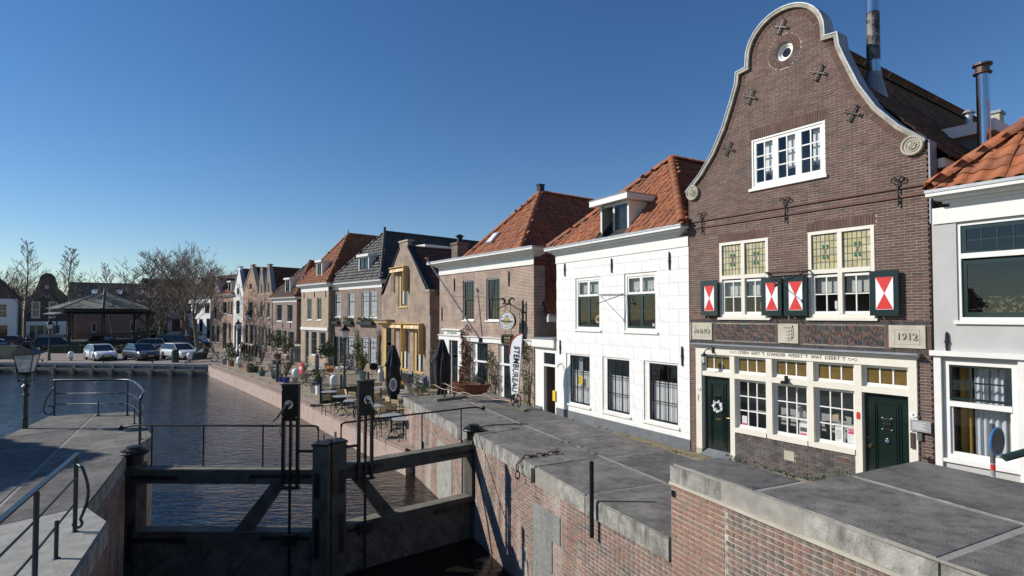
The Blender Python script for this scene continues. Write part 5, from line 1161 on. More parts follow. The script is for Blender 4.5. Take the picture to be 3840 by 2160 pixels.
for z0 in (3.9, 3.3): SC([on(.12 + .1 * math.cos(R(q)), z0 + .3 * math.sin(R(q))) for q in range(-90, 100, 20)], .014)
for s0 in (.83, 1.22): SC([on(s0, 4.5), on(s0 - .04, 4.3), on(s0 + .03, 4.1)], .012); SC([on(s0 - .07, 2.98), on(s0 - .03, 2.85), on(s0 - .07, 2.68)], .012)
arm = on(1.02, 0); arm.z = 0; ang = math.atan2(-dv.y, -dv.x) - .25; KS = .66     # board lies nearly in the plane of the arm
sg = MB().disc((0, 0), .60, -.10, .10, 40).build('sign_drum', 'black_iron', hs); sg.matrix_basis = Matrix.Translation(arm + Vector((0, 0, 3.66))) @ Matrix.Rotation(ang, 4, 'Z') @ Matrix.Scale(KS, 4)
MB().ring((0, -.10, 0), .575, .03, 'y', 40, 6).build('gold_rim', 'sign_gold', sg); MB().disc((0, 0), .55, -.108, -.10, 40).build('sign_face', 'sign_silver', sg); MB().disc((0, -.02), .25, -.111, -.108, 28).build('gold_disc', 'sign_gold', sg); MB().ring((0, -.11, -.02), .26, .008, 'y', 32, 4).ring((0, -.11, 0), .525, .006, 'y', 36, 4).build('sign_lines', 'zinc', sg)
text('lettering', 'Warsteiner', .235, 'black_paint', sg, (0, -.115, -.03), ext=.003, offset=.003, xs=.86)
text('lettering', 'SEIT', .085, 'black_paint', sg, (-.36, -.114, .24), ext=.002, rot=Matrix.Rotation(R(90), 4, 'X') @ Matrix.Rotation(R(52), 4, 'Z')); text('lettering', '1753', .085, 'black_paint', sg, (.36, -.114, .24), ext=.002, rot=Matrix.Rotation(R(90), 4, 'X') @ Matrix.Rotation(R(-52), 4, 'Z'))
for i, c_ in enumerate('DAS EINZIG WAHRE'):
    a = R(-152 + i * 8.3)
    if c_ != ' ': text('lettering', c_, .085, 'black_paint', sg, (.43 * math.cos(a), -.114, .43 * math.sin(a)), ext=.002, rot=Matrix.Rotation(R(90), 4, 'X') @ Matrix.Rotation(a + R(90), 4, 'Z'))
MB().prism([(-.14, .25), (.14, .25), (.18, .36), (.10, .33), (.07, .40), (0, .34), (-.07, .40), (-.10, .33), (-.18, .36)], -.114, -.108).build('crown', 'zinc', sg)
s2 = MB().prism([(-.50, -.18), (-.38, -.34), (.38, -.34), (.50, -.18), (.50, .18), (.38, .34), (-.38, .34), (-.50, .18)], -.04, .04).build('lower_board', 'black_paint', hs); s2.matrix_basis = Matrix.Translation(arm + Vector((0, 0, 2.86))) @ Matrix.Rotation(ang, 4, 'Z') @ Matrix.Scale(KS, 4)
pl = [(-.45, -.16), (-.35, -.29), (.35, -.29), (.45, -.16), (.45, .16), (.35, .29), (-.35, .29), (-.45, .16), (-.45, -.16)]
MB().tube([(u, -.042, z) for u, z in pl], .012, 4).build('gold_line', 'sign_gold', s2); text('lettering', 'sinds', .25, 'sign_gold', s2, (0, -.046, .12), ext=.002, offset=.003); text('lettering', '1571', .25, 'sign_gold', s2, (0, -.046, -.12), ext=.002, offset=.003)
# ------------------------------------------------------------ grey house at the right edge
h = House('grey_house', 'grey plastered house with green sashes at the right edge', 'house', (9.34, 10.13 + .0), -.675); 
P0 = Vector((5.107, 16.396)) + Vector((.5595, -.8288)) * 6.0; h.root.location = (P0.x, P0.y, 0); r = h.root
w = h.window(.40, 2.6, 3.80, 5.70, [(0, 1, .66, 1, 8, 2, G), (0, 1, 0, .62, 2, 1, G)], y=.03, fw=.06, sill=True, pane='glass', sashw=.08, bar=.025, fd=.12)
MB().box(.46, 2.54, .02, .14, 5.0, 5.10).build('transom', W, w)
rn = random.Random(4); mb = MB()
for k in range(160):
    c = Vector((.6 + rn.random() * 1.2, .28 + rn.random() * .15, 3.9 + rn.random() ** 2 * .35)); a = rn.uniform(0, 6.28); d = Vector((math.cos(a), .2 * math.sin(a), rn.uniform(.1, .9))).normalized(); s_ = d.cross(Vector((0, 1, 0))).normalized() * .009; mb.add([c - s_, c + s_, c + d * .09], [(0, 1, 2)])
mb.build('house_plant', 'leaf_olive', w, fixn=False)
w = h.window(.14, 1.28, 1.10, 3.02, [(0, 1, .61, 1, 3, 2, G), (0, 1, 0, .57, 1, 1, W)], y=.02, fw=.09, pane='glass', sashw=.04, bar=.03, fd=.12, sill=True)
MB().box(.23, 1.19, .01, .14, 2.12, 2.22).build('transom', W, w); drape(w, .55, 1.08, 1.2, 2.9, .30, 'curtain_grey', .03, .1); drape(w, .3, .5, 1.2, 2.9, .34, 'curtain_gold', .03, .12); drape(w, 1.04, 1.2, 1.2, 2.1, .34, 'curtain_gold', .03, .12)
MB().box(-.0, .12, -.06, -.001, .9, 3.1).box(1.30, 1.42, -.06, -.001, .9, 3.1).box(-.05, 1.5, -.12, -.001, 3.1, 3.2).build('window_casing', W, r)
h.wall([(.0, -.1), (4.5, -.1), (4.5, 5.8), (.0, 5.8)], 'stucco_grey', .24)
h.cornice(.36, 4.5, 5.72, 6.34, .34); h.box('frieze_end', W, .02, .36, -.03, -.001, 5.72, 6.04); h.anchor(.22, 3.18, 3.58); h.rooms(0, 4.5, [0.5, 3.3, 6.0], y=1.8)
h.sides(.03, 4.5, -.1, 6.2, 8, 'bw_chimney')
tile_slope(r, [(.05, -.28, 6.40), (4.8, -.28, 6.40), (4.2, 2.7, 9.2), (2.9, 2.7, 9.2)], 'tile_orange', .30, .36, single=150)
tile_slope(r, [(.05, 8, 6.40), (.05, -.28, 6.40), (2.9, 2.7, 9.2), (2.9, 8, 9.2)], 'tile_orange', .30, .36)
ridge_tiles(r, (.07, -.26, 6.45), (2.9, 2.7, 9.26), 'tile_orange', .17, .42)
# ------------------------------------------------------------ yellow trimmed gable house
YP = 'yellow_paint'
h = House('yellow_trim_house', 'narrow brick gable house with yellow frames and striped awnings', 'house', (-4.856, 33.5), -.70); r = h.root
g = [(-7.3, -.5), (0, -.5), (0, 5.3), (-.45, 5.4), (-3.05, 8.15), (-3.05, 8.62), (-4.35, 8.62), (-4.35, 8.15), (-6.9, 5.4), (-7.3, 5.3)]
w = h.window(-4.50, -3.12, 4.44, 6.62, [(.18, 1, .5, 1, 2, 1, 'green_dark'), (.18, 1, 0, .5, 2, 2, 'green_dark')], frame=YP, y=.05, fw=.07, sill=YP, pane='pane_far', sashw=.04)
MB().box(-4.43, -4.2, .06, .16, 4.5, 6.5).build('reveal_board', YP, w); drape(w, -4.0, -3.75, 4.6, 6.4, .09, 'curtain')
for a, b in ((-4.25, -3.0), (-2.15, -.85)):
    w = h.window(a, b, .42, 3.08, [(.2, 1, .55, 1, 2, 2, 'green_dark'), (.2, 1, 0, .55, 1, 1, 'green_dark')], frame=YP, y=.05, fw=.07, sill=YP, pane='pane_far', sashw=.04)
    MB().box(a + .07, a + .3, .06, .16, .5, 3.0).build('reveal_board', YP, w); drape(w, a + .55, a + .85, .5, 2.2, .085, 'curtain')
w = h.window(-7.2, -5.42, -.4, 3.25, [(.3, 1, .70, 1, 1, 1, 'green_dark'), (.3, 1, 0, .64, 1, 2, 'green_door')], frame=YP, y=.02, fw=.2, pane='pane_far', sashw=.07, name='door_case'); MB().box(-7.0, -6.55, .03, .13, -.4, 3.05).build('side_board', YP, w)
MB().box(-7.4, -5.2, -.5, -.001, 3.4, 3.55).box(-7.3, -5.3, -.25, -.001, 3.26, 3.4).build('door_canopy', YP, r); h.box('canopy_sheet', 'lead', -7.5, -5.1, -.6, 0, 3.555, 3.6)
h.wall(g, 'bw_yellow', .3)
h.box('plinth', 'plinth_grey', -5.0, .02, -.03, -.001, -.5, .3); MB().prism([(-.9 + .35 * math.cos(R(a)), -.45 + .62 * math.sin(R(a))) for a in range(0, 181, 12)], -.09, -.03).build('cellar_arch', 'stucco_grey', r)
for s_, e_ in (((-7.35, 5.28), (-4.32, 8.2)), ((.02, 5.30), (-3.06, 8.2))): MB().beam((s_[0], .12, s_[1] + .04), (e_[0], .12, e_[1] + .04), .42, .09, (0, 1, 0)).build('verge', 'tile_black', r) if False else MB().prism([(s_[0], s_[1]), (e_[0], e_[1]), (e_[0], e_[1] + .14), (s_[0], s_[1] + .14)], -.05, .45).build('verge', 'black_iron', r)
h.box('apex_stone', 'stone_beige', -4.4, -3.0, -.06, .4, 8.62, 8.72); h.box('kneeler', 'stone_beige', -.45, .06, -.06, .35, 5.3, 5.42)
def awning(a, b, z, dn=1.5, out=.9):
    mb = MB(); n = 14
    for i in range(n): u = a + (b - a) * i / n; mb.add([(u, -.02, z), (u + (b - a) / n * .98, -.02, z), (u + (b - a) / n * .98, -.28, z - .1), (u, -.28, z - .1), (u, -.30, z - .28), (u + (b - a) / n * .98, -.30, z - .28)], [(0, 1, 2, 3), (3, 2, 5, 4)])
    aw = mb.build('awning', 'awning_gold', r, fixn=False); B('awning_box', YP, aw, a - .05, b + .05, -.32, -.005, z + .0, z + .05)
    B('awning_board', YP, aw, b + .0, b + .05, -.36, -.005, z - dn, z - .005)
    mb = MB(); n = 10
    for k in range(6):
        for i in range(2): q = z - .1 - (dn - .15) * k / 6; u = a + i * .10; mb.add([(u, -.05 - .1 * i, q), (u + .095, -.12 - .1 * i, q), (u + .095, -.12 - .1 * i, q - (dn - .15) / 6 * .96), (u, -.05 - .1 * i, q - (dn - .15) / 6 * .96)], [(0, 1, 2, 3)])
    mb.build('awning_side', 'awning_gold', aw, fixn=False)
awning(-5.35, -3.02, 6.98, 1.55); awning(-5.2, -3.32, 3.36, 1.75); awning(-3.1, -.78, 3.36, 1.8)
h.sides(-7.3, 0, -.5, 5.4, 10, 'bw_yellow', y0=.31)
tile_slope(r, [(.1, .45, 5.15), (.1, 10, 5.15), (-3.7, 10, 8.3), (-3.7, .45, 8.3)], 'tile_brown', .25, .31); tile_slope(r, [(-7.4, 10, 5.15), (-7.4, .45, 5.15), (-3.7, .45, 8.3), (-3.7, 10, 8.3)], 'tile_brown', .25, .31); ridge_tiles(r, (-3.7, .4, 8.33), (-3.7, 10, 8.33), 'tile_brown', .14, .38)
MB().prism([(-7.3, 5.2), (0, 5.2), (-3.7, 8.3)], 9.9, 10.1).build('rear_gable', 'bw_chimney', r)
MB().tube([(.08, -.02, 3.9), (.14, -.02, 3.7), (.14, -.02, -.3)], .045, 8).build('downpipe', 'zinc', r)
h.box('rear_annex', 'bw_c', .3, 2.0, 3.2, 9.0, -.4, 3.9); 
ch_ = MB().box(-1.15, -.4, 2.1, 2.85, 5.5, 8.3).box(-1.22, -.33, 2.03, 2.92, 8.3, 8.42).build('chimney', 'bw_chimney', r); MB().lathe([(.2, 8.42), (.18, 8.8), (.3, 8.85), (.05, 8.98)], (-.78, 2.47, 0), 12).build('chimney_pot', 'black_iron', ch_)

# ------------------------------------------------------------ houses farther along the quay
def simple(name, label, P, ratio, u0, u1, wallm, eave, wins, frame=W, corn=None, hip=None, gable=None, depth=9, sash='green_dark', z0=-.5, tiles='tile_red', cat='house', pane='pane_far'):
    h = House(name, label, cat, P, ratio); r = h.root
    for wd in wins:
        a, b, c, d = wd[:4]; cols, rows = wd[4:6] if len(wd) > 5 else (2, 4); split = wd[6] if len(wd) > 6 else .5; kind = wd[7] if len(wd) > 7 else 'window'
        if split: ss = [(0, 1, split, 1, cols, max(1, rows // 2), sash), (0, 1, 0, split, cols, max(1, rows // 2), sash)]
        else: ss = [(0, 1, 0, 1, cols, rows, sash)]
        h.window(a, b, c, d, ss, frame=frame, y=.05, fw=.07, sill=(True if kind == 'window' and c > .3 else None), pane=pane, sashw=.04, bar=.022, each=False, name=kind)
    if gable: h.wall(gable, wallm, .3)
    else: h.wall([(u0, z0), (u1, z0), (u1, eave), (u0, eave)], wallm, .25)
    if corn: h.cornice(u0 - .02, u1 + .02, eave - .05, eave + corn, .35)
    h.sides(u0, u1, z0, eave, depth, wallm if not wallm.startswith('stucco') else 'stucco_white', y0=.31)
    if hip:
        cu, yr, rz = hip; ez = eave + (corn or 0) + .03
        tile_slope(r, [(u0 - .3, -.28, ez), (u1 + .3, -.28, ez), (cu, yr, rz)], tiles); tile_slope(r, [(u1 + .3, -.28, ez), (u1 + .3, depth, ez), (cu, depth, rz), (cu, yr, rz)], tiles); tile_slope(r, [(u0 - .3, depth, ez), (u0 - .3, -.28, ez), (cu, yr, rz), (cu, depth, rz)], tiles)
        for q in (u0 - .28, u1 + .28): ridge_tiles(r, (q, -.26, ez + .05), (cu, yr, rz + .06), tiles, .15, .42)
        ridge_tiles(r, (cu, yr, rz + .06), (cu, depth, rz + .06), tiles, .15, .42)
        MB().prism([(u0 - .3, ez), (u1 + .3, ez), (cu, rz)], depth - .1, depth + .1).build('rear_gable', 'bw_chimney', r)
    return h
def dormer(h, u0, u1, z0, z1, y0, m='white_paint'):
    r = h.root; d = MB().box(u0, u0 + .1, y0, y0 + 2.0, z0, z1).box(u1 - .1, u1, y0, y0 + 2.0, z0, z1).box(u0 + .1, u1 - .1, y0, y0 + .1, z0, z0 + .1).box(u0 + .1, u1 - .1, y0, y0 + .1, z1 - .1, z1).build('dormer', m, r)
    B('dormer_roof', m, d, u0 - .12, u1 + .12, y0 - .15, y0 + 2.1, z1, z1 + .18); B('pane', 'pane_far', d, u0 + .1, u1 - .1, y0 + .06, y0 + .07, z0 + .1, z1 - .1); w_ = u1 - u0
    MB().box((u0 + u1) / 2 - .03, (u0 + u1) / 2 + .03, y0 + .02, y0 + .06, z0 + .1, z1 - .1).box(u0 + .1, u1 - .1, y0 + .03, y0 + .06, (z0 + z1) / 2 - .02, (z0 + z1) / 2 + .02).box(u0 + .1, u0 + .16, y0 + .02, y0 + .06, z0 + .1, z1 - .1).box(u1 - .16, u1 - .1, y0 + .02, y0 + .06, z0 + .1, z1 - .1).build('sash', 'green_dark', d)
C = simple('black_roof_house', 'brown brick house with glazed black tile roof and flower boxes', (-9.5, 41.5), -.93, -8.3, 0, 'bw_c', 6.0,
           [(-7.56, -6.46, 3.75, 5.70, 2, 4, .62), (-5.28, -4.18, 3.75, 5.70, 2, 4, .62), (-3.04, -1.86, 3.72, 5.74, 2, 4, .62), (-1.84, -.63, 3.72, 5.74, 2, 4, .62), (-7.9, -6.9, -.4, 2.25, 1, 3, .8, 'door'), (-6.85, -5.5, -.3, 2.27, 2, 3, .8), (-5.4, -4.22, .2, 2.26, 2, 4, .6), (-3.08, -1.9, .2, 2.26, 2, 4, .62), (-1.88, -.71, .2, 2.26, 2, 4, .62)],
           corn=.5, hip=(-4.1, 2.6, 10.65), tiles='tile_black', depth=14)
dormer(C, -4.1, -2.5, 6.95, 8.45, .3)
MB().tube([(-4.1, 2.6, 10.6), (-4.1, 2.6, 11.1)], .1, 8).build('vent', 'black_iron', C.root)
rd = C.box('side_dormer', 'stucco_grey', -2.4, -.3, 4.0, 7.4, 7.4, 9.1); B('dormer_roof', 'white_paint', rd, -2.5, -.15, 3.85, 7.5, 9.101, 9.45)
# shutters behind the glass
for a, b, c, d in ((-3.0, -1.9, 3.8, 5.6), (-1.8, -.7, 3.8, 5.6), (-7.5, -6.5, 3.8, 5.6), (-5.2, -4.2, 3.8, 5.6), (-3.0, -1.95, .3, 2.2), (-1.8, -.75, .3, 2.2), (-5.3, -4.3, .3, 2.2)):
    mb = MB(); n = int((d - c) / .09)
    for i in range(n): mb.box(a + .14, b - .14, .085, .089, c + .05 + i * .09, c + .10 + i * .09)
    mb.build('louvre_blind', 'curtain_grey', C.root)
def foliage(mb, c, rad, n, size, rnd, flat=1.0):
    """small leaf faces spread through an uneven volume"""
    for i in range(n):
        d = Vector((rnd.gauss(0, 1), rnd.gauss(0, 1), rnd.gauss(0, 1))).normalized(); k = rnd.random() ** .5 * (1 + .25 * math.sin(d.x * 5 + d.z * 4)); p = Vector(c) + Vector((d.x * rad[0], d.y * rad[1], d.z * rad[2])) * k
        a = Vector((rnd.gauss(0, 1), rnd.gauss(0, 1), rnd.gauss(0, .6) + .3)).normalized(); s_ = a.orthogonal().normalized(); q = Matrix.Rotation(rnd.uniform(0, 6.28), 3, a); s_ = q @ s_; t = a.cross(s_); z = size * rnd.uniform(.6, 1.3)
        mb.add([p - s_ * z * .5, p + t * z * .28, p + s_ * z * .5, p - t * z * .28], [(0, 1, 2, 3)])
    return mb
fr_ = Matrix.LocRotScale(C.root.location, C.root.rotation_euler, C.root.scale)
for a, b, lb in ((-7.95, -6.6, 'first flower box from the lamp end under black roof house window'), (-5.65, -4.3, 'middle flower box under the upper window of the black roof house'), (-3.35, -1.0, 'longest flower box under the double window of the black roof house')):
    o = thing('window_box', lb, 'flower box', C.root.location, C.root.rotation_euler.z, 'flower boxes of the black roof house'); B('trough', 'blue_iron', o, a, b, -.27, -.04, 3.18, 3.42); rn = random.Random(int(a * 10)); mb = MB()
    for k in range(int((b - a) / .14)): foliage(mb, (a + .1 + k * .14, -.15, 3.58 + rn.uniform(-.05, .08)), (.16, .12, .2), 26, .10, rn)
    mb.build('plants', 'leaf_green', o, fixn=False)
D = simple('tan_brick_house', 'tan brick house with tall orange hipped roof and white cornice', (-15.17, 47.0), -.92, -5.55, 0, 'bw_d', 5.98,
           [(-4.24, -3.28, 3.5, 5.43, 2, 6, .5), (-2.25, -1.3, 3.5, 5.43, 2, 6, .5), (-4.64, -3.84, -.42, 2.6, 1, 2, .7, 'door'), (-3.40, -2.2, .48, 2.56, 3, 6, .5), (-1.70, -.46, .48, 2.55, 3, 6, .5)],
           corn=.62, hip=(-2.75, 3.05, 11.1), tiles='tile_orange', depth=12)
D.box('fascia', W, -5.5, .0, -.08, -.001, 2.62, 2.86); dormer(D, -2.8, -1.75, 6.8, 8.45, .2); MB().tube([(-2.75, 3.05, 11.1), (-2.75, 3.05, 11.6)], .09, 8).build('vent', 'zinc', D.root)
for u in (-4.9, -2.7, -.5): D.anchor(u, 5.4, 5.95)
E_ = simple('low_cornice_house', 'low brick house with rusty hipped roof and white dormer', (-21.95, 58.0), -1.0, -5.95, 0, 'bw_e', 5.33,
           [(-4.97, -3.6, 3.28, 5.12, 3, 6, .5), (-2.28, -.95, 3.2, 5.07, 3, 6, .5), (-4.99, -3.66, .3, 2.42, 3, 6, .65), (-3.21, -2.33, -.3, 2.38, 1, 3, .7, 'door'), (-1.87, -.60, .2, 2.3, 2, 6, .65)],
           corn=.44, hip=(-2.9, 2.8, 9.7), tiles='tile_brown', depth=12)
dormer(E_, -3.05, -1.85, 6.15, 7.65, .1)
ridge_tiles(E_.root, (.3, -.24, 5.9), (-2.9, 2.8, 9.85), 'tile_orange', .2, .42)
for u in (-3.3, -1.4): E_.anchor(u, 2.5, 3.1)
FP = (-26.57, 63.0); FR = -1.15
def gablehouse(name, label, u0, u1, apex, az, ez, wallm, wins, tiles='tile_brown', edge=None, frame='cream_paint', P=FP, ratio=FR, depth=9):
    m_ = apex; g = [(u0, -.5), (u1, -.5), (u1, ez), (u1 - .25, ez + .05), (m_ + .28, az - .5), (m_ + .28, az), (m_ - .28, az), (m_ - .28, az - .5), (u0 + .25, ez + .05), (u0, ez)]
    h = simple(name, label, P, ratio, u0, u1, wallm, ez, wins, gable=g, frame=frame, depth=depth); r = h.root
    for sgn, ue in ((1, u1), (-1, u0)):
        pts = [(ue, .3, ez - .1), (ue, depth, ez - .1), (m_, depth, az - .35), (m_, .3, az - .35)]
        if sgn < 0: pts = [pts[1], pts[0], pts[3], pts[2]]
        tile_slope(r, pts, tiles, .26, .34)
        MB().prism([(ue, ez), (m_ + sgn * .28, az - .5), (m_ + sgn * .28, az - .35), (ue + sgn * .02, ez + .15)], -.06, .42).build('verge', edge or 'stone_beige', r)
    MB().box(m_ - .33, m_ + .33, -.06, .4, az, az + .1).build('apex_cover', edge or 'stone_beige', r); MB().prism([(u0, ez - .1), (u1, ez - .1), (m_, az - .35)], depth - .1, depth).build('rear_gable', 'bw_chimney', r)
    return h
gablehouse('brick_gable', 'narrow brown brick gable house with lead covered verge, nearest of the steep pair', -1.72, 0, -.95, 9.55, 6.55, 'bw_f', [(-1.15, -.53, 3.6, 5.35, 1, 4), (-1.12, -.7, 6.35, 7.6, 1, 2), (-1.58, -1.12, -.3, 2.62, 1, 2), (-.93, -.25, .4, 2.56, 2, 4)], edge='lead')
gablehouse('brick_gable', 'narrow brown brick gable house with lead covered verge, farther of the steep pair', -3.5, -1.74, -2.62, 9.3, 6.4, 'bw_f', [(-2.85, -2.23, 3.6, 5.42, 1, 4), (-2.78, -2.38, 6.3, 7.46, 1, 2), (-3.12, -2.68, -.3, 2.74, 1, 2), (-2.48, -1.87, .4, 2.66, 2, 4)], edge='lead')
gablehouse('orange_brick_gable', 'orange brick gable house with bare vine shadows beside the white gable', -7.2, -3.52, -5.1, 9.75, 6.7, 'bw_g', [(-5.9, -4.7, 3.55, 5.5, 2, 4), (-5.67, -4.98, 6.85, 7.66, 2, 2), (-6.75, -5.86, .5, 2.88, 2, 4), (-5.48, -4.5, .5, 2.86, 2, 4), (-4.2, -3.65, -.3, 2.8, 1, 3)])
gablehouse('white_gable', 'tall white plastered gable house with grey verges', -9.9, -7.22, -8.4, 9.7, 6.9, 'stucco_white', [(-9.15, -8.16, 4.0, 5.7, 1, 4), (-9.02, -8.35, 6.3, 7.2, 1, 2), (-9.6, -9.0, -.3, 2.7, 1, 2), (-8.8, -7.6, .3, 2.7, 2, 2)], edge='lead', frame=W)
Hh = simple('dormer_house', 'orange brick house with dormer beyond the white gable', FP, FR, -13.3, -9.95, 'bw_g', 6.2, [(-13.1, -11.8, 4.1, 5.62, 2, 4), (-11.5, -11.0, 3.95, 5.62, 1, 4), (-10.7, -10.15, 3.9, 5.65, 1, 4), (-11.2, -10.5, .5, 3.0, 1, 4), (-13.0, -11.7, -.3, 3.0, 2, 3)], corn=.25, hip=(-11.6, 3.5, 9.0), tiles='tile_red')
dormer(Hh, -12.2, -11.3, 6.6, 8.0, .3)
gablehouse('bell_gable', 'brown brick bell gable at the far end of the quay', -16.8, -13.4, -15.0, 8.8, 6.0, 'bw_f', [(-15.8, -14.9, 3.4, 5.0, 1, 4), (-16.4, -15.4, .4, 2.7, 2, 2), (-14.9, -13.9, .4, 2.7, 2, 2)], tiles='tile_brown', edge='lead')
# long dark roof behind the gables
rb_ = House('rear_block', 'long dark tiled roof block rising behind the steep gables', 'house', FP, FR); r = rb_.root
MB().prism([(-4.6, 9.3), (5.5, 9.0), (5.5, 4.0), (-4.6, 4.0)], 9.2, 9.4).build('front_wall', 'bw_far', r)
tile_slope(r, [(-4.6, 4.5, 6.2), (5.5, 4.5, 6.2), (5.5, 9.2, 9.9), (-4.6, 9.2, 9.9)], 'tile_moss', .26, .34); MB().box(-4.6, 5.5, 4.6, 9.2, 0, 6.1).build('wall', 'bw_far', r)
c_ = MB().box(4.6, 5.6, 8.0, 9.0, 8.5, 10.6).build('chimney', 'bw_chimney', r); MB().lathe([(.18, 10.6), (.16, 11.1), (.28, 11.15), (.28, 11.3), (.05, 11.4)], (5.1, 8.5, 0), 8).build('chimney_pot', 'black_iron', c_)
# row closing the square
def front(name, label, px0, px1, Y0, Y1, wallm, eave, ridge, wins, tiles='tile_brown', frame=W, corn=.4, sash='pane_green'):
    A = Vector(((px0 - 1920) / 2133 * Y0, Y0)); Bq = Vector(((px1 - 1920) / 2133 * Y1, Y1)); d = Bq - A; L_ = d.length
    ws_ = [(a * L_, b * L_, c, e, nc, nr, sp, kd) for a, b, c, e, nc, nr, sp, kd in wins]
    h = simple(name, label, (A.x, A.y), -d.x / d.y if abs(d.y) > 1e-6 else 0, 0, L_, wallm, eave, ws_, frame=frame, corn=corn, depth=8)
    h.root.rotation_euler.z = math.atan2(d.y, d.x); r = h.root
    ez = eave + (corn or 0)
    tile_slope(r, [(-.2, -.3, ez), (L_ + .2, -.3, ez), (L_ + .2, 4, ridge), (-.2, 4, ridge)], tiles, .28, .36); ridge_tiles(r, (-.2, 4, ridge + .03), (L_ + .2, 4, ridge + .03), tiles, .16, .5)
    MB().prism([(0, ez), (8, ez), (4, ridge)], 0, .2, lambda u, y, z: (L_ - y, u, z)).build('side_gable', wallm if wallm != 'stucco_white' else 'stucco_white', r)
    return h
wv = 'window'
front('white_corner_house', 'white plastered two storey house closing the street behind the trees', 691, 803, 112, 104, 'stucco_white', 6.9, 11.5, [(.10, .24, 4.2, 6.2, 2, 4, .5, wv), (.40, .54, 4.2, 6.2, 2, 4, .5, wv), (.70, .86, 4.2, 6.2, 2, 4, .5, wv), (.06, .18, .7, 3.2, 2, 2, .6, wv), (.30, .46, .7, 3.2, 2, 2, .6, wv), (.52, .64, .7, 3.2, 2, 2, .6, wv), (.76, .92, -.4, 3.3, 1, 2, .75, 'door')], tiles='tile_moss')
front('grey_shop_house', 'grey fronted house with large ground floor windows behind the car park', 541, 690, 108, 112, 'stucco_grey', 7.2, 11.0, [(.20, .36, 4.6, 6.6, 2, 4, .5, wv), (.46, .62, 4.6, 6.6, 2, 4, .5, wv), (.72, .88, 4.6, 6.6, 2, 4, .5, wv), (.12, .28, -.3, 3.4, 1, 2, .75, 'door'), (.38, .60, .6, 3.3, 1, 1, .75, wv), (.68, .96, .6, 3.3, 2, 1, .75, wv)], tiles='tile_brown')
front('skylight_house', 'dark tiled house with skylights behind the bandstand', 255, 545, 98, 104, 'bw_far_red', 6.3, 9.7, [(.3, .36, 1.0, 2.6, 2, 4, .5, wv), (.8, .88, 1.0, 3.0, 2, 4, .5, wv)], tiles='tile_grey')
for q in (.25, .5, .74): 
    hq = bpy.data.objects['skylight_house']; MB().obox((14.4 * q, 1.5, 8.05), (.42, 0, 0), Vector((0, 4.3, 3.0)).normalized() * .6, Vector((0, -3.0, 4.3)).normalized() * .12).build('skylight', 'sign_silver', hq)
# gabled house with shop front, left; both left houses turn away from the sun
A = Vector(((95 - 1920) / 2133 * 86, 86)); hh = House('dark_bell_gable', 'dark brick bell gable house with white shop front left of the bandstand', 'house', (A.x, A.y), -.5); hh.root.rotation_euler.z = R(34); r = hh.root; Wd = 5.0; k_ = Wd / 8.6
gb = [(u * k_, z) for u, z in [(0, -.5), (Wd / k_, -.5), (Wd / k_, 6.4), (7.3, 7.2), (6.5, 8.3), (6.3, 9.0)] + [(4.4 + 1.75 * math.cos(R(a)), 9.2 + 1.2 * math.sin(R(a))) for a in range(0, 181, 20)] + [(2.5, 9.0), (2.3, 8.3), (1.4, 7.2), (0, 6.4)]]
for a, b in ((.7, 1.75), (2.75, 3.8)): hh.window(a, b, 3.5, 6.0, [(0, 1, .5, 1, 4, 2, W), (0, 1, 0, .5, 4, 2, W)], frame=W, y=.03, fw=.12, pane='pane_far', sashw=.05, each=False, sill=True)
hh.window(2.25, 2.7, 8.0, 8.5, [(0, 1, 0, 1, 1, 1, W)], frame=W, y=.05, fw=.1, pane='pane_far', each=False)
for a, b in ((.5, 1.3), (1.4, 2.3), (2.4, 3.2), (3.3, 4.2)): hh.window(a, b, .0, 2.4, [(0, 1, 0, 1, 3, 3, 'green_dark')], frame=W, y=-.03, fw=.06, pane='pane_green', each=False, name='shop_window')
hh.wall(gb, 'bw_far', .3); MB().box(.05, .49, -.05, -.001, -.4, 2.95).box(4.21, 4.95, -.05, -.001, -.4, 2.95).box(.49, 4.21, -.05, -.001, 2.42, 2.95).build('white_surround', 'stucco_white', r); hh.sides(0, Wd, -.5, 6.4, 9, 'bw_far', y0=.31)
tile_slope(r, [(Wd, .3, 6.3), (Wd, 9, 6.3), (2.55, 9, 9.0), (2.55, .3, 9.0)], 'tile_brown', .28, .36); tile_slope(r, [(0, 9, 6.3), (0, .3, 6.3), (2.55, .3, 9.0), (2.55, 9, 9.0)], 'tile_brown', .28, .36)
A = Vector(((63 - 1920) / 2133 * 84, 84)) - Vector((math.cos(R(36)), math.sin(R(36)))) * 7; hh = House('white_edge_house', 'white painted house with dark window openings at the left edge', 'house', (A.x, A.y), -.5); hh.root.rotation_euler.z = R(36); r = hh.root
for a in (.6, 2.6, 4.7): hh.window(a, a + 1.3, 3.5, 5.6, [(0, 1, .5, 1, 2, 2, W), (0, 1, 0, .5, 2, 2, W)], frame=W, y=.05, fw=.09, pane='pane_far', each=False, sill=True)
for a in (.6, 4.2): hh.window(a, a + 1.9, .2, 2.5, [(0, 1, 0, 1, 2, 1, 'black_iron')], frame=W, y=.05, fw=.08, pane='pane_far', each=False)
hh.wall([(0, -.5), (7, -.5), (7, 6.3), (0, 6.3)], 'stucco_white', .3); hh.sides(0, 7, -.5, 6.3, 9, 'stucco_white', y0=.31)
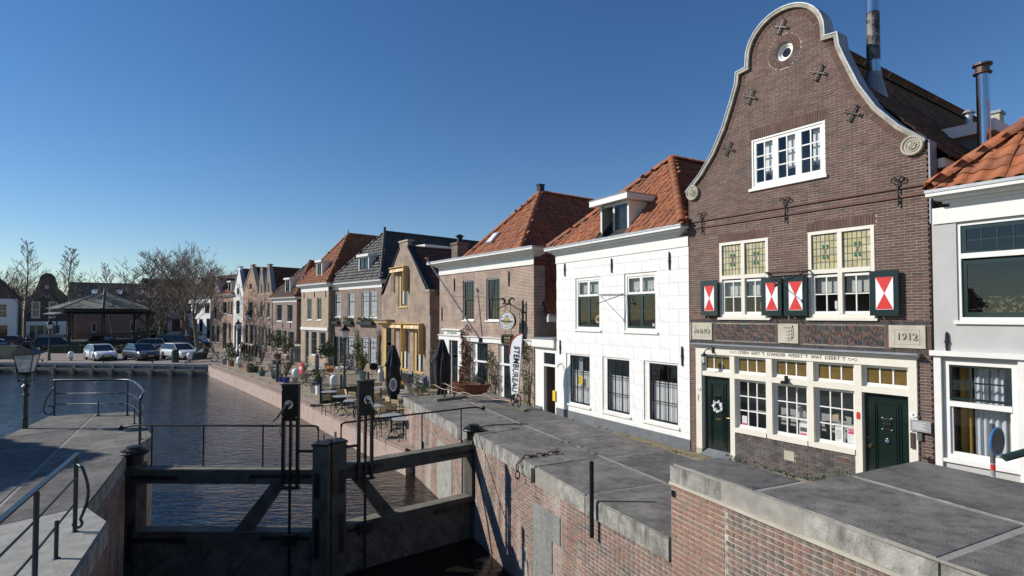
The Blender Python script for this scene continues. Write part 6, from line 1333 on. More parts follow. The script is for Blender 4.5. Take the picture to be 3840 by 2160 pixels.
tile_slope(r, [(7.2, .1, 6.2), (7.2, 9, 6.2), (3.5, 9, 10.4), (3.5, .1, 10.4)], 'tile_brown', .28, .36); tile_slope(r, [(-.2, 9, 6.2), (-.2, .1, 6.2), (3.5, .1, 10.4), (3.5, 9, 10.4)], 'tile_brown', .28, .36); MB().prism([(-.2, 6.25), (7.2, 6.25), (3.5, 10.4)], .05, .3).build('gable', 'bw_far', r)
front('red_roof_house', 'far house with red tiled roof seen between the bare trees', 500, 690, 140, 140, 'bw_far_red', 7.8, 12.8, [(.1, .16, 5.5, 7.8, 2, 2, .5, wv), (.4, .46, 5.5, 7.8, 2, 2, .5, wv), (.7, .76, 5.5, 7.8, 2, 2, .5, wv)], tiles='tile_red')
# house standing beside the lock on the left bank, outside the picture; its hipped roof shades the lock head
bh = thing('bank_house', 'brick house with hipped roof on the left bank beside the lock', 'house', (0, 0, 0))
ax = Vector((.03, -1, 0)); sd = Vector((-1, -.03, 0)); c0 = Vector((-18.3, 13.5, 0)); cs = [c0, c0 + ax * 11, c0 + ax * 11 + sd * 5.6, c0 + sd * 5.6]
MB().slab([(c.x, c.y) for c in cs], -.5, 4.4).build('wall', 'bw_e', bh)
e4 = [Vector((c.x, c.y, 4.5)) for c in (c0 - ax * .2 - sd * .2, c0 + ax * 11.2 - sd * .2, c0 + ax * 11.2 + sd * 5.8, c0 - ax * .2 + sd * 5.8)]; r0 = Vector((-20.5, 12.1, 8.5)); r1 = r0 + ax * 7.4
for pts in ([e4[0], e4[1], r1, r0], [e4[1], e4[2], r1], [e4[2], e4[3], r0, r1], [e4[3], e4[0], r0]): tile_slope(bh, pts, 'tile_red', .28, .36)
for k in range(3):
    c = c0 + ax * (1.5 + k * 3.2) - sd * .02; w = MB().obox(c + Vector((0, 0, 2.0)), ax * .6, sd * .03, (0, 0, 1.0)).build('window', 'white_paint', bh); MB().obox(c + Vector((0, 0, 2.0)) - sd * .02, ax * .52, sd * .03, (0, 0, .9)).build('pane', 'pane_far', w)
# ------------------------------------------------------------ street lamps
def lamp_proto():
    t = thing('street_lamp', '', 'street lamp', group='green cast iron street lamps')
    MB().lathe([(.16, 0), (.16, .12), (.12, .16), (.11, .7), (.13, .73), (.10, .78), (.085, .9), (.10, 1.0), (.075, 1.05), (.06, 1.8), (.075, 1.85), (.055, 1.9), (.05, 2.4), (.08, 2.44), (.05, 2.5), (.06, 2.62), (.1, 2.66), (.05, 2.72), (.045, 2.9), (.09, 2.96), (.05, 3.0)], n=12).build('post', 'lamp_green', t)
    mb = MB()
    for k in range(4):
        a = R(90 * k + 45); mb.tube([(.05 * math.cos(a), .05 * math.sin(a), 2.78), (.17 * math.cos(a), .17 * math.sin(a), 2.84), (.19 * math.cos(a), .19 * math.sin(a), 2.95), (.14 * math.cos(a), .14 * math.sin(a), 3.02)], .014, 5).sphere((.17 * math.cos(a), .17 * math.sin(a), 2.8), .03, 6, 4)
    mb.build('scrolls', 'lamp_green', t)
    f = MB()
    for k in range(4): a = R(90 * k + 45); f.tube([(.17 * math.cos(a), .17 * math.sin(a), 3.0), (.29 * math.cos(a), .29 * math.sin(a), 3.46)], .012, 4)
    f.lathe([(.18, 2.99), (.19, 3.02)], n=4, rot=R(45)); f.lathe([(.3, 3.45), (.3, 3.47)], n=4, rot=R(45)); ln = f.build('lantern_frame', 'black_iron', t)
    for k in range(4):
        a0, a1 = R(90 * k + 45), R(90 * k + 135); MB().add([(.165 * math.cos(a0), .165 * math.sin(a0), 3.02), (.165 * math.cos(a1), .165 * math.sin(a1), 3.02), (.285 * math.cos(a1), .285 * math.sin(a1), 3.45), (.285 * math.cos(a0), .285 * math.sin(a0), 3.45)], [(0, 1, 2, 3)]).build('pane', 'lamp_pane', ln)
    MB().lathe([(.05, 3.02), (.05, 3.1), (.09, 3.11), (.09, 3.2), (.02, 3.21)], n=10).build('lamp_fitting', 'white_plastic', t)
    MB().lathe([(.39, 3.47), (.12, 3.68), (.11, 3.69), (.11, 3.76), (.13, 3.77), (.03, 3.82)], n=4, rot=R(45)).build('lantern_roof', 'black_iron', t)
    MB().lathe([(.02, 3.8), (.045, 3.85), (.02, 3.9), (.01, 3.98)], n=8).build('finial', 'black_iron', t)
    return t
mat('lamp_green', (.018, .04, .035), .4, var=.2, bump=.1, coat=.2)
def translucent(name, col, a):
    m = bpy.data.materials.new(name); m.use_nodes = True; nt = m.node_tree; b = nt.nodes['Principled BSDF']; b.inputs['Base Color'].default_value = (*col, 1); b.inputs['Roughness'].default_value = .25; b.inputs['Alpha'].default_value = a; MATS[name] = m
translucent('lamp_pane', (.62, .66, .68), .6); translucent('screen_glass', (.35, .42, .38), .16)
lp = lamp_proto(); lp.location = (-12.25, 14.40, -.55); lp.rotation_euler.z = R(20); lp['label'] = 'large street lamp in the left foreground beside the lock head'
dup(lp, (-9.95, 33.9, GZ), R(30), 'green street lamp by the cafe terrace in front of the black roof house', .98)
dup(lp, (-26.1, 54.3, GZ), R(10), 'green street lamp beside the two walkers on the quay')
dup(lp, (-44.0, 54.2, GZ), R(50), 'green street lamp at the edge of the car park near the hedge')
# wall lanterns on the far houses
for P_, lb in (((-30.8, 66.3), 'black lantern on a bracket on the brown brick gables'),):
    t = thing('wall_lantern', lb, 'lantern', (P_[0], P_[1], 3.4)); MB().lathe([(.14, 0), (.26, .55)], n=6).build('lantern_glass', 'lamp_glass_white', t); MB().lathe([(.34, .55), (.1, .85), (.02, 1.05)], n=6).build('lantern_hood', 'black_iron', t); MB().tube([(0, 0, 0), (.3, .2, -.2), (.9, .55, -.15)], .03, 6).build('bracket', 'black_iron', t)
# ------------------------------------------------------------ pots and plants
def pot(prof, m, label, x, y, plant=None, z=GZ, pname='plant_pot', cat='plant pot', n=14, box=None):
    t = thing(pname, label, cat, (x, y, z), random.uniform(0, 6), 'pots and tubs along the quay')
    if box: MB().box(-box[0] / 2, box[0] / 2, -box[1] / 2, box[1] / 2, 0, box[2]).build('pot', m, t); H_ = box[2]; rr = min(box[:2]) / 2
    else: MB().lathe(prof, n=n).build('pot', m, t, smooth=False); H_ = prof[-1][1]; rr = prof[-1][0]
    MB().lathe([(rr * .9, H_ - .03), (rr * .88, H_ + .004)], n=10).build('soil', 'soil', t)
    rn = random.Random(int(abs(x * 37 + y * 11)))
    if plant:
        for kind, m_, h_, w_, nn, sz in plant:
            mb = MB()
            if kind == 'ball': foliage(mb, (0, 0, H_ + h_), (w_, w_, w_), nn, sz, rn)
            elif kind == 'bush':
                for k in range(7): a = rn.uniform(0, 6.28); q = rn.uniform(.1, .8) * w_; foliage(mb, (q * math.cos(a), q * math.sin(a), H_ + h_ * rn.uniform(.4, .95)), (w_ * .45, w_ * .45, h_ * .3), nn // 7, sz, rn)
            elif kind == 'sprigs':
                for k in range(nn):
                    a = rn.uniform(0, 6.28); e = Vector((w_ * rn.random() * math.cos(a), w_ * rn.random() * math.sin(a), h_ * rn.uniform(.5, 1))); s_ = Vector((-math.sin(a), math.cos(a), 0)) * sz * .3; mb.add([Vector((0, 0, H_)) - s_, Vector((0, 0, H_)) + s_, e + Vector((0, 0, H_))], [(0, 1, 2)])
            mb.build('foliage', m_, t, fixn=False)
            if kind in ('ball', 'bush') and h_ > .5: MB().tube([(0, 0, H_ - .05), (.02, 0, H_ + h_ * .7)], .03, 6).build('stem', 'bark', t)
    return t
TUB = [(.16, 0), (.2, .32), (.22, .33)]; BIG = [(.24, 0), (.32, .42), (.35, .43)]; SM = [(.10, 0), (.14, .2), (.15, .21)]; ZB = [(.2, 0), (.24, .36), (.25, .37)]
LG = 'leaf_green'
pot(TUB, 'pot_grey', 'wide grey planter with bushy green shrub near the cargo bike', -25.0, 49.9, [('bush', LG, 1.2, .75, 420, .13)], box=(.45, .45, .5))
pot(TUB, 'pot_grey', 'low grey concrete cube with small shrub beside the bushy planter', -24.2, 49.0, [('bush', 'leaf_yellow', .5, .35, 120, .10)], box=(.45, .45, .45))
pot(BIG, 'terracotta', 'terracotta pot with leafy shrub next to the white domed bollard', -23.7, 48.3, [('bush', LG, .95, .6, 380, .14)])
pot(TUB, 'pot_grey', 'grey concrete cube right before the white domed bollard', -22.9, 47.6, None, box=(.35, .35, .5))
pot(BIG, 'terracotta', 'clipped dark box ball in a square terracotta planter', -20.4, 44.2, [('ball', 'leaf_box', .58, .62, 1500, .07)], box=(.5, .5, .5))
pot([(.38, 0), (.46, .42), (.5, .45)], 'pot_green', 'wide low green tub beside the box ball', -19.6, 43.1, [('sprigs', 'leaf_olive', .35, .5, 30, .1)])
pot(ZB, 'pot_teal', 'teal pot with sprouts on the quay next to the bistro set', -17.75, 40.5, [('sprigs', LG, .25, .25, 40, .08)])
pot(ZB, 'zinc', 'grey zinc pot between the teal pot and the chairs', -17.2, 40.9, [('sprigs', 'leaf_olive', .3, .25, 30, .08)])
pot(ZB, 'pot_grey', 'pale grey pot left of the dark stone bollard post', -16.7, 39.9, [('bush', 'leaf_olive', .35, .28, 80, .09)])
pot(SM, 'pot_dark', 'small dark pot at the foot of the pale grey pot', -16.1, 38.6, [('sprigs', 'leaf_olive', .25, .2, 25, .07)])
pot(SM, 'pot_dark', 'small black pot right before the dark bollard post', -15.6, 37.9, [('sprigs', 'leaf_olive', .3, .2, 25, .07)])
pot([(.16, 0), (.2, .28), (.22, .3)], 'pot_blue', 'blue glazed pot, left one of the pair', -14.9, 36.9, [('sprigs', 'leaf_yellow', .3, .2, 40, .08)])
pot([(.17, 0), (.22, .32), (.24, .34)], 'pot_blue', 'blue glazed pot, right one of the pair with taller sprouts', -14.4, 36.4, [('sprigs', 'leaf_yellow', .6, .25, 70, .08)])
pot([(.17, 0), (.22, .32), (.24, .34)], 'pot_blue', 'dark blue pot behind the black bicycle', -11.95, 35.1, [('sprigs', 'leaf_yellow', .8, .5, 90, .1)])
pot([(.22, 0), (.3, .42), (.32, .43)], 'zinc', 'empty zinc bucket left of the terrace windscreen', -11.0, 31.7, [('sprigs', 'leaf_olive', .2, .3, 30, .08)])
pot([(.22, 0), (.22, .46), (.23, .47)], 'white_plastic', 'white pot with leafy plant behind the windscreen corner', -10.5, 31.2, [('bush', LG, .55, .4, 200, .11)])
pot([(.22, 0), (.26, .5), (.28, .52)], 'pot_grey', 'grey pot with tall oleander before the tan brick house', -14.6, 45.0, [('bush', LG, 1.9, .9, 700, .17), ('bush', LG, 1.2, .7, 300, .16)])
pot([(.22, 0), (.26, .5), (.28, .52)], 'pot_grey', 'grey pot with tall shrub behind the cafe lamp post', -11.2, 41.6, [('bush', LG, 1.7, .75, 560, .16)])
pot([(.2, 0), (.27, .5), (.3, .52)], 'pot_teal', 'teal pot with palm like plant near the barbecue', -10.0, 38.2, [('sprigs', 'leaf_yellow', 1.5, .7, 120, .09), ('bush', 'leaf_yellow', 1.2, .5, 150, .15)])
pot([(.3, 0), (.36, .5), (.4, .52)], 'pot_dark', 'dark tub with large round shrub before the low cornice house', -23.0, 55.9, [('ball', LG, 1.35, 1.15, 1300, .16)])
pot([(.22, 0), (.28, .4), (.3, .42)], 'terracotta', 'terracotta pot with light green bush beside the stone bollard', -21.6, 55.2, [('ball', 'leaf_yellow', .75, .62, 520, .15)])
pot([(.15, 0), (.2, .3), (.22, .32)], 'terracotta', 'small terracotta pot left of the light green bush', -22.5, 54.6, [('sprigs', LG, .2, .2, 20, .08)])
pot([(.2, 0), (.22, .3), (.24, .32)], 'zinc', 'zinc tub with heather at the yellow trimmed house', -5.9, 32.6, [('ball', 'flower_purple', .2, .28, 260, .06), ('ball', 'leaf_olive', .12, .24, 160, .07)])
pot([(.24, 0), (.28, .42), (.3, .44)], 'zinc', 'large zinc bucket with grey heather beside the drain pipe', -5.3, 32.0, [('ball', 'leaf_olive', .28, .38, 420, .07)])
pot(SM, 'leaf_green', 'small green box with yellow flowers on the terrace edge', -6.4, 33.2, [('ball', 'flower_yellow', .1, .15, 90, .06)], box=(.3, .3, .25))
pot(TUB, 'zinc', 'zinc pot with broad leaved plant beside the milk can', -7.6, 36.2, [('bush', LG, .5, .35, 160, .15)])
# loose shrubs, grown along the quay garden
def shrub(label, x, y, m, h_, w_, n, sz, twigs=30, z=GZ, tm='twig', group=None):
    t = thing('shrub', label, 'shrub', (x, y, z), 0, group); rn = random.Random(int(abs(x * 17 + y * 29))); mb = MB(); tw = MB()
    for k in range(twigs):
        a = rn.uniform(0, 6.28); e = Vector((w_ * rn.uniform(.2, 1) * math.cos(a), w_ * rn.uniform(.2, 1) * math.sin(a), h_ * rn.uniform(.5, 1))); mid = e * .5 + Vector((0, 0, h_ * .12)); tw.tube([(0, 0, 0), mid, e], [.014, .009, .004], 4, False)
    for k in range(9): a = rn.uniform(0, 6.28); q = rn.uniform(0, .75) * w_; foliage(mb, (q * math.cos(a), q * math.sin(a), h_ * rn.uniform(.35, .9)), (w_ * .4, w_ * .4, h_ * .22), n // 9, sz, rn)
    tw.build('twigs', tm, t); 
    if n: mb.build('foliage', m, t, fixn=False)
    return t
shrub('bare brown rose bush in the quay garden near the bistro set', -16.6, 42.2, 'dead_leaf', 1.4, 1.0, 150, .08, 40)
shrub('low brown bush with few leaves before the stone bollard', -15.9, 43.9, 'leaf_olive', .9, .9, 130, .08, 40)
shrub('yellow green sprouting plant beside the black bicycle', -13.0, 36.0, 'leaf_yellow', .9, .6, 160, .1, 25)
shrub('small weedy plants behind the blue pots', -14.0, 38.0, 'leaf_yellow', .7, .6, 150, .1, 20)
shrub('thin grey leaved tree on the quay before the large round shrub', -22.2, 50.6, 'leaf_olive', 2.3, .7, 320, .08, 50)
shrub('green hedge plants along the foot of the terrace', -4.9, 30.6, 'leaf_green', .5, .8, 300, .12, 10)
shrub('olive leaved bush by the drain pipe and closed parasol', -4.55, 32.9, 'leaf_olive', 2.4, .45, 420, .10, 30)
shrub('ground ivy creeping at the foot of the cafe wall', -3.7, 29.2, 'leaf_green', .35, .9, 260, .1, 10)
# climbers on the cafe wall
cf = [o for o in bpy.data.objects if o.name.startswith('cafe_house')][0]; cfm = Matrix.LocRotScale(cf.location, cf.rotation_euler, cf.scale)
def climber(label, u, w_, z1, m, n, sz, z0=.0, seed=1, dens=1):
    t = thing('climbing_plant', label, 'climber', cf.location, cf.rotation_euler.z); rn = random.Random(seed); mb = MB(); tw = MB()
    for k in range(12):
        e = u + rn.uniform(-w_, w_); tw.tube([(u + rn.uniform(-.1, .1), -.08, -.4), ((u + e) / 2, -.1, z1 * .4), (e, -.08, z1 * rn.uniform(.6, 1))], [.02, .014, .006], 4, False)
    for k in range(n // 14):
        q = rn.random(); foliage(mb, (u + rn.uniform(-w_, w_) * (1 - .5 * q), -.14, z0 + (z1 - z0) * q), (.16, .09, .2), 14, sz, rn)
    tw.build('stems', 'twig', t); mb.build('foliage', m, t, fixn=False)
climber('red leaved climber on the cafe wall beside the door', -5.35, .55, 3.3, 'leaf_red', 900, .11, .2, 3)
climber('green yellow climber between the cafe windows', -3.05, .5, 2.2, 'leaf_yellow', 420, .11, .0, 4)
climber('sparse leafy climber on the cafe corner behind the feather flag', -.45, .4, 2.9, 'leaf_yellow', 420, .10, .0, 5)
for i, (u, lb) in enumerate(((-3.6, 'bare vine climbing the black roof house between its windows'), (-.35, 'bare vine at the right end of the black roof house'))):
    t = thing('bare_vine', lb, 'climber', C.root.location, C.root.rotation_euler.z) if False else None
Cr = [o for o in bpy.data.objects if o.name.startswith('black_roof_house')][0]
for u, lb in ((-3.65, 'bare vine climbing the black roof house between its windows'), (-.3, 'bare vine at the right end of the black roof house front')):
    t = thing('bare_vine', lb, 'climber', Cr.location, Cr.rotation_euler.z); rn = random.Random(int(-u * 10)); mb = MB()
    for k in range(7): e = u + rn.uniform(-1.0, .8); mb.tube([(u, -.06, -.4), (u + rn.uniform(-.1, .1), -.08, 1.2), (u + rn.uniform(-.2, .2), -.08, 2.4), (e, -.07, 2.6 + rn.uniform(-.1, .4))], [.05, .045, .03, .01], 5, False)
    mb.build('stems', 'wood_grey', t)
# ------------------------------------------------------------ bollards
def dome(label, x, y, s=1):
    t = thing('domed_bollard', label, 'bollard', (x, y, GZ), 0, 'white domed mooring bollards', s); MB().lathe([(.16, 0), (.15, .12), (.2, .32), (.22, .36)], n=16).build('foot', 'stone_beige', t); MB().lathe([(.22, .34), (.23, .38), (.235, .62), (.22, .74), (.16, .84), (.08, .885), (.01, .9)], n=18).build('dome', 'white_plastic', t, smooth=True)
for x, y, lb in ((-22.45, 47.0, 'white domed bollard beside the box ball planter'), (-13.85, 36.5, 'white domed bollard left of the red sandwich board'), (-10.2, 32.7, 'white domed bollard behind the terrace windscreen'), (-29.4, 52.0, 'white domed bollard before the white estate car'), (-41.7, 53.9, 'white domed bollard left of the white hatchback'), (-17.0, 41.6, 'small white domed bollard among the quay pots')): dome(lb, x, y, .7 if 'small' in lb else 1)
def post(label, x, y, m, r_=.16, hh=1.0, name='stone_bollard', grp=None):
    tag(MB().lathe([(r_, 0), (r_ * .95, hh * .86), (r_ * .8, hh * .95), (r_ * .4, hh), (.01, hh * 1.01)], n=12).build(name, m, loc=(x, y, GZ), smooth=False), label, 'bollard', grp)
post('dark stone bollard on the grey step before the tan brick house', -14.95, 43.7, 'plinth_grey', .17, 1.35); post('dark stone bollard at the gap with the green gate', -19.4, 50.2, 'plinth_grey', .18, 1.45); post('slim dark green bollard post on the quay edge by the blue pots', -15.2, 37.0, 'lamp_green', .11, 1.35)
for i, (x, y) in enumerate(((-25.3, 57.3), (-26.4, 58.8), (-27.5, 60.4), (-28.6, 62.1), (-29.8, 64.0), (-31.1, 66.2))): tag(MB().box(-.1, .1, -.1, .1, 0, .95).lathe([(.14, .95), (.02, 1.1)], n=4, rot=R(45)).build('stoop_post', 'black_iron', loc=(x, y, GZ), rotz=R(40)), ['black stoop post nearest the round shrub', 'second black stoop post from the round shrub', 'third black stoop post from the round shrub', 'fourth black stoop post from the round shrub', 'fifth black stoop post from the round shrub', 'farthest black stoop post behind the two walkers'][i], 'post', 'black posts before the stoops')
tag(MB().slab([(-19.0, 50.3), (-15.1, 43.6), (-14.2, 44.4), (-18.3, 50.9)], GZ, GZ + .12).build('stone_step', 'concrete_light'), 'grey stone step along the tan brick house', 'step')
t = thing('garden_gate', 'dark green picket gate with white tips beside the tan brick house', 'gate', (-20.05, 52.6, GZ), R(-40))
for i in range(9): MB().box(i * .13, i * .13 + .09, 0, .03, 0, 1.5).build('picket', 'green_dark', t); MB().prism([(i * .13, 1.5), (i * .13 + .09, 1.5), (i * .13 + .045, 1.68)], 0, .03).build('picket_tip', W, t)
tag(MB().lathe([(.3, 0), (.3, 1.05), (.27, 1.08), (.27, 1.16), (.02, 1.18)], n=14).build('litter_bin', 'lamp_green', loc=(-30.7, 52.0, GZ)), 'round dark green litter bin before the white estate car', 'litter bin')
tag(MB().box(-1.0, 1.0, -.5, .5, 0, 1.25).box(-1.05, 1.05, -.55, .55, 1.25, 1.35).build('waste_container', 'green_dark', loc=(-48.9, 55.9, GZ), rotz=R(-8)), 'dark green waste container behind the large foreground lamp', 'container')
t = thing('bench', 'pale wooden bench frame before the tan brick house', 'bench', (-16.0, 45.6, GZ), R(-46))
for x in (-.8, .8): MB().tube([(x, 0, 0), (x, 0, .9)], .03, 6).build('leg', 'wood_chair', t)
for z in (.42, .65, .88): MB().tube([(-.8, 0, z), (.8, 0, z)], .025, 6).build('rail', 'wood_chair', t)
# red sandwich board
t = thing('sandwich_board', 'red sign board with white lettering on a metal frame beside the black bicycle', 'sign', (-12.45, 33.6, GZ), R(-50)); MB().tube([(-.3, 0, 0), (-.25, .1, 1.5), (.25, .1, 1.5), (.3, 0, 0)], .018, 6).tube([(-.3, .5, 0), (-.25, .1, 1.5)], .018, 6).tube([(.3, .5, 0), (.25, .1, 1.5)], .018, 6).build('frame', 'zinc', t); bd = B('board', 'red_paint', t, -.26, .26, -.0, .02, .85, 1.5); text('lettering', 'joy', .34, 'paper', bd, (0, -.004, 1.22), ext=.003, offset=.006)
# milk can, barbecue
tag(MB().lathe([(.22, 0), (.22, .6), (.14, .78), (.12, .86), (.2, .92), (.2, .98), (.14, 1.0)], n=14).build('milk_can', 'zinc', loc=(-8.55, 37.2, GZ), smooth=False), 'grey metal milk can with handles before the yellow door', 'milk can')
t = thing('kettle_barbecue', 'black kettle barbecue on thin legs before the black roof house', 'barbecue', (-9.3, 38.4, GZ)); MB().sphere((0, 0, .85), .3, 14, 8, .85).build('kettle', 'black_paint', t, smooth=True)
for k in range(3): a = R(120 * k); MB().tube([(.15 * math.cos(a), .15 * math.sin(a), .65), (.3 * math.cos(a), .3 * math.sin(a), 0)], .014, 5).build('leg', 'zinc', t)
tag(MB().box(-.8, .8, -.02, .02, .35, .8).tube([(-.8, 0, 0), (-.8, 0, 1.0)], .04, 6).tube([(.8, 0, 0), (.8, 0, 1.0)], .04, 6).build('low_fence', 'black_iron', loc=(-6.3, 34.2, GZ), rotz=R(-55)), 'black low fence before the plinth of the yellow trimmed house', 'fence')
# ------------------------------------------------------------ terrace furniture
def table_proto():
    t = thing('bistro_table', '', 'table', group='round grey bistro tables on the cafe terrace'); MB().lathe([(.01, .71), (.38, .715), (.40, .722), (.40, .74), (.385, .745), (.01, .746)], n=28).build('table_top', 'table_top', t, smooth=False); MB().tube([(0, 0, .12), (0, 0, .71)], .03, 8).lathe([(.03, .3), (.055, .34), (.03, .38)], n=8).build('column', 'black_iron', t)
    for k in range(4): a = R(90 * k + 20); MB().tube([(0, 0, .22), (.14 * math.cos(a), .14 * math.sin(a), .18), (.26 * math.cos(a), .26 * math.sin(a), .05), (.34 * math.cos(a), .34 * math.sin(a), 0)], .016, 5).build('foot', 'black_iron', t)
    return t
tp = table_proto(); tb = [(-8.5, 26.7, 'round grey table nearest the windscreen corner'), (-7.5, 25.2, 'round grey table second along the quay edge'), (-6.65, 24.0, 'round grey table half hidden behind the right rack housing'), (-6.5, 28.3, 'round grey table farthest back on the terrace'), (-5.5, 27.1, 'round grey table beside the first closed parasol'), (-5.45, 22.6, 'round grey table right of the right rack housing'), (-4.3, 20.4, 'round grey table closest to the lock deck wall'), (-4.75, 25.7, 'round grey table partly behind the lock deck corner'), (-3.75, 19.75, 'round grey table cut off by the corner of the lock wall')]
for i, (x, y, lb) in enumerate(tb):
    if i == 0: tp.location = (x, y, GZ); tp['label'] = lb
    else: dup(tp, (x, y, GZ), i * .7, lb)
def chair_proto():
    t = thing('bistro_chair', '', 'chair', group='folding chairs with wooden slats on the cafe terrace')
    for x in (-.2, .2): MB().tube([(x, .22, 0), (x, .17, .45), (x, .24, .86)], .013, 6).build('back_leg', 'black_iron', t); MB().tube([(x, -.2, 0), (x, -.19, .44), (x, .17, .45)], .013, 6).build('front_leg', 'black_iron', t)
    MB().tube([(-.2, -.19, .2), (.2, -.19, .2)], .009, 5).build('stretcher', 'black_iron', t)
    for k in range(5): y = -.17 + k * .075; MB().box(-.2, .2, y, y + .062, .45, .468).build('seat_slat', 'wood_chair', t)
    for k in range(3): z = .62 + k * .085; y = .195 + (z - .45) * .17; MB().box(-.2, .2, y - .012, y + .006, z, z + .072).build('back_slat', 'wood_chair', t)
    return t
cp_ = chair_proto()
cc = [(-8.1, 26.9, 200, 'slatted chair behind the table nearest the windscreen corner'), (-7.5, 26.6, 120, 'slatted chair seen edge on between the two quay tables'), (-7.1, 25.9, 160, 'slatted chair left of the right rack housing'), (-6.2, 28.9, 190, 'slatted chair behind the farthest back table'), (-6.3, 25.8, 80, 'slatted chair just right of the right rack housing, rear row'), (-5.75, 25.1, 60, 'slatted chair at the left side of the first parasol'), (-4.95, 27.1, 250, 'slatted chair right of the table under the first parasol'), (-4.5, 26.3, 260, 'slatted chair seen edge on above the lock deck corner'), (-5.85, 23.8, 20, 'pale backed chair, leftmost of the row of four'), (-5.45, 23.3, 15, 'pale backed chair, second of the row of four'), (-4.95, 22.55, 20, 'pale backed chair, third of the row of four'), (-4.62, 22.0, 20, 'pale backed chair, rightmost of the row of four'), (-5.05, 24.2, 130, 'dark shaded chair back beside the first parasol pole'), (-4.65, 23.5, 150, 'brown shaded chair back nearest the lock deck'), (-6.2, 24.75, 30, 'slatted chair half hidden by the crank of the right gate'), (-3.95, 20.85, 210, 'slatted chair tucked at the table closest to the lock wall'), (-5.1, 21.75, 250, 'slatted chair with sunlit seat right of the hidden table'), (-8.7, 27.3, 170, 'slatted chair in front of the green windscreen'), (-4.25, 24.7, 200, 'slatted chair with sunlit seat beside the lock deck wall'), (-6.9, 29.3, 200, 'slatted chair at the far end of the terrace'), (-3.3, 27.9, 210, 'chair back peeping over the lock deck by the hedge'), (-7.9, 24.6, 40, 'slatted chair on the quay side of the second table'), (-6.1, 23.3, 60, 'slatted chair with its back to the quay right of the housing'), (-7.0, 27.6, 100, 'slatted chair between the windscreen and the farthest back table'), (-4.85, 20.1, 80, 'slatted chair on the quay side of the table closest to the lock wall'), (-5.9, 26.6, 200, 'slatted chair behind the table beside the first closed parasol')]
for i, (x, y, a, lb) in enumerate(cc):
    if i == 0: cp_.location = (x, y, GZ); cp_.rotation_euler.z = R(a); cp_['label'] = lb
    else: dup(cp_, (x, y, GZ), R(a), lb)
# bistro set on the quay
t = thing('garden_table', 'small wooden garden table with a basket near the teal pot', 'table', (-17.4, 41.9, GZ), R(20)); MB().box(-.5, .5, -.35, .35, .7, .73).build('table_top', 'wood_plank', t)
for x in (-.4, .4):
    for y in (-.28, .28): MB().tube([(x, y, 0), (x, y, .7)], .018, 5).build('leg', 'black_iron', t)
tag(MB().lathe([(.3, .73), (.34, .98), (.36, 1.0)], n=14).build('wicker_basket', 'wood_plank', loc=(-17.35, 42.0, GZ)), 'round brown basket standing on the small garden table', 'basket')
for x, y, a, lb in ((-18.4, 41.9, 70, 'dark wooden garden chair left of the small garden table'), (-16.5, 41.6, -110, 'dark wooden garden chair right of the small garden table')):
    t = thing('garden_chair', lb, 'chair', (x, y, GZ), R(a), 'garden chairs of the quay set')
    for sx in (-.22, .22): MB().tube([(sx, .24, 0), (sx, -.15, .46)], .014, 5).tube([(sx, -.2, 0), (sx, .2, .5), (sx, .3, .9)], .014, 5).build('side_frame', 'black_iron', t)
    for k in range(4): MB().box(-.22, .22, -.18 + k * .1, -.1 + k * .1, .45, .47).build('seat_slat', 'wood_plank', t)
    for k in range(2): MB().box(-.22, .22, .24 + k * .03, .26 + k * .03, .66 + k * .12, .74 + k * .12).build('back_slat', 'wood_plank', t)
# windscreen of the terrace
ts = thing('terrace_screen', 'green framed glass windscreen at the edge of the cafe terrace', 'windscreen', (0, 0, 0)); sp_ = [(-9.12, 27.25), (-8.42, 28.15), (-7.4, 29.4)]
for (a, b) in zip(sp_[:-1], sp_[1:]):
    f_, l_ = seg_frame(a, b)
    for nm, m_, z0, z1, d in (('lower_panel', 'lamp_green', .05, .70, .02), ('glass', 'screen_glass', .74, 1.34, .006), ('mid_rail', 'lamp_green', .70, .74, .03)): o = MB().box(0, l_, -d, d, z0, z1).build(nm, m_, ts); o.matrix_basis = f_ @ Matrix.Translation((0, 0, GZ))
for p in sp_: MB().box(p[0] - .04, p[0] + .04, p[1] - .04, p[1] + .04, GZ, GZ + 1.38).build('post', 'lamp_green', ts)
B('foot_beam', 'wood_grey', ts, -9.5, -8.9, 26.9, 27.1, GZ, GZ + .1)
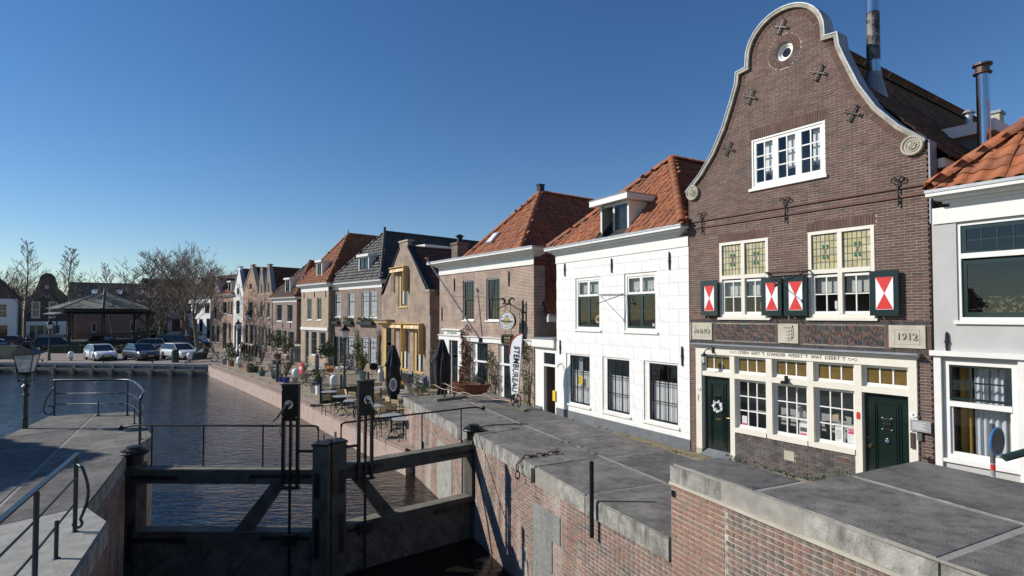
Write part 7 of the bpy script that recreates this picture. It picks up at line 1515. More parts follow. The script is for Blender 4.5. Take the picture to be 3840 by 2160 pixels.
# closed parasols
def parasol(label, x, y, hh, lean=0, emblem=False, wd=1.0, g=None):
    t = thing('closed_parasol', label, 'parasol', (x, y, GZ), 0, g); MB().tube([(0, 0, 0), (0, 0, hh)], .03, 8).build('pole', 'black_iron', t); MB().lathe([(.35, 0), (.35, .06), (.06, .1)], n=14).build('foot', 'black_iron', t)
    mb = MB(); n = 28; prof = [(.04, hh), (.09, hh - .06), (.19, hh - .45), (.30, hh - .85), (.34, hh - .9), (.28, hh - 1.0), (.31, hh - 1.6), (.24, hh - 2.15), (.15, hh - 2.35), (.2, hh - 2.55), (.19, hh - 2.75)]; rn = random.Random(int(x * 10)); ph = [rn.uniform(0, 6) for _ in range(20)]; V_ = []
    for i, (q, z) in enumerate(prof):
        for k in range(n): a = 2 * math.pi * k / n; rr = q * wd * (1 + .3 * math.sin(7 * a + ph[0] + i * .35) + .12 * math.sin(3 * a + i) * (1 if i > 1 else .1)); V_.append((rr * math.cos(a) + lean * (hh - z) * .06, rr * math.sin(a), z))
    F_ = [(i * n + k, i * n + (k + 1) % n, (i + 1) * n + (k + 1) % n, (i + 1) * n + k) for i in range(len(prof) - 1) for k in range(n)]
    mb.add(V_, F_).build('folded_canopy', 'parasol_cloth', t, smooth=True)
    if emblem: o = MB().disc((0, 0), .16, -.01, .0, 18, .3).build('emblem', 'paper', t); o.matrix_basis = Matrix.Translation((.1, -.42 * wd, hh - 1.75)) @ Matrix.Rotation(R(15), 4, 'Z'); o2 = MB().disc((0, 0), .12, -.014, -.01, 14, .22).build('emblem_figure', 'pot_grey', t); o2.matrix_basis = o.matrix_basis
parasol('black closed parasol with a pale oval emblem before the yellow door', -5.4, 25.9, 2.95, emblem=True, wd=.95)
parasol('black closed parasol standing left of the cafe door', -3.35, 27.3, 3.15, wd=1.1)
# ------------------------------------------------------------ boat sculpture on the lock deck
bs = thing('boat_sculpture', 'rust brown boat on a wavy barrow with one wheel on the lock deck', 'sculpture', (0, 0, 0))
hx = Vector((-2.15, 19.45, 0)); wx = Vector((.13, 17.35, 0)); d = (wx - hx).normalized(); sdv = Vector((-d.y, d.x, 0))
for s_ in (-1, 1):
    pts = [hx - d * .62 + Vector((0, 0, 1.50)), hx - d * .45 + Vector((0, 0, 1.51)), hx - d * .2 + Vector((0, 0, 1.44)), hx - d * .05 + Vector((0, 0, 1.40))]; n = 60; Lr = (wx - hx).length
    for i in range(n + 1): q = i / n; pts.append(hx + d * Lr * q + Vector((0, 0, 1.40 - .15 * q + .032 * math.sin(q * 24 + (0 if s_ < 0 else 2.4)) * min(1, q * 4) * (1 - q * .5))))
    pts = [p + sdv * s_ * (.24 * (1 - .7 * (i / len(pts)))) for i, p in enumerate(pts)]
    MB().tube(pts, .024, 8).build('wavy_rail', 'bronze', bs, smooth=True)
    p = hx + d * .1 + sdv * s_ * .23; MB().tube([p + Vector((0, 0, 1.41)), p - d * .08 + Vector((0, 0, 1.13))], .032, 6).build('prop_leg', 'bronze', bs)
w_ = MB().ring((0, 0, 0), .20, .018, 'y', 28, 6).build('wheel', 'black_iron', bs, smooth=True); w_.matrix_basis = Matrix.Translation(wx + Vector((0, 0, 1.05 + .07 + .19))) @ Matrix.Rotation(math.atan2(d.y, d.x), 4, 'Z')
for k in range(5): a = R(72 * k); MB().tube([(0, 0, 0), (.1 * math.cos(a), .01, .1 * math.sin(a)), (.19 * math.cos(a + .15), 0, .19 * math.sin(a + .15))], .016, 6).build('spoke', 'black_iron', w_)
MB().tube([(0, -.1, 0), (0, .1, 0)], .025, 8).build('hub', 'bronze', w_)
mb = MB(); hl = .70; ns = 9; V_ = []
bd_ = Vector((.96, -.28, 0)).normalized(); bs_ = Vector((-bd_.y, bd_.x, 0)); bc = Vector((-1.36, 18.85, 0))
for i in range(ns):
    q = -1 + 2 * i / (ns - 1); hw = .27 * (1 - abs(q) ** 2.4) + .012; kz = 1.27 + .12 * q * q; tz = 1.64 + .03 * q * q - .02 * q
    for yv, zz in ((-hw, tz), (-hw * .66, (kz + tz) / 2 - .05), (0, kz), (hw * .66, (kz + tz) / 2 - .05), (hw, tz)): p = bc + bd_ * (hl * q * (.82 if zz < tz else 1)) + bs_ * yv; V_.append((p.x, p.y, zz))
F_ = [(i * 5 + k, i * 5 + k + 1, (i + 1) * 5 + k + 1, (i + 1) * 5 + k) for i in range(ns - 1) for k in range(4)]
hull = mb.add(V_, F_).build('hull', 'corten', bs); md = hull.modifiers.new('t', 'SOLIDIFY'); md.thickness = .02
MB().add([V_[i * 5] for i in range(ns)] + [V_[i * 5 + 4] for i in range(ns)], [(i, i + 1, ns + i + 1, ns + i) for i in range(ns - 1)]).build('deck_fill', 'soil', bs).location.z = -.06
rn = random.Random(8); mb = MB()
for k in range(9): foliage(mb, bc + bd_ * rn.uniform(-.15, .4) + Vector((0, 0, 1.70 + rn.random() * .16)), (.1, .1, .15), 22, .06, rn)
mb.build('plants', 'leaf_olive', bs, fixn=False)
fg = bc - bd_ * .38; MB().tube([fg + Vector((0, 0, z)) + bd_ * dx for z, dx in ((1.58, 0), (1.72, .0), (1.8, .04), (1.9, .05), (1.97, -.01), (2.07, .0), (2.13, .02), (2.21, .0))], [.04, .05, .08, .095, .045, .065, .038, .045], 8).build('figure', 'corten', bs, smooth=True)
for a, b, z in (((-2.55, 18.95), (-1.62, 19.75), .08), ((-.62, 17.75), (.42, 16.95), .07)):
    f_, l_ = seg_frame(a, b); o = MB().box(0, l_, -.11, .11, DZ + .005, DZ + z).build('foot_beam', 'wood_grey', bs); o.matrix_basis = f_
# ------------------------------------------------------------ feather flag
fl = thing('feather_flag', 'white feather flag with red edge and vertical black lettering', 'flag', (.22, 21.6, -.25), R(-36)); n = 24; V_ = []; Hf = 2.32; z0 = 1.13
LQ = [(0, -.27), (.4, -.32), (.72, -.35), (.82, -.315), (.89, -.25), (.94, -.15), (.98, 0), (1, .15)]
edge_l = lambda q: float(np.interp(q, [a for a, b in LQ], [b for a, b in LQ]))
for i in range(n + 1):
    q = 1 - (1 - i / n) ** 1.3; l_ = edge_l(q); rr = .19 * q
    for k in range(6): t_ = k / 5; V_.append(((l_ + (rr - l_) * t_) * 1.12, .008 * math.sin(q * 9 + t_ * 3), z0 + Hf * q))
MB().add(V_, [(i * 6 + k, i * 6 + k + 1, (i + 1) * 6 + k + 1, (i + 1) * 6 + k) for i in range(n) for k in range(5)]).build('cloth', 'flag_white', fl, smooth=True, fixn=False)
MB().tube([(edge_l(q) * 1.12, .008 * math.sin(q * 9) - .005, z0 + Hf * q) for q in np.linspace(.66, 1, 14)], .022, 5).build('red_edge', 'red_paint', fl)
MB().tube([(-.06, .02, 0), (.02, .03, z0), (.20, .03, z0 + Hf)], [.02, .015, .01], 8).build('pole', 'zinc', fl); MB().box(-.35, .25, -.2, .2, 0, .03).build('foot', 'black_iron', fl)
text('lettering', 'STEMBUREAU', .36, 'black_paint', fl, (-.115, -.014, z0 + .98), ext=.002, offset=.002, rot=Matrix.Rotation(R(90), 4, 'X') @ Matrix.Rotation(R(-94), 4, 'Z'), xs=.80)
# round traffic sign seen from behind
ts_ = thing('traffic_sign', 'round blue edged traffic sign seen from behind on a striped pole at the right', 'traffic sign', (8.32, 9.92, 0), R(50)); MB().tube([(0, 0, -.2), (0, 0, 1.35)], .035, 10).build('pole', 'zinc', ts_); MB().tube([(0, 0, 1.352), (0, 0, 2.02)], .038, 10).build('upper_pole', 'room', ts_)
for z, m_ in ((1.22, 'red_paint'), (1.02, 'white_plastic'), (.82, 'sign_blue')): MB().tube([(0, 0, z), (0, 0, z + .1)], .0365, 10).build('sticker', m_, ts_)
MB().disc((0, 1.73), .235, -.075, -.06, 28).build('sign_plate', 'room', ts_); MB().ring((0, -.07, 1.73), .235, .016, 'y', 28, 5).build('blue_rim', 'sign_blue', ts_)
for o in kids(ts_):
    if o.name.startswith(('sign_plate', 'blue_rim')): o.rotation_euler.z = R(-22)
# green handrail at the right edge
hr = thing('stair_rail', 'dark green handrail entering at the right edge above the parapet', 'railing', (0, 0, 0)); a = Vector((5.8, 6.75, 2.22)); MB().tube([a, a + Vector((1.0, -.12, .33)), a + Vector((3.0, -.5, 1.0))], .045, 10).build('handrail', 'lamp_green', hr)
for q in (.35, 1.3): p = a + Vector((q, -.12 * q, .33 * q)); MB().tube([p, (p.x, p.y, 0)], .035, 8).build('post', 'lamp_green', hr)
# ------------------------------------------------------------ bicycles
def bicycle(label, x, y, rot, m='black_iron', basket=False, z=GZ, child=False):
    t = thing('bicycle', label, 'bicycle', (x, y, z), rot, 'bicycles parked on the quay'); R_ = .34
    for wx_ in (-.53, .53):
        w = MB().ring((wx_, 0, R_), R_, .02, 'y', 24, 5).build('wheel', 'tyre', t, smooth=True); mb = MB()
        for k in range(12): a = R(30 * k); mb.tube([(wx_, 0, R_), (wx_ + R_ * math.cos(a), 0, R_ + R_ * math.sin(a))], .004, 3, False)
        mb.build('spokes', 'zinc', w); MB().tube([(wx_ + .36 * math.cos(R(a)), 0, R_ + .36 * math.sin(R(a))) for a in range(20, 190, 17)], .022, 5).build('mudguard', m, t)
    MB().tube([(.53, 0, R_), (.42, 0, .8), (.38, 0, 1.0)], .018, 6).tube([(.42, 0, .78), (-.18, 0, .80)], .018, 6).tube([(.43, 0, .70), (-.08, 0, .3)], .02, 6).tube([(-.08, 0, .3), (-.22, 0, .9)], .018, 6).tube([(-.08, 0, .3), (-.53, 0, R_)], .014, 5).tube([(-.18, 0, .78), (-.53, 0, R_)], .012, 5).build('frame', m, t, smooth=True)
    MB().tube([(.2, -.28, 1.02), (.33, -.26, 1.04), (.40, -.1, 1.03), (.40, .1, 1.03), (.33, .26, 1.04), (.2, .28, 1.02)], .014, 6).build('handlebar', 'zinc', t, smooth=True); MB().sphere((-.24, 0, .94), .13, 10, 6, .4).build('saddle', 'rubber_black', t, smooth=True); MB().box(-.8, -.28, -.08, .08, .70, .72).build('carrier', 'black_iron', t); MB().ring((-.08, 0, .3), .1, .012, 'y', 16, 4).build('chainring', 'zinc', t)
    if child: MB().prism([(-.75, .8), (-.4, .78), (-.36, .84), (-.66, .9), (-.82, 1.35), (-.9, 1.33)], -.16, .16).build('child_seat', 'pot_grey', t)
    return t
bicycle('black bicycle with an orange flower basket before the terrace windscreen', -11.9, 34.9, R(38)); bk = thing('flower_basket', 'orange basket with yellow flowers on the black bicycle', 'basket', (-11.3, 35.4, GZ + .78), 0); MB().lathe([(.2, 0), (.27, .2), (.29, .22)], n=14).build('basket', 'terracotta', bk); rn = random.Random(3); foliage(MB(), (0, 0, .26), (.26, .26, .1), 160, .08, rn).build('flowers', 'flower_yellow', bk, fixn=False)
bicycle('pale grey bicycle leaning before the black roof house', -12.2, 41.4, R(12), 'sign_silver')
bicycle('dark city bicycle with a child seat behind the bushy planter', -26.6, 52.0, R(-10), 'black_iron', child=True)
bicycle('bicycle parked before the low cornice house', -25.6, 58.4, R(60), 'black_iron')
cb = thing('cargo_bike', 'black cargo bicycle with transparent rain tent beside the white estate car', 'cargo bike', (-28.6, 52.9, GZ), R(-4))
for x, rr in ((-.85, .26), (1.0, .33)):
    w = MB().ring((x, 0, rr), rr, .025, 'y', 22, 5).build('wheel', 'tyre', cb); mb = MB()
    for k in range(10): mb.tube([(x, 0, rr), (x + rr * math.cos(R(36 * k)), 0, rr + rr * math.sin(R(36 * k)))], .005, 3, False)
    mb.build('spokes', 'zinc', w)
MB().prism([(-.75, .3), (.1, .3), (.25, .85), (-.85, .7)], -.32, .32).build('box', 'rubber_black', cb); MB().prism([(-.85, .71), (.25, .86), (.42, 1.28), (.28, 1.36), (-.15, 1.26), (-.62, .98)], -.3, .3).build('rain_tent', 'pane_far', cb)
for y in (-.305, .305): MB().prism([(-.5, .85), (.1, .93), (.2, 1.2), (-.1, 1.18)], y - .004, y + .004).build('tent_window', 'sign_silver', cb)
MB().tube([(.1, 0, .35), (.6, 0, .33), (1.0, 0, .33)], .025, 6).tube([(.6, 0, .33), (.5, 0, .95)], .022, 6).tube([(.3, 0, .5), (.35, 0, 1.15)], .02, 6).tube([(.35, -.28, 1.15), (.35, .28, 1.15)], .016, 6).build('frame', 'black_iron', cb); MB().sphere((.5, 0, .98), .13, 8, 6, .4).build('saddle', 'rubber_black', cb)
# ------------------------------------------------------------ people
def person(label, x, y, rot, top, legs, hair, stride=.18, sit=False, scale=1.0, arms=0.0):
    t = thing('person', label, 'person', (x, y, GZ), rot, scale=scale)
    J = dict(pel=(0, 0, .93), che=(0, .01, 1.28), nec=(0, .0, 1.47), hea=(0, -.02, 1.60), tip=(0, -.01, 1.72)); E_ = [('pel', 'che'), ('che', 'nec'), ('nec', 'hea'), ('hea', 'tip')]; rad = dict(pel=.15, che=.165, nec=.06, hea=.098, tip=.06)
    for s_, q in ((-1, 1), (1, -1)):
        k = 'l' if s_ < 0 else 'r'; J[k + 'h'] = (.09 * s_, 0, .9); J[k + 'k'] = (.1 * s_, -.08 - .5 * stride * q * .6, .5); J[k + 'a'] = (.1 * s_, -stride * q, .09); J[k + 't'] = (.11 * s_, -stride * q - .16, .05); E_ += [('pel', k + 'h'), (k + 'h', k + 'k'), (k + 'k', k + 'a'), (k + 'a', k + 't')]; rad.update({k + 'h': .10, k + 'k': .07, k + 'a': .05, k + 't': .04})
        J[k + 's'] = (.19 * s_, .01, 1.42); J[k + 'e'] = (.25 * s_, .05 + arms * .2, 1.14); J[k + 'w'] = (.23 * s_, -.10 - arms, .92 + arms * .4); J[k + 'f'] = (.22 * s_, -.16 - arms, .84 + arms * .4); E_ += [('che', k + 's'), (k + 's', k + 'e'), (k + 'e', k + 'w'), (k + 'w', k + 'f')]; rad.update({k + 's': .075, k + 'e': .055, k + 'w': .04, k + 'f': .035})
    if sit:
        for k in 'lr': s_ = -1 if k == 'l' else 1; J[k + 'k'] = (.12 * s_, -.42, .92); J[k + 'a'] = (.12 * s_, -.45, .5); J[k + 't'] = (.12 * s_, -.6, .46)
    ks = list(J); me = bpy.data.meshes.new('body'); me.from_pydata([J[k] for k in ks], [(ks.index(a), ks.index(b)) for a, b in E_], []); o = bpy.data.objects.new('body', me); COL.objects.link(o)
    sk = o.modifiers.new('s', 'SKIN'); sv = me.skin_vertices[0].data
    for i, k in enumerate(ks): sv[i].radius = (rad[k], rad[k] * (.75 if k in ('pel', 'che') else 1)); sv[i].use_root = k == 'pel'
    o.modifiers.new('u', 'SUBSURF').levels = 1; o.modifiers['u'].render_levels = 1
    m2 = bpy.data.meshes.new_from_object(o.evaluated_get(bpy.context.evaluated_depsgraph_get())); bpy.data.objects.remove(o); m2.materials.clear()
    for m_ in (top, legs, 'skin', 'rubber_black'): m2.materials.append(MATS[m_])
    for p in m2.polygons: c = p.center; p.material_index = 2 if (c.z > 1.47 or (abs(c.x) > .15 and c.z < .96 and c.z > .75)) else (0 if c.z > .9 else (3 if c.z < .1 else 1))
    m2.shade_smooth(); b = bpy.data.objects.new('body', m2); COL.objects.link(b); b.parent = t
    MB().sphere((0, .015, 1.635), .112, 12, 8, 1.02).build('hair', hair, t, smooth=True)
    if sit: b.location.z = -.42; [setattr(c.location, 'z', -.42) for c in kids(t)]
    return t
p1 = person('person with blond hair in dark jacket with backpack walking away', -29.35, 59.4, R(170), 'cloth_dark', 'cloth_dark', 'hair_blond'); MB().box(-.14, .14, .10, .26, 1.0, 1.42).build('backpack', 'cloth_maroon', p1)
p2 = person('person in maroon jacket and grey trousers carrying long sticks', -26.1, 55.1, R(160), 'cloth_maroon', 'cloth_grey', 'hair_grey', .28, arms=.1); tag(MB().tube([(-25.9, 54.8, GZ + 1.5), (-26.45, 54.3, GZ + .1)], .018, 5).tube([(-25.9, 54.8, GZ + 1.5), (-26.05, 54.4, GZ + .9), (-26.4, 54.2, GZ + .15)], .018, 5).build('wooden_sticks', 'wood_chair'), 'two long wooden sticks carried by the person in maroon', 'sticks')
person('seated person in salmon pink top at the far garden table', -41.6, 84.0, R(60), 'cloth_pink', 'cloth_dark', 'hair_dark', .1, sit=True)
t = thing('garden_bench', 'dark bench with the seated person at the far end of the quay', 'bench', (-41.6, 84.1, GZ), R(60)); MB().box(-.7, .7, -.2, .25, .42, .48).build('seat', 'wood_plank', t); MB().box(-.7, .7, .25, .3, .48, .9).build('backrest', 'wood_plank', t)
for x in (-.6, .6): MB().box(x - .04, x + .04, -.15, .2, 0, .42).build('leg', 'wood_plank', t)

# weeds in the joints of the deck and along the plinths
rn = random.Random(31); mb = MB()
for a, b, n, z in (((2.85, 7.62), (3.34, 6.5), 10, PZ), ((3.4, 6.55), (3.95, 6.8), 8, PZ), ((5.2, 16.2), (8.4, 11.5), 26, .0), ((2.2, 14.6), (3.6, 11.5), 10, DZ), ((-1.0, 21.2), (2.3, 14.2), 10, DZ), ((.2, 15.1), (1.8, 11.5), 8, DZ)):
    for i in range(n): q = rn.random(); foliage(mb, (a[0] + (b[0] - a[0]) * q + rn.gauss(0, .03), a[1] + (b[1] - a[1]) * q + rn.gauss(0, .03), z + .015), (.06, .06, .03), rn.randint(6, 16), .04, rn)
w_ = mb.build('joint_weeds', 'leaf_olive', kind='stuff', fixn=False); w_['label'] = 'low weeds and moss in the joints of the lock deck'; w_['category'] = 'weeds'
# ------------------------------------------------------------ cars
def carpaint(n, c): return mat(n, c, .28, var=.03, bump=0, coat=.9)
carpaint('car_white', (.72, .74, .76)); carpaint('car_black', (.012, .013, .016)); carpaint('car_slate', (.05, .055, .065)); carpaint('car_red', (.16, .01, .015)); carpaint('car_silver', (.38, .39, .40)); carpaint('car_navy', (.012, .018, .04))
mat('car_glass', (.012, .015, .018), .05, var=.1, bump=0, spec=.7)
def car(label, x, y, rot, paint, L=4.1, Wd=1.78, H_=1.45, kind='hatch', plate=True, z=GZ):
    """x axis = forward; lofted lower body, glass cabin with painted roof and pillars"""
    t = thing('parked_car', label, 'car', (x, y, z), rot, 'cars parked round the bandstand')
    hl = L / 2; hw = Wd / 2; belt = H_ * .62
    if kind == 'van': hood, cab0, cab1, r0, r1 = hl - .75, hl - .95, -hl + .03, hl - 1.75, -hl + .12
    elif kind == 'wagon': hood, cab0, cab1, r0, r1 = hl - 1.0, hl - 1.0, -hl + .08, hl - 2.0, -hl + .65
    elif kind == 'suv': hood, cab0, cab1, r0, r1 = hl - 1.1, hl - 1.15, -hl + .06, hl - 1.85, -hl + .6
    else: hood, cab0, cab1, r0, r1 = hl - .95, hl - .92, -hl + .10, hl - 1.95, -hl + .85
    st = [(-hl, .45, belt * .86, .86), (-hl + .06, .24, belt * .97, .95), (-hl + .5, .2, belt, 1.0), (0, .2, belt, 1.0), (hood - .1, .2, belt, 1.0), (hl - .55, .2, belt * .9, .98), (hl - .12, .22, belt * .78, .92), (hl, .38, belt * .62, .82)]
    sec = lambda w, zb, zt: [(-w * .9, zb), (-w, zb + .14), (-w * 1.0, zb + (zt - zb) * .6), (-w * .96, zt - .03), (-w * .88, zt), (w * .88, zt), (w * .96, zt - .03), (w, zb + (zt - zb) * .6), (w, zb + .14), (w * .9, zb)]
    mb = MB(); V_ = [(xx, yy, zz) for xx, zb, zt, k in st for yy, zz in sec(hw * k, zb, zt)]; n = 10
    F_ = [(i * n + k, i * n + (k + 1) % n, (i + 1) * n + (k + 1) % n, (i + 1) * n + k) for i in range(len(st) - 1) for k in range(n)] + [tuple(range(n)), tuple(reversed(range((len(st) - 1) * n, len(st) * n)))]
    body = mb.add(V_, F_).build('body', paint, t, smooth=True)
    tw = hw * .74; bw_ = hw * .93; V2 = []
    for xx, zz, w in ((cab1, belt - .02, bw_), (r1, H_ - .04, tw), (r0, H_ - .03, tw), (cab0, belt - .02, bw_)): V2 += [(xx, -w, zz), (xx, w, zz)]
    MB().add(V2, [(0, 1, 3, 2), (2, 3, 5, 4), (4, 5, 7, 6), (0, 2, 4, 6), (1, 7, 5, 3)]).build('windows', 'car_glass', t)
    mb = MB(); mb.add([(r1 - .06, -tw - .01, H_ - .05), (r1 - .06, tw + .01, H_ - .05), (r1 + .1, tw * .97, H_ - .0), (r1 + .1, -tw * .97, H_ - .0), (r0 - .1, tw * .97, H_), (r0 - .1, -tw * .97, H_), (r0 + .05, tw + .01, H_ - .05), (r0 + .05, -tw - .01, H_ - .05)], [(0, 1, 2, 3), (3, 2, 4, 5), (5, 4, 6, 7), (0, 3, 5, 7), (1, 6, 4, 2)]).build('roof', paint, t, smooth=False)
    mb = MB()
    for s_ in (-1, 1):
        mb.beam((cab0, s_ * bw_, belt), (r0, s_ * tw, H_ - .03), .04, .04); mb.beam((cab1 + .02, s_ * bw_, belt), (r1, s_ * tw, H_ - .03), .09, .06); xm = (r0 + r1) / 2 + .2; None
        mb.beam((cab0, s_ * bw_, belt + .01), (cab1, s_ * bw_, belt + .01), .03, .04)
    mb.build('pillars', paint, t)
    wr = .335 if kind != 'suv' else .37
    for xx in (hl - .82, -hl + .78):
        for s_ in (-1, 1):
            w = MB().lathe([(wr * .6, -.1), (wr, -.09), (wr, .09), (wr * .6, .1)], n=20).build('wheel', 'tyre', t); w.matrix_basis = Matrix.Translation((xx, s_ * (hw - .10), wr)) @ Matrix.Rotation(R(90), 4, 'X'); rm = MB().lathe([(.02, -.105), (wr * .62, -.1), (wr * .62, .1), (.02, .105)], n=5).build('rim', 'chrome', w)
            MB().disc((0, 0), wr * 1.17, -.012, .012, 20).build('wheel_arch', 'rubber_black', t).matrix_basis = Matrix.Translation((xx, s_ * (hw - .012), wr + .02))
    for s_ in (-1, 1):
        MB().obox((hl - .13, s_ * hw * .66, belt * .72), (.08, -.05 * s_, 0), (.0, .16, 0), (0, 0, .055)).build('headlight', 'chrome', t); MB().obox((-hl + .03, s_ * hw * .76, belt * .88), (.03, 0, 0), (0, .12, 0), (0, 0, .09)).build('tail_light', 'tail_red', t); MB().obox((cab0 - .15, s_ * (hw + .07), belt + .06), (.05, 0, 0), (0, .09, 0), (0, 0, .06)).build('wing_mirror', paint, t)
    MB().box(hl - .06, hl + .012, -hw * .5, hw * .5, belt * .42, belt * .56).build('grille', 'rubber_black', t); MB().box(hl - .1, hl + .006, -hw * .72, hw * .72, .24, .38).build('lower_intake', 'rubber_black', t); MB().sphere((hl + .01, 0, belt * .56), .055, 8, 5).build('front_emblem', 'chrome', t)
    if plate: MB().box(hl + .008, hl + .025, -.26, .26, .40, .51).build('number_plate', 'number_yellow', t); MB().box(-hl - .02, -hl - .0, -.26, .26, .55, .66).build('number_plate', 'number_yellow', t)
    MB().box(-hl + .3, hl - .3, -hw * .8, hw * .8, .16, .24).build('underbody', 'rubber_black', t)
    return t
car('white hatchback parked at the canal edge', -39.6, 54.9, R(-40), 'car_white', 4.3, 1.85, 1.52)
car('dark slate crossover between the white hatchback and the white estate car', -35.9, 55.2, R(-37), 'car_slate', 4.5, 1.9, 1.56, 'hatch')
car('white estate car parked behind the green litter bin', -32.8, 56.3, R(-35), 'car_white', 4.55, 1.85, 1.55, 'wagon')
car('silver crossover behind the white hatchback facing left', -42.6, 66.5, R(200), 'car_silver', 4.4, 1.85, 1.58, 'suv')
car('black van behind the white estate car', -39.5, 68.0, R(3), 'car_black', 5.0, 1.95, 1.95, 'van')
car('black estate car with silver roof edge beyond the van', -41.5, 74.5, R(8), 'car_black', 4.8, 1.85, 1.5, 'wagon')
car('dark car with blue reflections right of the bandstand', -51.8, 84.0, R(10), 'car_navy', 4.5, 1.8, 1.45, 'wagon')
car('black sport utility car at the left with its rear to the canal', -54.5, 68.3, R(28), 'car_black', 4.7, 1.92, 1.70, 'suv')
car('dark red car left of the black sport utility car', -58.5, 70.0, R(30), 'car_red', 4.3, 1.8, 1.5, 'hatch')
car('dark blue car at the left edge by the waste container', -51.6, 57.2, R(-60), 'car_navy', 4.3, 1.8, 1.5, 'hatch')
car('black car behind the lamp in the second row', -55.3, 76.5, R(-80), 'car_black', 4.4, 1.85, 1.6, 'suv')
car('dark maroon car in the back row at the left edge', -68.0, 78.0, R(25), 'car_red', 4.3, 1.8, 1.5, 'hatch')
car('black car in the front row at the left edge', -62.3, 69.2, R(30), 'car_black', 4.3, 1.8, 1.45, 'hatch')
# ------------------------------------------------------------ bandstand
bx_, by_ = -56.0, 78.0
bsd = thing('bandstand', 'green roofed octagonal bandstand with railing behind the parked cars', 'bandstand', (bx_, by_, GZ), R(12)); NS = 8; rr = 6.2
mat('felt_green', (.15, .155, .125), .9, var=.12, bump=.2, scale=3, stain=(.09, .10, .07), stain_amt=.4); mat('timber_black', (.02, .022, .02), .6, var=.2)
for k in range(NS):
    a0, a1 = R(45 * k + 22.5), R(45 * k + 67.5)
    MB().add([(rr * math.cos(a0), rr * math.sin(a0), 5.15), (rr * math.cos(a1), rr * math.sin(a1), 5.15), (0, 0, 7.5)], [(0, 1, 2)]).build('roof_panel', 'felt_green', bsd)
    MB().tube([(rr * math.cos(a0), rr * math.sin(a0), 5.17), (0, 0, 7.53)], .06, 6).build('roof_hip', 'sheet_grey', bsd)
    q = 5.6; MB().add([(q * math.cos(a0), q * math.sin(a0), 5.12), (q * math.cos(a1), q * math.sin(a1), 5.12), (q * math.cos(a1), q * math.sin(a1), 4.45), (q * math.cos(a0), q * math.sin(a0), 4.45)], [(0, 1, 2, 3)]).build('frieze', 'timber_black', bsd)
    q0, q1 = 5.55, 6.5; MB().add([(q0 * math.cos(a0), q0 * math.sin(a0), 4.75), (q0 * math.cos(a1), q0 * math.sin(a1), 4.75), (q1 * math.cos(a1), q1 * math.sin(a1), 4.45), (q1 * math.cos(a0), q1 * math.sin(a0), 4.45)], [(0, 1, 2, 3)]).build('lower_eave', 'sheet_grey' if k in (3, 4) else 'timber_black', bsd)
    q = 5.0; p0 = (q * math.cos(a0), q * math.sin(a0)); p1 = (q * math.cos(a1), q * math.sin(a1))
    c = MB().tube([(p0[0], p0[1], .9), (p0[0], p0[1], 4.7)], .09, 8).lathe([(.14, 0), (.14, .25), (.09, .3)], (p0[0], p0[1], .9), 8).build('column', 'timber_black', bsd); MB().tube([(p0[0], p0[1], 3.8), (p0[0] * 1.22, p0[1] * 1.22, 4.5)], .05, 5).build('brace', 'timber_black', c)
    MB().add([(p0[0] * 1.05, p0[1] * 1.05, 0), (p1[0] * 1.05, p1[1] * 1.05, 0), (p1[0] * 1.05, p1[1] * 1.05, .9), (p0[0] * 1.05, p0[1] * 1.05, .9)], [(0, 1, 2, 3)]).build('base_wall', 'timber_black', bsd)
    MB().tube([(*p0, 1.85), (*p1, 1.85)], .04, 6).build('top_rail', 'timber_black', bsd)
    n = 20
    for i in range(n): x = p0[0] + (p1[0] - p0[0]) * (i + .5) / n; y = p0[1] + (p1[1] - p0[1]) * (i + .5) / n; MB().tube([(x, y, .95), (x, y, 1.85)], .025, 4).build('baluster', 'timber_black', bsd) if 4 <= k <= 6 or k == 7 else None
MB().lathe([(5.2, .88), (5.2, .92)], n=8, rot=R(22.5)).build('floor', 'wood_plank', bsd); MB().lathe([(5.5, 4.9), (5.5, 4.95)], n=8, rot=R(22.5)).build('ceiling', 'timber_black', bsd); MB().lathe([(.12, 7.45), (.06, 7.8), (.02, 8.2)], n=8).build('finial', 'zinc', bsd)
t = thing('information_panel', 'grey timber stair block with slanted panel left of the bandstand', 'panel', (-58.6, 72.2, GZ), R(12)); MB().box(-1.3, 1.6, .0, .3, 0, 1.9).build('board', 'sheet_grey', t); MB().prism([(-1.6, .7), (-.6, 1.3), (-.6, 1.38), (-1.6, .78)], -.4, .2).build('slanted_panel', 'lamp_green', t)
t = thing('clipped_hedge', 'low clipped hedge with wire fence before the bandstand', 'hedge', (0, 0, 0)); rn = random.Random(11); mb = MB()
for i in range(64): q = i / 63; foliage(mb, (-52.6 + 10.4 * q, 64.9 - .9 * q, GZ + .5), (.24, .4, .5), 70, .12, rn)
mb.build('foliage', 'leaf_green', t, fixn=False); MB().box(-52.4, -42.2, 64.3, 64.7, GZ, GZ + .85).build('core', 'leaf_box', t).rotation_euler.z = 0
for i in range(5): MB().tube([(-52.8 + i * 2.6, 64.2 - .2 * i, GZ), (-52.8 + i * 2.6, 64.2 - .2 * i, GZ + .9)], .03, 5).build('fence_post', 'wood_plank', t)
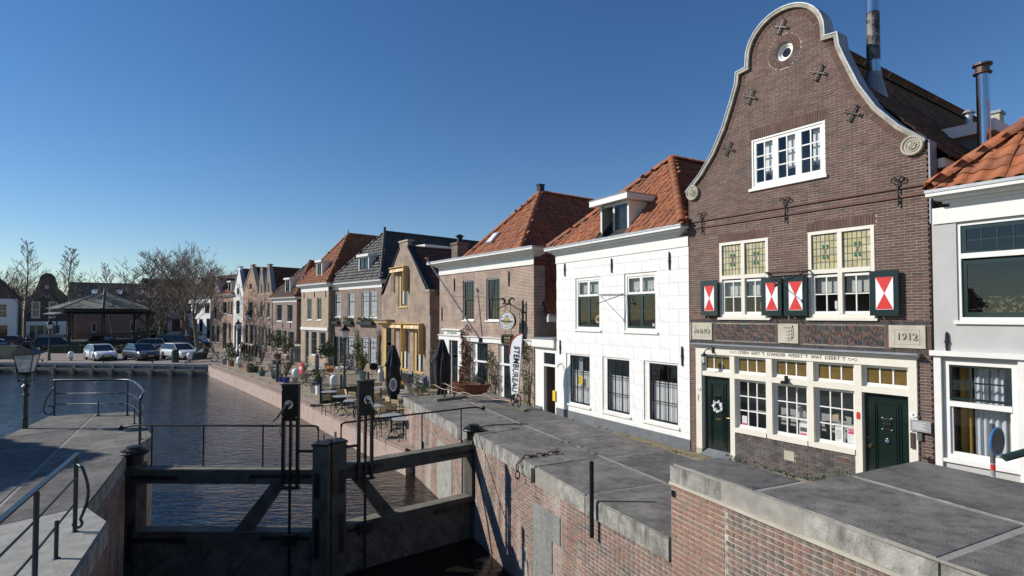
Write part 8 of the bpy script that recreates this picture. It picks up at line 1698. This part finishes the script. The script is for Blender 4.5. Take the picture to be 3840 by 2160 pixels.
# ------------------------------------------------------------ bare trees
def tree(label, x, y, H_, spread, seed, leader=False, trunk=.2, fork=.3, levels=5, leaves=.5, upright=.6, z=GZ, name='bare_tree', lean=(0, 0), leafsize=.12):
    t = thing(name, label, 'tree', (x, y, z), 0, 'bare trees of the square'); rn = random.Random(seed); tr = MB(); tw = MB(); lv = MB(); tips = []
    def branch(p, d, L_, r_, lev):
        n = 4 if lev < 2 else 3; pts = [p]; dd = d.copy()
        for i in range(n): dd = (dd + Vector((rn.gauss(0, .13), rn.gauss(0, .13), rn.gauss(.03, .08))) * (1 if lev else .4)).normalized(); pts.append(pts[-1] + dd * L_ / n)
        e = max(.014, r_ * (.62 if lev < levels else .4)); r_ = max(r_, .022 if lev >= 3 else .03); rs = [r_ + (e - r_) * i / n for i in range(n + 1)]
        (tr if lev < 2 else tw).tube(pts, rs, 7 if lev < 2 else (4 if lev < 4 else 3), False)
        if lev >= levels: tips.append(pts[-1]); return
        k = rn.choice((2, 2, 3)) if lev else 4
        for i in range(k + (1 if lev >= 2 else 2)):
            q = rn.uniform(.35, 1.0) if i >= 1 else 1.0; idx = min(n - 1, int(q * n)); s_ = pts[idx] + (pts[idx + 1] - pts[idx]) * (q * n - idx if q < 1 else 1)
            a = rn.uniform(0, 6.28); out_ = Vector((math.cos(a), math.sin(a), 0)); nd_ = (dd * upright + out_ * spread * rn.uniform(.5, 1.1) + Vector((0, 0, .28))).normalized() if i else (dd + out_ * .18).normalized()
            branch(s_, nd_, L_ * rn.uniform(.52, .78), r_ * (.62 if i == 0 else .42) * (1.1 - .3 * q), lev + 1)
    d0 = Vector((lean[0], lean[1], 1)).normalized()
    if leader:
        pts = [Vector((0, 0, 0))]
        for i in range(9): pts.append(pts[-1] + (d0 + Vector((rn.gauss(0, .05), rn.gauss(0, .05), 0))).normalized() * H_ / 9)
        tr.tube(pts, [trunk * (1 - i / 9.5) + .012 for i in range(10)], 7, False)
        for i in range(34):
            q = .3 + .68 * i / 34; k = int(q * 9); p = pts[k] + (pts[min(9, k + 1)] - pts[k]) * (q * 9 - k); a = i * 2.4 + rn.uniform(-.4, .4)
            branch(p, Vector((math.cos(a) * spread, math.sin(a) * spread, .75)).normalized(), H_ * .20 * (1.15 - q), trunk * .3 * (1.1 - q), levels - 2)
        tips.append(pts[-1])
    else: branch(Vector((0, 0, 0)), d0, H_ * fork, trunk, 0)
    top_ = max((p.z for p in tips), default=1); sc_ = H_ / top_
    for p in tips:
        if rn.random() < leaves: foliage(lv, p, (.12, .12, .12), 2, leafsize, rn)
    for mbx in (tr, tw, lv): mbx.v = [(a * sc_, b * sc_, c * sc_) for a, b, c in mbx.v]
    tr.build('trunk', 'bark', t, smooth=True, fixn=False); tw.build('crown', 'twig', t, fixn=False)
    if lv.v: lv.build('dry_leaves', 'dead_leaf', t, fixn=False)
    return t
def tp_(px, Y): return ((px - 1920) / 2133 * Y, Y)
def hh_(py, Y): return EYE - GZ + (1182 - py) / 2133 * Y
for px, py, Y, sp_, sd_, kw, lb in (
    (92, 893, 72, .8, 3, dict(trunk=.17, leaves=0, leader=True), 'slender bare tree without leaves at the left behind the foreground lamp'),
    (262, 925, 76, .7, 12, dict(trunk=.16, leaves=.5, leafsize=.2, leader=True, levels=4), 'bare tree with scattered dead leaves left of the bandstand roof'),
    (432, 985, 84, .6, 5, dict(trunk=.13, leaves=.05, lean=(-.12, 0), leader=True, levels=4), 'thin leaning bare tree behind the bandstand apex'),
    (553, 925, 80, 1.0, 21, dict(trunk=.24, fork=.3, leaves=.12, leafsize=.16, upright=.6), 'spreading bare tree right of the bandstand'),
    (598, 1040, 88, .9, 8, dict(trunk=.2, fork=.26, leaves=.1, leafsize=.16), 'low twisted bare tree before the grey fronted house'),
    (686, 890, 82, .95, 13, dict(trunk=.26, fork=.32, leaves=.15, leafsize=.16, upright=.6), 'tallest bare tree left of the middle trunk pair'),
    (712, 905, 74, .95, 17, dict(trunk=.24, fork=.34, leaves=.15, leafsize=.15, upright=.6), 'bare tree with a straight trunk, middle of the row by the white estate car'),
    (744, 940, 66, .95, 19, dict(trunk=.22, fork=.36, leaves=.15, leafsize=.14, upright=.6), 'nearest bare tree, right one of the row by the cargo bike'),
    (20, 990, 108, .9, 29, dict(trunk=.25, fork=.3, leaves=.0), 'wide bare tree far behind at the left edge')):
    X_, Y_ = tp_(px, Y); tree(lb, X_, Y_, hh_(py, Y), sp_, sd_, **kw)
# far wood behind the roofs
rn = random.Random(77); mb = MB()
for k in range(46):
    px = rn.uniform(-120, 620); Y = rn.uniform(190, 240); X_, Y_ = tp_(px, Y); top_ = rn.uniform(11, 19); base = Vector((X_, Y_, GZ)); mb.tube([base, base + Vector((rn.uniform(-.5, .5), 0, top_ * .55))], [.28, .16], 5, False)
    for j in range(26):
        a = rn.uniform(0, 6.28); s_ = base + Vector((0, 0, top_ * rn.uniform(.3, .6))); e = s_ + Vector((math.cos(a) * rn.uniform(1, 4.2), math.sin(a) * rn.uniform(1, 4), rn.uniform(1.5, top_ * .45))); mb.tube([s_, (s_ + e) / 2 + Vector((0, 0, .4)), e], [.09, .06, .02], 3, False)
        for q in range(5): f_ = s_ + (e - s_) * rn.uniform(.4, 1); mb.tube([f_, f_ + Vector((rn.uniform(-1.2, 1.2), rn.uniform(-1, 1), rn.uniform(.5, 1.8)))], [.035, .012], 3, False)
w_ = mb.build('distant_wood', 'twig', kind='stuff', fixn=False); w_['label'] = 'far bare wood behind the roofs at the left'; w_['category'] = 'wood'
# low greenery by the square
shrub('dark evergreen bush behind the bandstand railing', -57.0, 90.0, 'leaf_box', 3.4, 2.6, 900, .3, 20); shrub('light green bush right of the bandstand', -50.5, 90.0, 'leaf_green', 2.6, 1.9, 700, .28, 16)
shrub('green plants before the far end of the gables', -39.8, 82.0, 'leaf_green', 1.1, 1.0, 260, .2, 10); shrub('small bush by the steps of the orange brick gable', -31.5, 68.6, 'leaf_green', 1.6, .7, 260, .16, 20); shrub('potted plants beside the steep gable doors', -28.0, 62.6, 'leaf_green', 1.2, .6, 220, .15, 14)
shrub('leafless vine before the right end of the low cornice house', -22.6, 58.2, 'leaf_yellow', 2.6, .5, 160, .12, 30)
